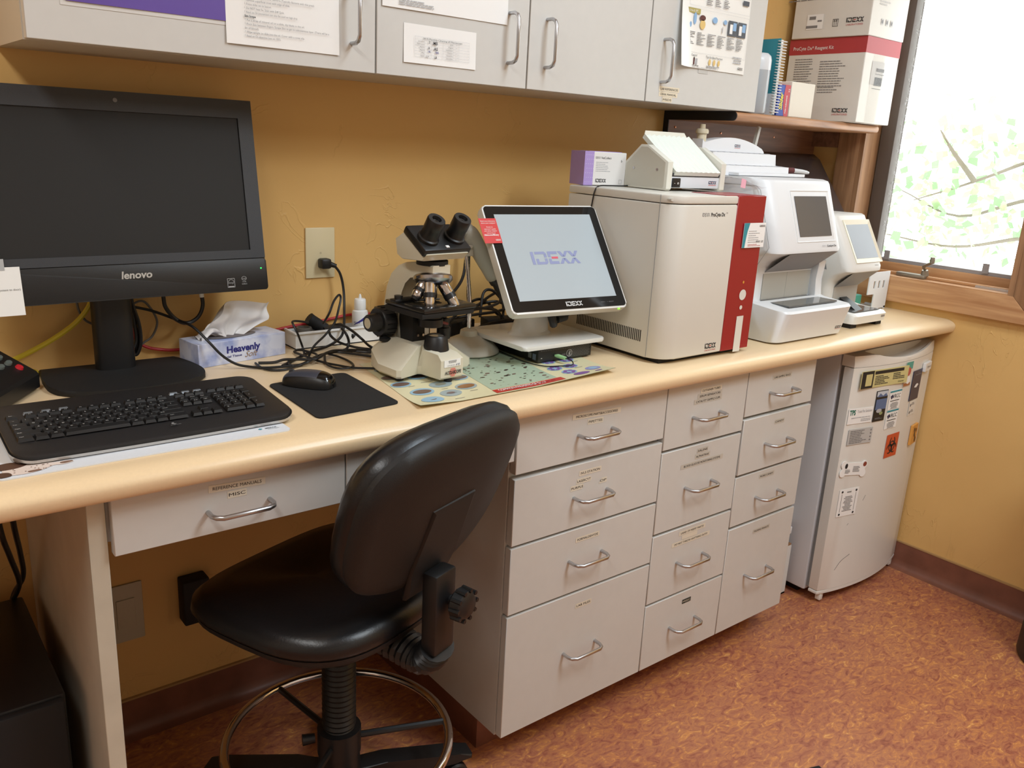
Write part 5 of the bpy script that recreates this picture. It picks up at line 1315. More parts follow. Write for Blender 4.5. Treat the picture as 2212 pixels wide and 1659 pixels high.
for k in (-.010, .004):
    b = B(); b.cyl((k, .001, .080), (k, -.0016, .080), .0028, n=10); b.obj('screw', STEEL, ms)
# coaxial focus knobs
b = B(); b.lathe([(0, -.024), (.020, -.024), (.031, -.028), (.033, -.030), (.033, -.056), (.030, -.060), (.021, -.060), (.020, -.062), (.0185, -.082), (.0165, -.085), (0, -.085)], (0, .078, .100), 30, ax='x'); kn = b.obj('focus_knob', BLACK, ms)
b = B(); b.disc((-.0852,   .078, .100), .0115, -Y, Z, 0, 22); b.obj('knob_cap', mat('ivory disc', (206, 196, 168), 0.4), kn, smooth=0)
for k in range(18):
    a = 2*math.pi*k/18; b = B(); y_, z_ = .078 + .0332*math.cos(a), .100 + .0332*math.sin(a); b.tube([(-.031, y_, z_), (-.055, y_, z_)], .0018, 5); b.obj('grip_rib', BLACK, kn)
b = B(); b.lathe([(0, .024), (.030, .026), (.033, .030), (.033, .054), (.020, .058), (.018, .080), (0, .082)], (0, .078, .100), 30, ax='x'); b.obj('focus_knob', BLACK, ms)
b = B(); b.M = Matrix.Translation((-.052, .060, .062)); b.lathe([(0, 0), (.012, 0), (.0125, .006), (0, .009)], n=18); b.M = None; b.obj('dimmer_dial', BLACKM, ms)
# nose front labels
fu = Vector((0, .016, .034)).normalized()
fc = lambda z: Vector((0, -.104 + (z-.026-.022+.022)*0 , z))
def nose(z): return Vector((0, -.1045 + max(0, z-.048)*1.6, z))
b = B(); b.box(-.022, .022, -.1052, -.1045, .0335, .0485); b.text('DATE SERVICED', (-.004, -.1053, .0368), .0022, X, Z, 1, w=.020); b.lines((0, -.1053, .0445), .034, .006, 3, X, Z, 1, seed=8, al='C'); b.text('6/18', (.014, -.1053, .0372), .004, X, Z, 2, shear=.3)
b.obj('service_sticker', [PAPER, GINK, NAVY], ms, smooth=0)
b = B()
for k in range(5):
    zz = .0135 + k*.0038; hw_ = math.sqrt(max(0, .0095**2 - (zz-.0215)**2)); b.rect((.002, -.1046 if zz > .013 else -.1035, zz), 2*hw_, .0026, X, Z, 0, off=.0004)
b.text('ACCU-SCOPE', (.002, -.1048, .0215), .0068, X, Z, 1, w=.044, bold=.03, shear=.15, off=.0010); b.obj('maker_badge', [mat('coral print', (226, 128, 114), 0.4), INK], ms, smooth=0)

# ------------------------------------------------------------------ barcode scanner on a gooseneck stand
st = thing('scanner_stand', 'pale grey scanner stand with a steel gooseneck behind the microscope', 'stand', (1.170, -0.262, H+0.0022))
LG = mat('pale grey plastic', (196, 192, 180), 0.45)
b = B(); b.lathe([(0, 0), (.070, 0), (.074, .003), (.072, .010), (.060, .022), (.036, .034), (.022, .040), (.020, .052), (.012, .056), (0, .056)], n=40); b.obj('base', LG, st)
neck = [(0, 0, .054), (-.001, 0, .12), (-.006, .003, .18), (-.012, .006, .232)]
b = B(); pts = spline(neck, 14); b.tube(pts, [.0046 + .0007*(i % 2) for i in range(len(pts))], 10); b.obj('gooseneck', CHROME, st)
b = B(); b.M = Matrix.Translation((-.013, .006, .236)); b.box(-.014, .014, -.012, .012, -.008, .012, bev=.003); b.box(-.030, .010, -.016, .018, .010, .018, bev=.003); b.M = None; b.obj('cradle', LG, st)
sn = thing('barcode_scanner', 'grey handheld barcode scanner resting in its stand', 'scanner', (1.164, -0.252, H+0.262))
SG = mat('scanner grey', (168, 166, 154), 0.45)
dirh = Vector((.070, -.012, -.098)); pts = [Vector((-.012, 0, .026)), Vector((.006, 0, .016)), Vector((.030, -.004, -.020)), Vector((.058, -.010, -.066)), Vector((.072, -.013, -.090))]
b = B(); b.tube(spline(pts, 5), [.012, .015, .018, .0195, .0205, .021, .021, .021, .021, .0208, .0205, .020, .0195, .019, .018, .0175, .0172, .017, .0168, .016, .013][:21], 16); b.obj('handle', SG, sn)
b = B(); b.tube([(-.050, .012, .018), (-.020, .004, .026), (.008, -.001, .026)], [.014, .019, .014], 14); b.obj('head', SG, sn)
b = B(); b.tube(spline([(.070, -.013, -.088), (.082, -.016, -.108), (.092, -.014, -.128)], 4), [.0135]*3 + [.010]*3 + [.007]*3, 10); b.obj('strain_relief', BLACK, sn)
o_ = Vector((1.164, -0.252, H+0.262))
b = B(o_); b.tube(spline([(1.256, -.266, 1.044), (1.275, -.24, 1.02), (1.262, -.20, 1.00), (1.21, -.17, .99), (1.19, -.19, 1.0), (1.215, -.21, 1.005), (1.30, -.19, .99), (1.36, -.14, .96), (1.40, -.10, .93)], 6), .0036, 8); b.obj('cord', DKGREY, sn)
# ------------------------------------------------------------------ mini computer and touch monitor
org = (1.33, -0.345, H)
mp_ = thing('mini_computer', 'small black mini computer lying flat under the touch monitor', 'computer', org)
X0, X1, Y0, Y1 = 1.246, 1.414, -0.432, -0.252
zb_ = H + 0.0030; zt_ = H + 0.0380
b = B(org); b.box(X0, X1, Y0, Y1, zb_, zt_, bev=.002); b.obj('case', BLACK, mp_)
b = B(org)
for r_ in range(8):
    for k in range(30):
        x = X0 + .008 + k*.0053 + (r_ % 2)*.0026; z = zb_ + .0055 + r_*.0036
        if x > X1 - .008: continue
        if r_ < 6 and x < X0 + .100: continue
        b.poly([(x-.0008, Y0-.0004, z-.0012), (x+.0016, Y0-.0004, z+.0010), (x+.0010, Y0-.0004, z+.0014), (x-.0014, Y0-.0004, z-.0008)])
o = b.obj('vent_grille', mat('vent silver', (150, 152, 154), 0.5), mp_, smooth=0); o['kind'] = 'stuff'
b = B(org)
for k in range(24):
    a0, a1 = 2*math.pi*k/24, 2*math.pi*(k+1)/24; c0 = Vector((X0+.096, Y0-.0006, zb_+.014))
    b.poly([c0 + Vector((math.cos(a0), 0, math.sin(a0)))*.0088, c0 + Vector((math.cos(a1), 0, math.sin(a1)))*.0088, c0 + Vector((math.cos(a1), 0, math.sin(a1)))*.0079, c0 + Vector((math.cos(a0), 0, math.sin(a0)))*.0079])
b.text('DELL', (X0+.096, Y0-.0004, zb_+.014), .0048, Z, -X, 0, w=.0125, bold=.02); b.rect((X0+.010, Y0, zb_+.010), .004, .0015, X, Z, 0)
b.obj('logo', mat('logo silver', (196, 196, 194), 0.4), mp_, smooth=0)
for x in (X0+.058, X0+.078):
    b = B(org); b.box(x-.006, x+.006, Y0-.0008, Y0-.0003, zb_+.010, zb_+.0145); b.obj('usb_port', mat('port grey', (70, 70, 72), 0.4), mp_)
b = B(org); Xf = -X
b.rect((X0, Y0+.030, zb_+.013), .012, .013, -Y, Z, 0); b.rect((X0, Y0+.014, zb_+.012), .012, .014, -Y, Z, 1); b.lines((X0, Y0+.055, zb_+.024), .026, .008, 2, -Y, Z, 2, seed=12)
b.obj('stickers', [mat('silver sticker', (120, 122, 124), 0.4), mat('blue sticker', (110, 124, 150), 0.4), DKGREY], mp_, smooth=0)
ap = thing('audio_plug', 'pale green audio plug and thin cord in the mini computer', 'cord', (1.300, -0.45, H+.010))
b = B(ap.location); b.tube([(1.296, -.4325, H+.0155), (1.299, -.437, H+.0155), (1.301, -.440, H+.0155), (1.304, -.462, H+.0145)], [.0026, .0042, .0048, .0042], 12); b.obj('plug', mat('mint green plastic', (150, 196, 140), 0.4), ap)
b = B(ap.location); b.tube(spline([(1.304, -.460, H+.0145), (1.309, -.478, H+.012), (1.300, -.490, H+.006), (1.275, -.478, H+.004), (1.240, -.462, H+.004), (1.225, -.410, H+.004), (1.232, -.320, H+.004), (1.236, -.262, H+.004)], 6), .0014, 6); b.obj('cord', CORD, ap)

tm = thing('touch_monitor', 'white framed touch monitor tilted back with a pale grey screen', 'monitor', (1.32, -0.33, zt_))
TM = panel_matrix((1.3226, -0.385, 1.1480), -0.1104, 0.6292) @ Matrix.Scale(0.9643, 4)
def tbm():
    b = B(tm.location); b.M = TM; return b
SILV = mat('silver white frame', (222, 220, 214), 0.3)
tw, th = .168, .1425
b = tbm(); b.prism(rrect(-tw, tw, -th, th, .012), 'y', 0.0, .024, bev=.004); b.obj('frame', SILV, tm)
b = tbm(); b.prism(rrect(-.12, .12, -.10, .10, .02), 'y', .024, .045, bev=.006); b.obj('back_cover', SILV, tm)
b = tbm(); b.prism(rrect(-tw+.004, tw-.004, -th+.005, th-.004, .009), 'y', -.0012, .002); b.obj('glass_border', mat('black glass', (20, 21, 22), 0.12), tm)
b = tbm(); b.box(-.1405, .1415, -.0018, -.0012, -.1110, .1165)
scr = b.obj('screen', mat('lit grey screen', (150, 158, 162), 0.25, emit=((176, 186, 190), 0.30)), tm, smooth=0)
b = tbm(); idexx(b, (-.003, -.0019, -.002), .034, X, Z, 0, 1, w=.140, off=.0004); b.obj('screen_logo', [mat('screen logo blue', (128, 134, 168), 0.4, emit=((128, 134, 170), .22)), mat('screen logo red', (196, 80, 96), 0.4, emit=((196, 80, 96), .2))], scr, smooth=0)
b = tbm(); idexx(b, (.009, -.0013, -.1245), .0115, X, Z, 0, 0, w=.048, off=.0004); b.text('MENU  -  +  SELECT', (.108, -.0013, -.1255), .0022, X, Z, 1, w=.040); b.obj('bezel_print', [mat('bezel silver print', (206, 206, 204), 0.4), GINK], tm, smooth=0)
b = tbm(); b.lathe([(0, -.003), (.003, -.002), (.0034, 0), (.0034, .004)], (.141, .004, -th-.0008), 12); b.obj('power_light', mat('lime led', (140, 220, 70), 0.3, emit=((140, 230, 70), 1.0)), tm)
b = B(tm.location); b.prism([(p[0], p[1]) for p in rrect(1.192, 1.445, -.446, -.215, .010)], 'z', zt_, zt_+.010, bev=.003); b.obj('stand_plate', SILV, tm)
b = B(tm.location)
rings = []
for z, cx_, cy_, w_, d_ in ((zt_+.010, 1.305, -.325, .060, .040), (zt_+.016, 1.305, -.325, .052, .034), (zt_+.050, 1.308, -.328, .046, .028), (1.030, 1.315, -.332, .044, .026), (1.12, 1.325, -.338, .044, .022)):
    rings.append([(cx_ + w_*math.cos(2*math.pi*k/24), cy_ + d_*math.sin(2*math.pi*k/24), z) for k in range(24)])
ring_stack(b, rings); b.obj('neck', SILV, tm)
b = B(tm.location); b.box(1.298, 1.325, -.400, -.372, 1.010, 1.045, bev=.004); b.tube(spline([(1.312, -.390, 1.018), (1.316, -.396, .998), (1.322, -.392, .990)], 4), .010, 10); b.obj('hinge_bracket', BLACK, tm)
b = B(tm.location); b.tube(spline([(1.325, -.388, 1.000), (1.36, -.380, 1.002), (1.40, -.370, 1.012), (1.43, -.36, 1.04), (1.432, -.34, 1.07)], 5), .0042, 8); b.obj('lead', CORD, tm)
b = B(tm.location); b.tube([(1.335, -.386, 1.000), (1.368, -.380, 1.003)], [.0105, .0105], 12); b.obj('connector', BLACK, tm)
cd = thing('red_card', 'small red information card stuck to the edge of the touch monitor', 'card', tuple(TM @ Vector((-.164, -.003, .040))))
b = B(cd.location); b.M = TM; b.box(-.1875, -.1405, -.0034, -.0026, .0395, .1050); b.obj('card', mat('bright red card', (206, 52, 48), 0.35), cd)
b = B(cd.location); b.M = TM
for i, (s, bo) in enumerate((('Need more information', 0), ('about your analyzer?', 0), ('', 0), ('Access to', 0), ("operator's guide", 0), ('and other helpful', 0), ('resources at', 0), ('idexx.com/library', 1))):
    if s: b.text(s, (-.164, -.0034, .0975 - i*.0052), .0032 if not bo else .0040, X, Z, 0, w=min(.040, len(s)*.00195 + (.006 if bo else 0)), bold=.03 if bo else 0)
idexx(b, (-.150, -.0034, .0475), .0035, X, Z, 0, 0, w=.013); b.obj('print', PAPER, cd, smooth=0)

# power bricks and cords heaped behind the touch monitor
for i, (x, y, z, rz, ln) in enumerate(((1.26, -.080, H+.002, .3, .10), (1.40, -.105, H+.002, -.2, .12))):
    t = thing('power_brick', 'black power brick in the cord heap, %s' % ('nearer the scanner stand' if i == 0 else 'nearer the big analyzer'), 'adapter', (x, y, z), rz)
    b = B(); b.box(-ln/2, ln/2, -.025, .025, 0, .034, bev=.004); b.obj('body', BLACKM, t)
    b = B(); b.tube(spline([(ln/2, 0, .016), (ln/2+.02, .01, .02), (ln/2+.05, .02, .012)], 4), .003, 8); b.obj('lead', CORD, t)
cord('back_cord', 'black cord arching up behind the scanner stand', [[(1.13, -.085, .915), (1.17, -.080, .965), (1.214, -0.070, 0.999), (1.256, -0.060, 1.011), (1.30, -0.045, 1.047), (1.316, -0.035, 1.10), (1.316, -.035, 1.15)], [(1.318, -0.045, 1.12), (1.316, -0.050, 1.049), (1.312, -0.060, 0.989), (1.333, -0.060, 0.962)]], .0040, CORD)
cord('tangled_cord', 'tangle of black cords heaped between the scanner and the touch monitor', [
    [(1.20, -.13, .95), (1.25, -.12, .985), (1.31, -.10, 1.0), (1.36, -.08, .985), (1.40, -.07, .95), (1.44, -.06, .93)],
    [(1.447, -0.070, 1.03), (1.393, -0.080, 1.012), (1.340, -0.100, 1.000), (1.281, -0.120, 0.975), (1.24, -.14, .95)],
    [(1.22, -.10, .955), (1.28, -.14, .97), (1.34, -.15, .975), (1.39, -.13, .98), (1.37, -.10, .99), (1.31, -.09, .98), (1.27, -.11, .96)],
    [(1.25, -.15, .93), (1.30, -.17, .95), (1.36, -.17, .955), (1.42, -.14, .945), (1.45, -.10, .95)],
    [(1.30, -.13, .96), (1.33, -.10, 1.015), (1.36, -.10, 1.02), (1.38, -.12, .99), (1.36, -.15, .955)]], .0038, CORD)
# ------------------------------------------------------------------ large blood analyzer with the red panel
AX0, AX1, AY0, AY1, AZ0, AZ1 = 1.493, 1.828, -0.581, -0.228, H+0.012, 1.304
org = ((AX0+AX1)/2, -0.40, H)
an = thing('blood_analyzer', 'large off white blood analyzer with a red front panel', 'analyzer', org)
BODY = mat('analyzer white', (214, 210, 200), 0.38)
def plan(r, x0=AX0, x1=AX1, y0=AY0, y1=AY1, n=8):
    pts = []
    for k in range(n+1):
        a = R(180 + 90*k/n); pts.append((x0 + r + r*math.cos(a), y0 + r + r*math.sin(a)))
    return pts + [(x1, y0), (x1, y1), (x0, y1)]
xr = 1.7165
b = B(org); b.prism(plan(.050, x1=xr), 'z', AZ0, 1.2835, bev=.003); b.obj('body', BODY, an, smooth=30)
b = B(org); b.prism(plan(.050, x1=xr), 'z', 1.2855, AZ1, bev=.003); lid = b.obj('lid', BODY, an, smooth=30)
b = B(org); b.prism(rrect(1.4975, 1.532, 1.2905, 1.2975, .003), 'y', -.5818, -.560); b.obj('lid_grip', mat('grip shade', (196, 192, 182), 0.45), lid)
lid.children[0].location = (0, .018, 0)
b = B(org); b.box(xr, AX1, AY0+.003, AY1, AZ0, AZ1-.002, bev=.002); b.obj('side_body', BODY, an)
b = B(org); b.box(xr+.0005, AX1-.001, AY0-.001, AY0+.004, AZ0, AZ1+.0005, bev=.001, seg=1); b.box(xr-.040, AX1-.001, AY0+.004, -.470, AZ1-.0015, AZ1+.0012); rp_ = b.obj('red_panel', RED, an)
b = B(org); b.disc((1.779, AY0-.001, 1.062), .0135, X, Z, 0, 28, off=.0008); b.obj('button', OFFWHITE, an, smooth=0)
b = B(org); b.disc((1.778, AY0-.001, 1.030), .0055, X, Z, 0, 20, off=.0008); b.obj('button', OFFWHITE, an, smooth=0)
b = B(org); b.disc((1.776, AY0-.001, 1.094), .0035, X, Z, 0, 14, off=.0008); b.obj('indicator', mat('amber lamp', (214, 150, 60), 0.4), an, smooth=0)
b = B(org); b.rect((1.780, AY0-.001, .962), .027, .092, X, Z, 0, off=.0008); b.obj('access_door', OFFWHITE, an, smooth=0)
b = B(org); b.box(AX0-.0004, AX0+.0004, -.5365, -.5355, AZ0+.002, 1.303); b.obj('side_seam', GREY, an)
# vent slots on the left side
for k in range(38):
    b = B(org); yy = -.292 - k*.0060; b.box(AX0-.0006, AX0+.002, yy-.0014, yy+.0014, .957 + (-.292-yy)*0.0, .985)
    b.obj('vent_slot', SLOT, an)
b = B(org); b.box(AX0+.02, AX1-.02, AY0+.02, AY1-.02, H+.0003, AZ0); b.obj('foot', BLACKM, an)
b = B(org); idexx(b, (1.676, AY0, .942), .013, X, Z, 0, 1, w=.042); b.text('LABORATORIES', (1.676, AY0, .931), .0032, X, Z, 1, w=.042); b.text('IDEXX', (1.604, AY0, 1.2615), .0085, X, Z, 2, w=.026); b.text('ProCyte Dx', (1.648, AY0, 1.2615), .0085, X, Z, 0, w=.052, bold=.025); b.text('TM', (1.680, AY0, 1.2645), .003, X, Z, 0)
b.obj('lettering', [DKGREY, REDINK, GINK], an, smooth=0)
# card taped on the red panel
cd = thing('contact_card', 'white and teal contact card taped to the red analyzer panel', 'card', (1.790, AY0-.003, 1.190))
b = B(cd.location); b.box(1.748, 1.834, AY0-.0045, AY0-.0035, 1.180, 1.240); b.obj('card', PAPER, cd)
b = B(cd.location); yc = AY0-.0046
b.poly([(1.748, yc, 1.180), (1.7575, yc, 1.180), (1.7595, yc, 1.200), (1.763, yc, 1.220), (1.770, yc, 1.240), (1.748, yc, 1.240)], 0)
idexx(b, (1.820, yc, 1.2325), .004, X, Z, 1, 2, w=.022); b.lines((1.792, yc, 1.207), .048, .032, 6, X, Z, 3, seed=3, fill=.3); b.lines((1.797, yc, 1.186), .055, .006, 2, X, Z, 4, seed=4, fill=.35); b.text('490 RE1 LB2', (1.815, yc, 1.1945), .005, X, Z, 1, w=.030, shear=.2)
b.obj('print', [TEAL, DKGREY, REDINK, LINK, REDINK], cd, smooth=0)

# ------------------------------------------------------------------ things on top of it
ZA = AZ1
pbx = thing('kit_box', 'purple and white test kit box on the blood analyzer', 'box', (1.507, -0.262, ZA+.0015), R(-13))
w, d, h = .122, .070, .082
b = B(); b.box(0, w, 0, d, 0, h, bev=.0015, seg=1); b.obj('carton', mat('carton white', (226, 222, 218), 0.35), pbx)
PUR = mat('lilac print', (170, 146, 204), 0.4)
b = B(); b.box(-.0006, .026, -.0006, d+.0006, -.0001, h+.0006); b.box(.026, w+.0006, d*.35, d+.0004, h-.002, h+.0012); b.obj('lilac_band', PUR, pbx)
b = B()
for r_ in range(7):
    for k in range(4):
        b.disc((.004 + k*.006 + (r_ % 2)*.003, -.0006, .008 + r_*.011), .0007, X, Z, 0, 6, off=.0004)
b.text('VetCollect', (.062, 0, .068), .0055, X, Z, 1, w=.030); b.text('IDEXX', (.038, 0, .068), .0055, X, Z, 2, w=.014); b.lines((.056, 0, .046), .046, .026, 6, X, Z, 3, seed=9, fill=.3)
idexx(b, (.050, 0, .012), .0085, X, Z, 1, 2, w=.031); b.text('b', (.108, 0, .062), .006, X, Z, 1)
for k in (-1, 1):
    b.rect((.108 + k*.004, 0, .010), .0005, .010, X, Z, 2); b.rect((.108, 0, .010 + k*.005), .008, .0005, X, Z, 2)
o = b.obj('print', [PAPER, DKGREY, GINK, LINK], pbx, smooth=0); o['kind'] = 'stuff'

rk = thing('tube_rocker', 'white sample tube rocker with a sloped ribbed tray', 'tube rocker', (1.618, -0.438, ZA+.0015), R(-3))
RW = mat('rocker white', (220, 218, 206), 0.4); RWL = mat('rocker panel grey white', (200, 197, 184), 0.45)
pent = [(0, .004), (.004, 0), (.150, 0), (.155, .004), (.155, .060), (.100, .106), (.074, .106), (.0, .068)]
for x0 in (0.0, .192):
    b = B(); b.prism(pent, 'x', x0, x0+.018, bev=.002); sd = b.obj('side_panel', RW, rk)
    if x0 == 0:
        b = B(); b.prism([(p[0]*.88+.009, p[1]*.9+.005) for p in pent], 'x', -.0004, .0002); b.obj('inset', RWL, sd)
        for yy in (.035, .118):
            b = B(); b.cyl((-.002, yy, .048), (.001, yy, .048), .0032, n=12); b.obj('screw', STEEL, sd)
b = B(); b.box(.018, .192, .004, .150, .006, .034, bev=.002); b.obj('body', mat('rocker body', (214, 218, 224), 0.4), rk)
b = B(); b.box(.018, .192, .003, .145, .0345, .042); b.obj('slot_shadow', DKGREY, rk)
b = B(); b.box(.022, .050, .001, .0045, .008, .030, bev=.001); sw = b.obj('rocker_switch', BLACK, rk)
b = B(); b.text('-  o', (.036, .001, .019), .007, X, Z, 0, w=.016); b.obj('switch_marks', PAPER, sw, smooth=0)
b = B(); idexx(b, (.168, .004, .021), .0075, X, Z, 0, 1, w=.028); b.rect((.168, .004, .0145), .028, .0012, X, Z, 1); b.obj('logo', [NAVY, REDINK], rk, smooth=0)
# ribbed tray: shallow V grooves run down the slope
b = B(); n = 9; y0_, z0_, y1_, z1_ = -.004, .046, .118, .132; TR = mat('tray white', (228, 232, 224), 0.35)
sl = Vector((0, y1_-y0_, z1_-z0_)).normalized(); nn = Vector((0, -sl.z, sl.y))
top0, top1, bot0, bot1 = [], [], [], []
for k in range(2*n+1):
    x = .026 + (.176-.026+.010)*k/(2*n); dd = 0.0 if k % 2 == 0 else .006
    top0.append(b.v(Vector((x, y0_, z0_)) - nn*dd*.25)); top1.append(b.v(Vector((x, y1_, z1_)) - nn*dd)); bot0.append(b.v(Vector((x, y0_, z0_)) - nn*.012)); bot1.append(b.v(Vector((x, y1_, z1_)) - nn*.012))
for k in range(2*n):
    b.f([top0[k], top0[k+1], top1[k+1], top1[k]]); b.f([bot0[k], bot0[k+1], bot1[k+1], bot1[k]]); b.f([top0[k], top0[k+1], bot0[k+1], bot0[k]]); b.f([top1[k], top1[k+1], bot1[k+1], bot1[k]])
b.f([top0[0], top1[0], bot1[0], bot0[0]]); b.f([top0[-1], top1[-1], bot1[-1], bot0[-1]])
b.obj('tube_tray', TR, rk, smooth=0)
b = B(); b.poly([(.024, .119, .120), (.188, .119, .120), (.176, .126, .140), (.036, .126, .140)]); b.poly([(.024, .120, .120), (.188, .120, .120), (.176, .127, .140), (.036, .127, .140)]); b.obj('back_lip', RW, rk)
cord('rocker_cord', 'thin black cord from the tube rocker over the side of the blood analyzer', [[(1.636, -0.300, ZA+.004), (1.60, -0.305, ZA+.003), (1.55, -.310, ZA+.0035), (1.507, -0.320, ZA+.003), (1.4895, -0.324, 1.296), (1.4885, -0.318, 1.263), (1.4885, -0.311, 1.225), (1.4885, -.300, 1.10)]], .0017, CORD)
bag = thing('plastic_bag', 'crumpled clear plastic bag with pink print beside the tube rocker', 'bag', (1.815, -0.40, ZA+.001))
b = B(bag.location); rnd = random.Random(4)
def bgf(u, v):
    x = 1.836 + .105*u; y = -.50 + .15*v; s = math.sin(math.pi*u)*math.sin(math.pi*v)
    return (x if True else 0, y, ZA + .004 + .026*s*(.7+.3*math.sin(9*u+5*v)) + .004*math.sin(15*u)*math.sin(12*v)*s + (.012*(u)))
b.grid(bgf, 16, 16); b.obj('film', thin_glass('bag film', (246, 244, 246), .22, .18), bag, smooth=60)
b = B(bag.location); b.grid(lambda u, v: Vector(bgf(.30+.6*u, .10+.10*v + .3*u)) + Z*.001, 10, 4); b.obj('pink_print', mat('pink print', (226, 160, 172), 0.4), bag)

# ------------------------------------------------------------------ chemistry analyzer with tilted screen
def analyzer_b(name, label, cx0, cx1, k, org, prm):
    t = thing(name, label, 'analyzer', org)
    m = prm['mat']
    return t
CX0, CX1 = 1.955, 2.288
org = ((CX0+CX1)/2, -0.40, H)
ca = thing('chemistry_analyzer', 'white chemistry analyzer with a tilted grey screen and open bay', 'analyzer', org)
CW_ = mat('cool analyzer white', (224, 226, 228), 0.38)
def xs_prism(b, prof, x0, x1, r, n=5, mi=0):
    # extrude a (y,z) outline in x and round both long ends towards the front
    cs = []
    cen = Vector((-.36, (min(p[1] for p in prof)+max(p[1] for p in prof))/2))
    for k in range(n+1):
        a = k/n*math.pi/2; ins = r*(1-math.sin(a)); cs.append((x0 + r*(1-math.cos(a)), ins))
    allc = cs + [(x0+x1-c[0], c[1]) for c in reversed(cs)]
    rings = []
    for x, ins in allc:
        ring = []
        for y, z in prof:
            f = max(0.0, min(1.0, (-.40 - y)/.06)) if y < -.40 else 0.0
            ring.append((x, y + ins*f, z))
        rings.append(ring)
    ring_stack(b, rings, mi)
head = [(-.20, H+.10), (-.20, 1.338), (-.24, 1.342), (-.462, 1.342), (-.478, 1.338), (-.484, 1.330), (-.545, 1.158), (-.545, 1.150), (-.515, 1.138), (-.490, 1.122), (-.478, 1.105), (-.474, 1.085), (-.474, H+.10)]
b = B(org); xs_prism(b, head, CX0, CX1, .045); b.obj('housing', CW_, ca, smooth=38)
base = [(-.20, H+.004), (-.20, H+.10), (-.474, H+.10), (-.500, H+.105), (-.520, H+.100), (-.596, H+.094), (-.602, H+.088), (-.578, H+.006), (-.572, H+.004)]
b = B(org); xs_prism(b, base, CX0, CX1, .030); b.obj('drawer_base', CW_, ca, smooth=38)
b = B(org); b.box(CX0+.02, CX1-.02, -.55, -.22, H+.0003, H+.004); b.obj('foot', BLACKM, ca)
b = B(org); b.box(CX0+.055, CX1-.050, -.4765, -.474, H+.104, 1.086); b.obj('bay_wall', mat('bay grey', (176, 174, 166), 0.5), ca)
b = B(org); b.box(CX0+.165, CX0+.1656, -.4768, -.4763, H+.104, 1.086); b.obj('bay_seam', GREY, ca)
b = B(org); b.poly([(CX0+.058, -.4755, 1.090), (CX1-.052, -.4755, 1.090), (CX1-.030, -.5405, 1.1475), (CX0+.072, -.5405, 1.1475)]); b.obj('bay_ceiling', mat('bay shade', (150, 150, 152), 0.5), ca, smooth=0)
b = B(org); b.box(CX0+.052, CX1-.048, -.572, -.478, H+.0985, H+.1025); b.obj('glass_tray', mat('dark glass tray', (92, 94, 94), 0.08), ca)
b = B(org); b.prism([(-.470, H+.100), (-.500, H+.100), (-.492, 1.06), (-.500, 1.115), (-.470, 1.115)], 'x', CX1-.046, CX1-.014, bev=.002); b.obj('side_cheek', CW_, ca)
# tilted screen on the head
CM = panel_matrix((2.148, -.5145, 1.245), 0.0, math.atan2(.061, .172))
b = B(org); b.M = CM
so, si = (.092, .071), (.077, .056)
for (ax, az, bx_, bz_) in ((-1, 1, 1, 1), (1, 1, 1, -1), (1, -1, -1, -1), (-1, -1, -1, 1)):
    b.poly([(ax*so[0], -.0015, az*so[1]), (bx_*so[0], -.0015, bz_*so[1]), (bx_*si[0], .010, bz_*si[1]), (ax*si[0], .010, az*si[1])], 0)
    b.poly([(ax*so[0], -.0015, az*so[1]), (bx_*so[0], -.0015, bz_*so[1]), (bx_*so[0], .004, bz_*so[1]), (ax*so[0], .004, az*so[1])], 0)
b.M = None; b.obj('screen_bezel', mat('bezel white', (232, 232, 230), 0.35), ca, smooth=0)
b = B(org); b.M = CM; b.box(-si[0], si[0], -.0012, -.0008, -si[1], si[1]); b.M = None; b.obj('screen', mat('dim lcd', (96, 94, 92), 0.18), ca)
b = B(org); b.M = CM; b.text('IDEXX', (.030, -.0008, -.084), .0055, X, Z, 0, w=.018); b.text('Catalyst Dx', (.068, -.0008, -.084), .0055, X, Z, 1, w=.046, bold=.02); b.M = None
idexx(b, (2.246, -.583, H+.028), .008, X, Vector((0, -.28, .96)), 1, 2, w=.030, off=.002); b.text('LABORATORIES', (2.246, -.581, H+.0215), .002, X, Z, 2, w=.028, off=.002)
b.obj('lettering', [LINK, DKGREY, REDINK], ca, smooth=0)
b = B(org); sxx = CX0 - .0004
b.tube([(sxx, -.30, 1.322), (sxx, -.455, 1.322), (sxx, -.470, 1.312), (sxx, -.520, 1.165), (sxx, -.490, 1.115), (sxx, -.474, 1.075), (sxx, -.30, 1.06)], .0008, 4); b.obj('side_seam', GREY, ca)

# sample organizer and pens on top
org = (2.12, -0.30, 1.342)
og = thing('sample_organizer', 'white stepped sample organizer on top of the chemistry analyzer', 'organizer', org)
OW = mat('organizer white', (228, 229, 232), 0.4); zo = 1.3425
prof_ = [(-.205, zo), (-.205, zo+.098), (-.240, zo+.098), (-.245, zo+.062), (-.285, zo+.060), (-.287, zo+.040), (-.335, zo+.036), (-.337, zo+.012), (-.337, zo)]
b = B(org); b.prism([p for p in prof_ if p[1] < zo+.07] if False else [(-.205, zo), (-.205, zo+.062), (-.245, zo+.062), (-.285, zo+.060), (-.287, zo+.028), (-.335, zo+.026), (-.337, zo)], 'x', 1.972, 2.268, bev=.001, seg=1); b.obj('tiers', OW, og, smooth=20)
arch = [(1.972, zo+.062), (2.262, zo+.062), (2.262, zo+.066)]
for k in range(13):
    u = k/12; arch.append((2.250 - .270*u, zo+.068 + .034*math.sin(math.pi*(.06+.80*u))**.9))
arch.append((1.972, zo+.094))
b = B(org); b.prism(arch, 'y', -.245, -.205, bev=.001, seg=1); b.obj('arched_back', OW, og, smooth=25)
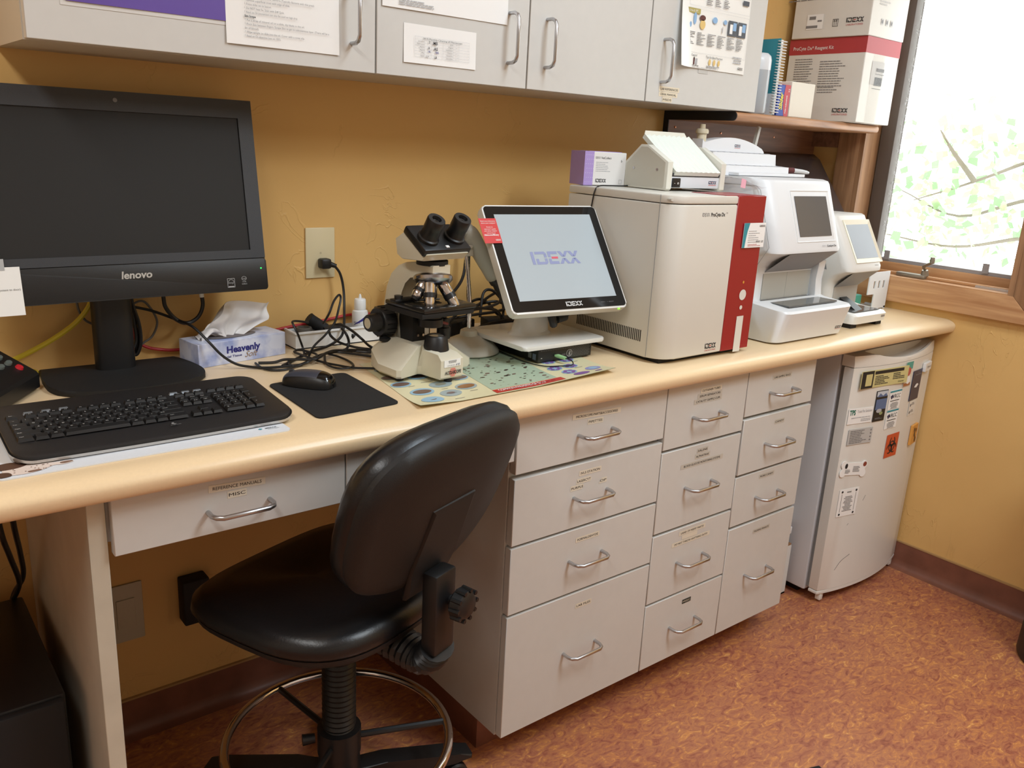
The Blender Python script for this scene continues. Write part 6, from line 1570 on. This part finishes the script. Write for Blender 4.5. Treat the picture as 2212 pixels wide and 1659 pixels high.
b = B(org); b.box(1.985, 2.300, -.372, -.337, zo+.001, zo+.009, bev=.001, seg=1); b.obj('front_ledge', OW, og)
for r_, (yy, zz) in enumerate(((-.311, zo+.0275), (-.264, zo+.0615))):
    for k in range(10):
        b = B(org); x = 1.992 + k*.028; b.box(x-.009, x+.009, yy-.010, yy+.010, zz-.0005, zz+.0006); b.obj('well', mat('well grey', (190, 192, 196), 0.5), og)
b = B(org); idexx(b, (2.130, -.245, zo+.080), .0075, X, Z, 0, 1, w=.027); b.rect((2.130, -.245, zo+.0735), .027, .0010, X, Z, 1); b.obj('logo', [NAVY, REDINK], og, smooth=0)
pp_ = thing('dispenser_tube', 'tan plastic tube with a ribbed collar standing in the organizer', 'tube', (1.992, -.222, zo+.096))
TAN = mat('tan plastic', (206, 194, 168), 0.45)
b = B(); b.lathe([(0, -.030), (.0135, -.030), (.0135, .012), (.0125, .014), (.0090, .016), (.0075, .038), (0, .038)], n=22); b.obj('barrel', TAN, pp_)
b = B(); b.lathe([(.0125, .011), (.0180, .013), (.0185, .020), (.0160, .025), (.0090, .026)], n=30); b.obj('collar', TAN, pp_)
pb_ = thing('applicator_stick', 'grey plastic applicator leaning up out of the organizer', 'stick', (2.235, -.224, zo+.060))
b = B(); b.M = Matrix.Rotation(R(12), 4, 'Y'); b.box(-.007, .007, -.003, .003, 0, .082, bev=.001); b.box(-.008, -.004, -.006, .004, 0, .076); b.M = None; b.obj('stick', mat('frosted grey plastic', (182, 180, 172), 0.4), pb_)
pn = thing('marker_pen', 'white pen with a maroon cap lying on the organizer ledge', 'pen', (2.315, -.305, zo+.010))
b = B(); b.tube([(-.030, .0, .008), (.004, -.012, .008)], [.0085, .0085], 12); b.obj('cap', mat('maroon plastic', (98, 52, 56), 0.4), pn)
b = B(); b.tube([(.004, -.012, .008), (.034, -.022, .006), (.050, -.028, .004), (.058, -.031, .003)], [.0070, .0062, .0055, .0035], 12); b.obj('barrel', mat('pen white', (216, 220, 224), 0.35), pn)

# ------------------------------------------------------------------ smaller test reader
VX0, VX1 = 2.382, 2.572
org = ((VX0+VX1)/2, -0.42, H)
va = thing('test_reader', 'smaller cream white test reader with its own tilted screen', 'analyzer', org)
VW = mat('reader white', (226, 225, 220), 0.38)
head = [(-.27, H+.05), (-.27, 1.215), (-.30, 1.238), (-.425, 1.240), (-.438, 1.236), (-.520, 1.090), (-.520, 1.076), (-.490, 1.062), (-.465, 1.042), (-.455, 1.020), (-.455, H+.05)]
b = B(org); xs_prism(b, head, VX0, VX1, .030); b.obj('housing', VW, va, smooth=38)
base = [(-.27, H+.014), (-.27, H+.05), (-.455, H+.05), (-.480, H+.046), (-.552, H+.044), (-.560, H+.038), (-.556, H+.014)]
b = B(org); xs_prism(b, base, VX0-.004, VX1, .022); b.obj('base', VW, va, smooth=38)
for x in (VX0+.015, VX1-.030):
    b = B(org); b.box(x-.012, x+.020, -.545, -.50, H+.0003, H+.016); b.obj('foot', BLACKM, va)
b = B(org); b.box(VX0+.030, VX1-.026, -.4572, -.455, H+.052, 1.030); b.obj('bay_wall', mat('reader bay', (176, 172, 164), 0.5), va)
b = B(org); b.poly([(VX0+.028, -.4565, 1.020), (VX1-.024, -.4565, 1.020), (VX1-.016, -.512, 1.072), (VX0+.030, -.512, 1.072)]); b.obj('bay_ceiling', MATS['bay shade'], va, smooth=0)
b = B(org); b.box(VX0+.024, VX1-.022, -.540, -.460, H+.0462, H+.0480); b.obj('glass_tray', MATS['dark glass tray'], va)
b = B(org); b.prism([(-.462, H+.048), (-.520, H+.048), (-.500, H+.060), (-.462, H+.078)], 'x', VX0+.06, VX1-.09); b.obj('slide_carrier', BLACK, va)
VM = panel_matrix((2.490, -.4795, 1.162), 0.0, math.atan2(.082, .146))
b = B(org); b.M = VM; so, si = (.074, .070), (.062, .055)
for (ax, az, bx_, bz_) in ((-1, 1, 1, 1), (1, 1, 1, -1), (1, -1, -1, -1), (-1, -1, -1, 1)):
    b.poly([(ax*so[0], -.0035, az*so[1]), (bx_*so[0], -.0035, bz_*so[1]), (bx_*si[0], -.0005, bz_*si[1]), (ax*si[0], -.0005, az*si[1])], 0); b.poly([(ax*so[0], -.0035, az*so[1]), (bx_*so[0], -.0035, bz_*so[1]), (bx_*so[0], .004, bz_*so[1]), (ax*so[0], .004, az*so[1])], 0)
b.M = None; b.obj('screen_bezel', mat('ivory bezel', (226, 218, 196), 0.35), va, smooth=0)
b = B(org); b.M = VM; b.box(-si[0], si[0], -.0010, -.0006, -si[1], si[1]); b.M = None; b.obj('screen', mat('slate lcd', (132, 136, 144), 0.2), va)
b = B(org); b.M = VM; b.text('VetTest', (.036, -.0005, -.079), .004, X, Z, 0, w=.020); b.M = None; idexx(b, (2.540, -.5585, H+.030), .006, X, Z, 0, 1, w=.022, off=.001); b.obj('lettering', [DKGREY, REDINK], va, smooth=0)
b = B(org); b.poly([(VX0-.0005, -.44, 1.075), (VX0-.0005, -.425, 1.075), (VX0-.0005, -.43, 1.105)]); b.obj('side_mark', GREY, va, smooth=0)

# ------------------------------------------------------------------ slotted rack and dark hood in the corner
org = (2.79, -0.39, H)
rc = thing('slotted_rack', 'white slotted rack standing by the window sill', 'rack', org)
b = B(org); y_ = -.400; xs = [2.722, 2.752, 2.764, 2.782, 2.794, 2.812, 2.824, 2.850]; zs = [H+.004, H+.075, H+.100, H+.130]
for i in range(len(xs)-1):
    if i % 2 == 1:
        b.box(xs[i], xs[i+1], y_, y_+.004, zs[2], zs[3]);
        if i < 3: b.box(xs[i], xs[i+1], y_, y_+.004, zs[1]-.02, zs[1])
        else: b.box(xs[i], xs[i+1], y_, y_+.004, zs[0], zs[1])
    else:
        b.box(xs[i], xs[i+1], y_, y_+.004, zs[1] - .02 if i < 2 else zs[0], zs[3])
b.obj('plate', WHITEC, rc)
b = B(org); b.box(2.840, 2.850, -.400, -.330, H+.0005, H+.010); b.box(2.722, 2.850, -.345, -.330, H+.0005, H+.006); b.obj('stand', WHITEC, rc)
b = B((2.70, -.36, H)); b.box(2.665, 2.715, -.385, -.335, H+.0005, H+.055, bev=.003)
tag(b.obj('reagent_carton', mat('teal carton', (60, 150, 132), 0.5), loc=(2.70, -.36, H)), 'small teal green carton behind the test reader', 'box')
hdp = [(-.03, H+.0005), (-.03, 1.398), (-.045, 1.412), (-.075, 1.412), (-.100, 1.396), (-.235, 1.212), (-.245, 1.18), (-.245, H+.0005)]
org = (2.62, -.14, H)
hb = thing('covered_machine', 'dark machine with a sloping glossy hood in the corner behind the analyzers', 'machine', org)
b = B(org); b.prism(hdp, 'x', 2.42, 2.800, bev=.006); b.obj('hood', mat('dark brown plastic', (58, 48, 46), 0.22), hb, smooth=40)
b = B(org); b.prism([(-.236, 1.205), (-.160, 1.308), (-.158, 1.306), (-.234, 1.203)], 'x', 2.66, 2.79); b.obj('hood_reflection', mat('lavender window reflection', (86, 84, 98), 0.08), hb)  # lavender strip painted as the window's reflection in the glossy hood
# ------------------------------------------------------------------ wooden shelf in the corner
SX0, SZ1, SZ0, SYF = 2.071, 1.5165, 1.4905, -0.275
org = (2.46, -0.13, SZ0)
sh = thing('corner_shelf', 'brown wooden shelf with a rounded front edge over the analyzers', 'shelf', org)
def bull(y0, y1, z0, z1, n=7):
    r = (z1-z0)/2; pts = [(y1, z0), (y1, z1)]
    for k in range(n+1):
        a = R(90 + 180*k/n); pts.append((y0 + r + r*math.cos(a), (z0+z1)/2 + r*math.sin(a)))
    return pts
b = B(org); b.prism(bull(SYF, -.001, SZ0, SZ1), 'x', SX0+.003, W-.030); b.obj('board', OAKX, sh, smooth=50)
b = B(org); b.prism(bull(SYF, -.001, SZ0, SZ1), 'x', SX0, SX0+.003); b.obj('end_cap', BLACKM, sh, smooth=50)
b = B(org); b.box(SX0+.003, W-.002, -.020, -.001, 1.380, SZ0); cl = b.obj('back_rail', WALNUT, sh)
b = B(org); b.box(SX0, SX0+.003, -.0205, -.001, 1.380, SZ0); b.obj('rail_end', BLACKM, sh)
b = B(org); b.box(W-.020, W-.001, -.125, -.020, 1.440, SZ0); b.obj('side_rail', WALNUT, sh)
for x, z in ((2.105, 1.470), (2.330, 1.462), (2.62, 1.462)):
    b = B(org); b.lathe([(0, -.0225), (.003, -.0222), (.004, -.020)], (x, 0, z), 10, ax='y'); b.obj('screw', mat('copper screw', (190, 130, 100), 0.3, 0.8), sh)

# reagent cartons
SM = mat('shipping carton white', (222, 218, 210), 0.55, var=(9, 0.03))
def ship(name, label, x0, x1, y0, y1, z0, z1, kind):
    org = ((x0+x1)/2, (y0+y1)/2, z0)
    t = thing(name, label, 'box', org, group=None)
    b = B(org); b.box(x0, x1, y0, y1, z0, z1, bev=.002, seg=1); b.obj('carton', SM, t)
    hz = z1-z0; dy = y1-y0
    band = mat('carton red', (176, 60, 64), 0.45)
    b = B(org); zt0, zt1 = (z1-.048, z1+.0006) if kind == 0 else (z0 + .185, z1+.0006)
    b.box(x0-.0005, x1+.0003, y0-.0005, y1+.0003, zt0, zt1); b.obj('red_band', band, t)
    b = B(org)
    LX = lambda y, z: (x0-.0006, y, z)
    FX = lambda x, z: (x, y0-.0006, z)
    rY = -Y      # reading direction on the left face
    if kind == 0:
        b.text('ProCyte Dx* Reagent Kit', LX(y0+.190, z1-.028), .011, rY, Z, 3, w=.150, off=.0006)
        for k, (yy, zz, w_, n_) in enumerate(((y0+.110, z0+.150, .095, 11), (y0+.215, z0+.155, .075, 12), (y0+.115, z0+.100, .080, 3))):
            b.lines(LX(yy, zz), w_, n_*.0076, n_, rY, Z, 1, seed=80+k, fill=.34, minw=.7)
        idexx(b, LX(y0+.060, z0+.036), .013, rY, Z, 0, 2, w=.056); b.text('LABORATORIES', LX(y0+.060, z0+.0235), .0052, rY, Z, 2, w=.056)
        b.rect(FX(x0+.085, z0+.155), .075, .070, X, Z, 4); b.rect(FX(x0+.100, z0+.165), .048, .010, X, Z, 1, off=.0008); b.rect(FX(x0+.100, z0+.152), .054, .0012, X, Z, 0, off=.0008); b.rect(FX(x0+.092, z0+.108), .054, .0012, X, Z, 0, off=.0008)
        for k in range(16):
            b.rect(FX(x0+.075 + k*.0028, z0+.130), .0012 + .0008*(k % 3 == 0), .026, X, Z, 0, off=.0009)
    else:
        b.lines(LX(y0+.230, z0+.135), .150, .040, 5, rY, Z, 1, seed=90, fill=.36, minw=.6)
        b.rect(LX(y0+.195, z0+.050), .060, .046, rY, Z, 3, off=.0007); b.rect(LX(y0+.205, z0+.062), .024, .010, rY, Z, 1, off=.001); b.rect(LX(y0+.205, z0+.035), .042, .008, rY, Z, 1, off=.001); b.rect(LX(y0+.178, z0+.052), .016, .005, rY, Z, 1, off=.001)
        idexx(b, LX(y0+.052, z0+.048), .014, rY, Z, 0, 2, w=.060); b.text('LABORATORIES', LX(y0+.052, z0+.034), .0052, rY, Z, 2, w=.058)
        for k in (-1, 1):
            b.rect(LX(y0+.120 + k*.009, z0+.043), .0014, .022, rY, Z, 0); b.rect(LX(y0+.120, z0+.043 + k*.0105), .020, .0014, rY, Z, 0)
            b.rect(LX(y0+.120 + k*.0035, z0+.042), .0014, .014, rY, Z, 0); b.poly([Vector(LX(y0+.120+k*.0035+.003, z0+.047))-X*.0008, Vector(LX(y0+.120+k*.0035-.003, z0+.047))-X*.0008, Vector(LX(y0+.120+k*.0035, z0+.053))-X*.0008], 0)
        b.text('14', LX(y0+.120, z0+.190), .016, Z, Y, 0, w=.018)
        for k in range(14):
            b.rect(FX(x0+.060 + k*.0040, z0+.150), .0014 + .001*(k % 3 == 0), .030, X, Z, 0, off=.0009)
        b.rect(FX(x0+.085, z0+.125), .080, .0014, X, Z, 0, off=.0008); b.lines(FX(x0+.075, z0+.100), .070, .016, 2, X, Z, 4, seed=95)
        for k in range(3):
            b.rect(FX(x0+.070 + k*.028, z0+.046), .014, .018, X, Z, 4, off=.0007); b.rect(FX(x0+.070 + k*.028, z0+.046), .008, .010, X, Z, 1, off=.001)
    o = b.obj('print', [DKGREY, GINK, REDINK, PAPER, mat('faded print', (196, 192, 188), 0.5)], t, smooth=0)
    if kind == 0:
        b = B(org); b.box(x0+.050, x0+.115, y0-.0022, y0-.0014, z0+.004, z1-.050); b.obj('tape', thin_glass('carton tape', (250, 249, 248), .02, .3), t)
    return t
ship('reagent_kit_box', 'white shipping carton with a red band reading Reagent Kit', 2.640, 2.847, -.305, -.024, SZ1+.001, 1.777, 0)
ship('analyzer_supply_box', 'white shipping carton with a this way up mark stacked on the Reagent Kit carton', 2.632, 2.850, -.308, -.030, 1.7785, 2.010, 1)

# bottle, notebooks and small boxes at the front of the shelf
bt2 = thing('storage_bottle', 'tall frosted plastic bottle beside the wall cabinet on the shelf', 'bottle', (2.208, -.222, SZ1+.001))
b = B(); b.lathe([(0, 0), (.036, 0), (.039, .004), (.039, .150), (.036, .160), (.028, .168), (0, .170)], n=32); b.obj('body', mat('frosted plastic', (206, 212, 218), 0.25, trans=0.35), bt2)
b = B(); b.lathe([(.0392, .122), (.0394, .123), (.0394, .150), (.0364, .161), (.0284, .1685), (0, .1705)], n=32); b.obj('lid', mat('clear lid', (222, 226, 230), 0.3), bt2)
wb = thing('white_booklet', 'thick white booklet standing between the cabinet and the teal notebook', 'book', (2.175, -.14, SZ1+.001))
b = B(wb.location); b.box(2.160, 2.180, -.180, -.03, SZ1+.001, 1.825); b.obj('pages', mat('page cream', (232, 230, 220), 0.7), wb)
b = B(wb.location); b.box(2.1785, 2.181, -.184, -.028, SZ1+.001, 1.827); b.obj('cover', PAPER, wb)
nb = thing('spiral_notebook', 'teal spiral notebook standing with its white coil to the front', 'notebook', (2.275, -.16, SZ1+.001))
b = B(nb.location); b.box(2.266, 2.268, -.252, -.05, SZ1+.001, 1.732); b.obj('cover', mat('teal cover', (58, 148, 164), 0.4), nb)
b = B(nb.location); b.box(2.2652, 2.266, -.252, -.05, SZ1+.001, SZ1+.062); b.obj('cover_band', WHITEC, nb)
b = B(nb.location); b.box(2.268, 2.284, -.248, -.05, SZ1+.003, 1.729); b.obj('pages', PAPER, nb)
for k in range(26):
    b = B(nb.location); z = SZ1 + .010 + k*.0079
    b.tube([(2.275 + .0125*math.cos(a), -.252 + .0125*math.sin(a), z + .0015*math.sin(a)) for a in [2*math.pi*j/14 for j in range(14)]], .0015, 5, closed=True); b.obj('coil_ring', WHITE, nb)
sb = thing('slider_bag_box', 'blue and red box of slider storage bags', 'box', (2.320, -.16, SZ1+.001))
b = B(sb.location); b.box(2.292, 2.350, -.248, -.06, SZ1+.001, 1.607, bev=.001, seg=1); b.obj('carton', mat('royal blue card', (36, 72, 168), 0.4), sb)
b = B(sb.location); yf = -.2485
b.poly([(2.330, yf, SZ1+.001), (2.3505, yf, SZ1+.001), (2.3505, yf, 1.607), (2.324, yf, 1.607), (2.320, yf, 1.575), (2.322, yf, 1.545)], 0); b.box(2.291, 2.3505, -.2484, -.06, 1.6068, 1.6078, 0)
b.text('Slider', (2.308, yf, 1.560), .016, Z, -X, 1, w=.050, bold=.03, shear=.2, off=.0008); b.text('PARA ALMACENAR', (2.3345, yf, 1.552), .0060, Z, -X, 2, w=.052, off=.0008, bold=.02); b.text('32', (2.343, yf, 1.592), .008, Z, -X, 2, off=.0008)
b.obj('print', [mat('storage red', (190, 44, 58), 0.4), mat('lemon print', (236, 222, 70), 0.5), PAPER], sb, smooth=0)
b = B((2.415, -.20, SZ1+.001)); b.box(2.353, 2.476, -.250, -.13, SZ1+.001, 1.620, bev=.0015, seg=1); tag(b.obj('plain_box', mat('cream carton', (232, 226, 212), 0.6), loc=(2.415, -.20, SZ1+.001)), 'small plain cream carton in front of the Reagent Kit carton', 'box')
# ------------------------------------------------------------------ drafting stool
CHX, CHY_, CHR = 0.700, -0.505, 0.33
ch = thing('drafting_stool', 'black vinyl drafting stool with a chrome foot ring pushed up to the desk', 'stool', (CHX, CHY_, 0), CHR)
VINYL = mat('black vinyl', (19, 19, 21), 0.33, bump=(260, 0.12)); SHELL = mat('black shell', (20, 20, 21), 0.55, bump=(500, 0.15))
def superel(a, p): 
    c, s = math.cos(a), math.sin(a); return math.copysign(abs(c)**p, c), math.copysign(abs(s)**p, s)
def slab(b, rings, n=48):
    RR = []
    for (hx, hy, z, cy_) in rings:
        RR.append([(hx*superel(2*math.pi*k/n, .62)[0]*(1 + .10*math.sin(2*math.pi*k/n)), cy_ + hy*superel(2*math.pi*k/n, .62)[1], z - .010*max(0, math.sin(2*math.pi*k/n))**4) for k in range(n)])
    ring_stack(b, RR)
SEAT = .555
SC_ = .020
b = B(); slab(b, [(.150, .140, SEAT-.062, SC_), (.208, .188, SEAT-.058, SC_), (.222, .200, SEAT-.046, SC_), (.224, .202, SEAT-.036, SC_)]); b.obj('seat_pan', SHELL, ch, smooth=50)
b = B(); slab(b, [(.222, .200, SEAT-.037, SC_), (.232, .208, SEAT-.024, SC_), (.229, .205, SEAT-.006, SC_), (.214, .190, SEAT+.008, SC_), (.178, .158, SEAT+.014, SC_), (.10, .09, SEAT+.011, SC_), (.03, .03, SEAT+.009, SC_)]); b.obj('seat', VINYL, ch, smooth=60)
# backrest: cushion in front, moulded shell behind, leaning back
BM = Matrix.Translation((0.0, -.238, .795)) @ Matrix.Rotation(R(19), 4, 'X')
def back_ring(hx, hz, y, n=48, p=.66):
    out = []
    for k in range(n):
        c, s = superel(2*math.pi*k/n, p); x = hx*c*(1 + .05*s); z = hz*s - .012*(1 - abs(c))*(1 if s < 0 else 0)
        out.append(BM @ Vector((x, y + .018*(c*hx/.22)**2, z)))
    return out
b = B(); ring_stack(b, [back_ring(.112, .085, .050), back_ring(.195, .148, .044), back_ring(.211, .162, .027), back_ring(.215, .166, .008), back_ring(.211, .163, -.002)]); b.obj('back_cushion', VINYL, ch, smooth=60)
b = B(); ring_stack(b, [back_ring(.2115, .1635, -.002), back_ring(.213, .164, -.012), back_ring(.204, .154, -.024), back_ring(.186, .133, -.030), back_ring(.095, .066, -.033)]); b.obj('back_shell', SHELL, ch, smooth=45)
b = B(); b.M = BM; b.prism([(-.050, -.190), (.050, -.190), (.062, -.12), (.062, .020), (-.062, .020), (-.062, -.12)], 'y', -.036, -.020, bev=.008); b.M = None; b.obj('back_bracket', SHELL, ch, smooth=40)
# spine post, knob and ribbed bellows
b = B(); b.M = Matrix.Translation((0, -.246, 0)); b.box(-.030, .030, -.017, .017, .500, .662, bev=.006); b.M = None; b.obj('spine_post', BLACK, ch)
b = B(); b.lathe([(0, -.304), (.020, -.304), (.028, -.298), (.030, -.280), (.026, -.276), (.010, -.274), (.010, -.255)], (.014, 0, .600), 24, ax='y'); kn = b.obj('knob', BLACK, ch)
for k in range(10):
    a = 2*math.pi*k/10; b = B(); b.tube([(.014 + .0285*math.cos(a), -.302, .600 + .0285*math.sin(a)), (.014 + .0295*math.cos(a), -.281, .600 + .0295*math.sin(a))], .0042, 6); b.obj('knob_lobe', BLACK, kn)
pts = spline([(0, -.090, .482), (0, -.165, .474), (0, -.222, .472), (0, -.246, .505)], 9)
b = B(); b.tube(pts, [.036 + .005*(i % 2) for i in range(len(pts))], 14, flat=.75); b.obj('bellows', BLACK, ch, smooth=25)
b = B(); b.box(-.07, .07, -.12, .09, SEAT-.085, SEAT-.055, bev=.006); b.obj('mechanism', BLACK, ch)
b = B(); b.tube(spline([(.05, .03, SEAT-.07), (.16, .04, SEAT-.085), (.25, .03, SEAT-.09)], 4), .006, 8); b.obj('lever', BLACK, ch)
# gas column with a ribbed sleeve
n = 54; prof_ = []
for k in range(n+1):
    z = .150 + (.475-.150)*k/n; prof_.append((.0315 + .0035*(k % 2), z))
b = B(); b.lathe(prof_, n=24); b.obj('ribbed_sleeve', BLACK, ch, smooth=20)
b = B(); b.lathe([(0, .09), (.042, .09), (.046, .10), (.042, .160), (.030, .166), (0, .166)], n=24); b.obj('hub', BLACK, ch)
RZ = .190
b = B(); b.tube([(.228*math.cos(2*math.pi*k/64), .228*math.sin(2*math.pi*k/64), RZ) for k in range(64)], .0095, 12, closed=True); ring_ = b.obj('foot_ring', CHROME, ch)
b = B(); b.lathe([(.034, RZ-.03), (.045, RZ-.028), (.045, RZ+.028), (.034, RZ+.03)], n=24); b.obj('ring_clamp', BLACK, ch)
b = B(); b.tube([(-.04, .03, RZ+.01), (-.060, .045, RZ+.01)], [.010, .012], 10); b.obj('ring_lock', BLACK, ch)
for k in range(3):
    a = R(80 + 120*k); b = B(); b.tube([(.04*math.cos(a), .04*math.sin(a), RZ), (.224*math.cos(a), .224*math.sin(a), RZ)], .007, 8); b.obj('ring_spoke', BLACK, ch)
arm0 = None
for k in range(5):
    a = R(-12 - CHR*57.3 + 72*k)
    M_ = Matrix.Rotation(a, 4, 'Z')
    b = B(); b.M = M_; b.prism([(.02, .070), (.02, .118), (.10, .112), (.27, .078), (.30, .070), (.30, .058), (.26, .056)], 'y', -.022, .022, bev=.005); b.M = None; ar = b.obj('base_arm', BLACK, ch, smooth=30)
    b = B(); b.M = M_ @ Matrix.Translation((.275, 0, 0)); b.cyl((0, 0, .045), (0, 0, .062), .008, n=8)
    for s in (-1, 1):
        b.lathe([(0, s*.006), (.024, s*.006), (.0265, s*.009), (.0265, s*.021), (.022, s*.025), (0, s*.025)], (-.012, 0, .0268), 18, ax='y')
    b.box(-.030, .008, -.005, .005, .020, .052); b.M = None; b.obj('caster', BLACK, ch)
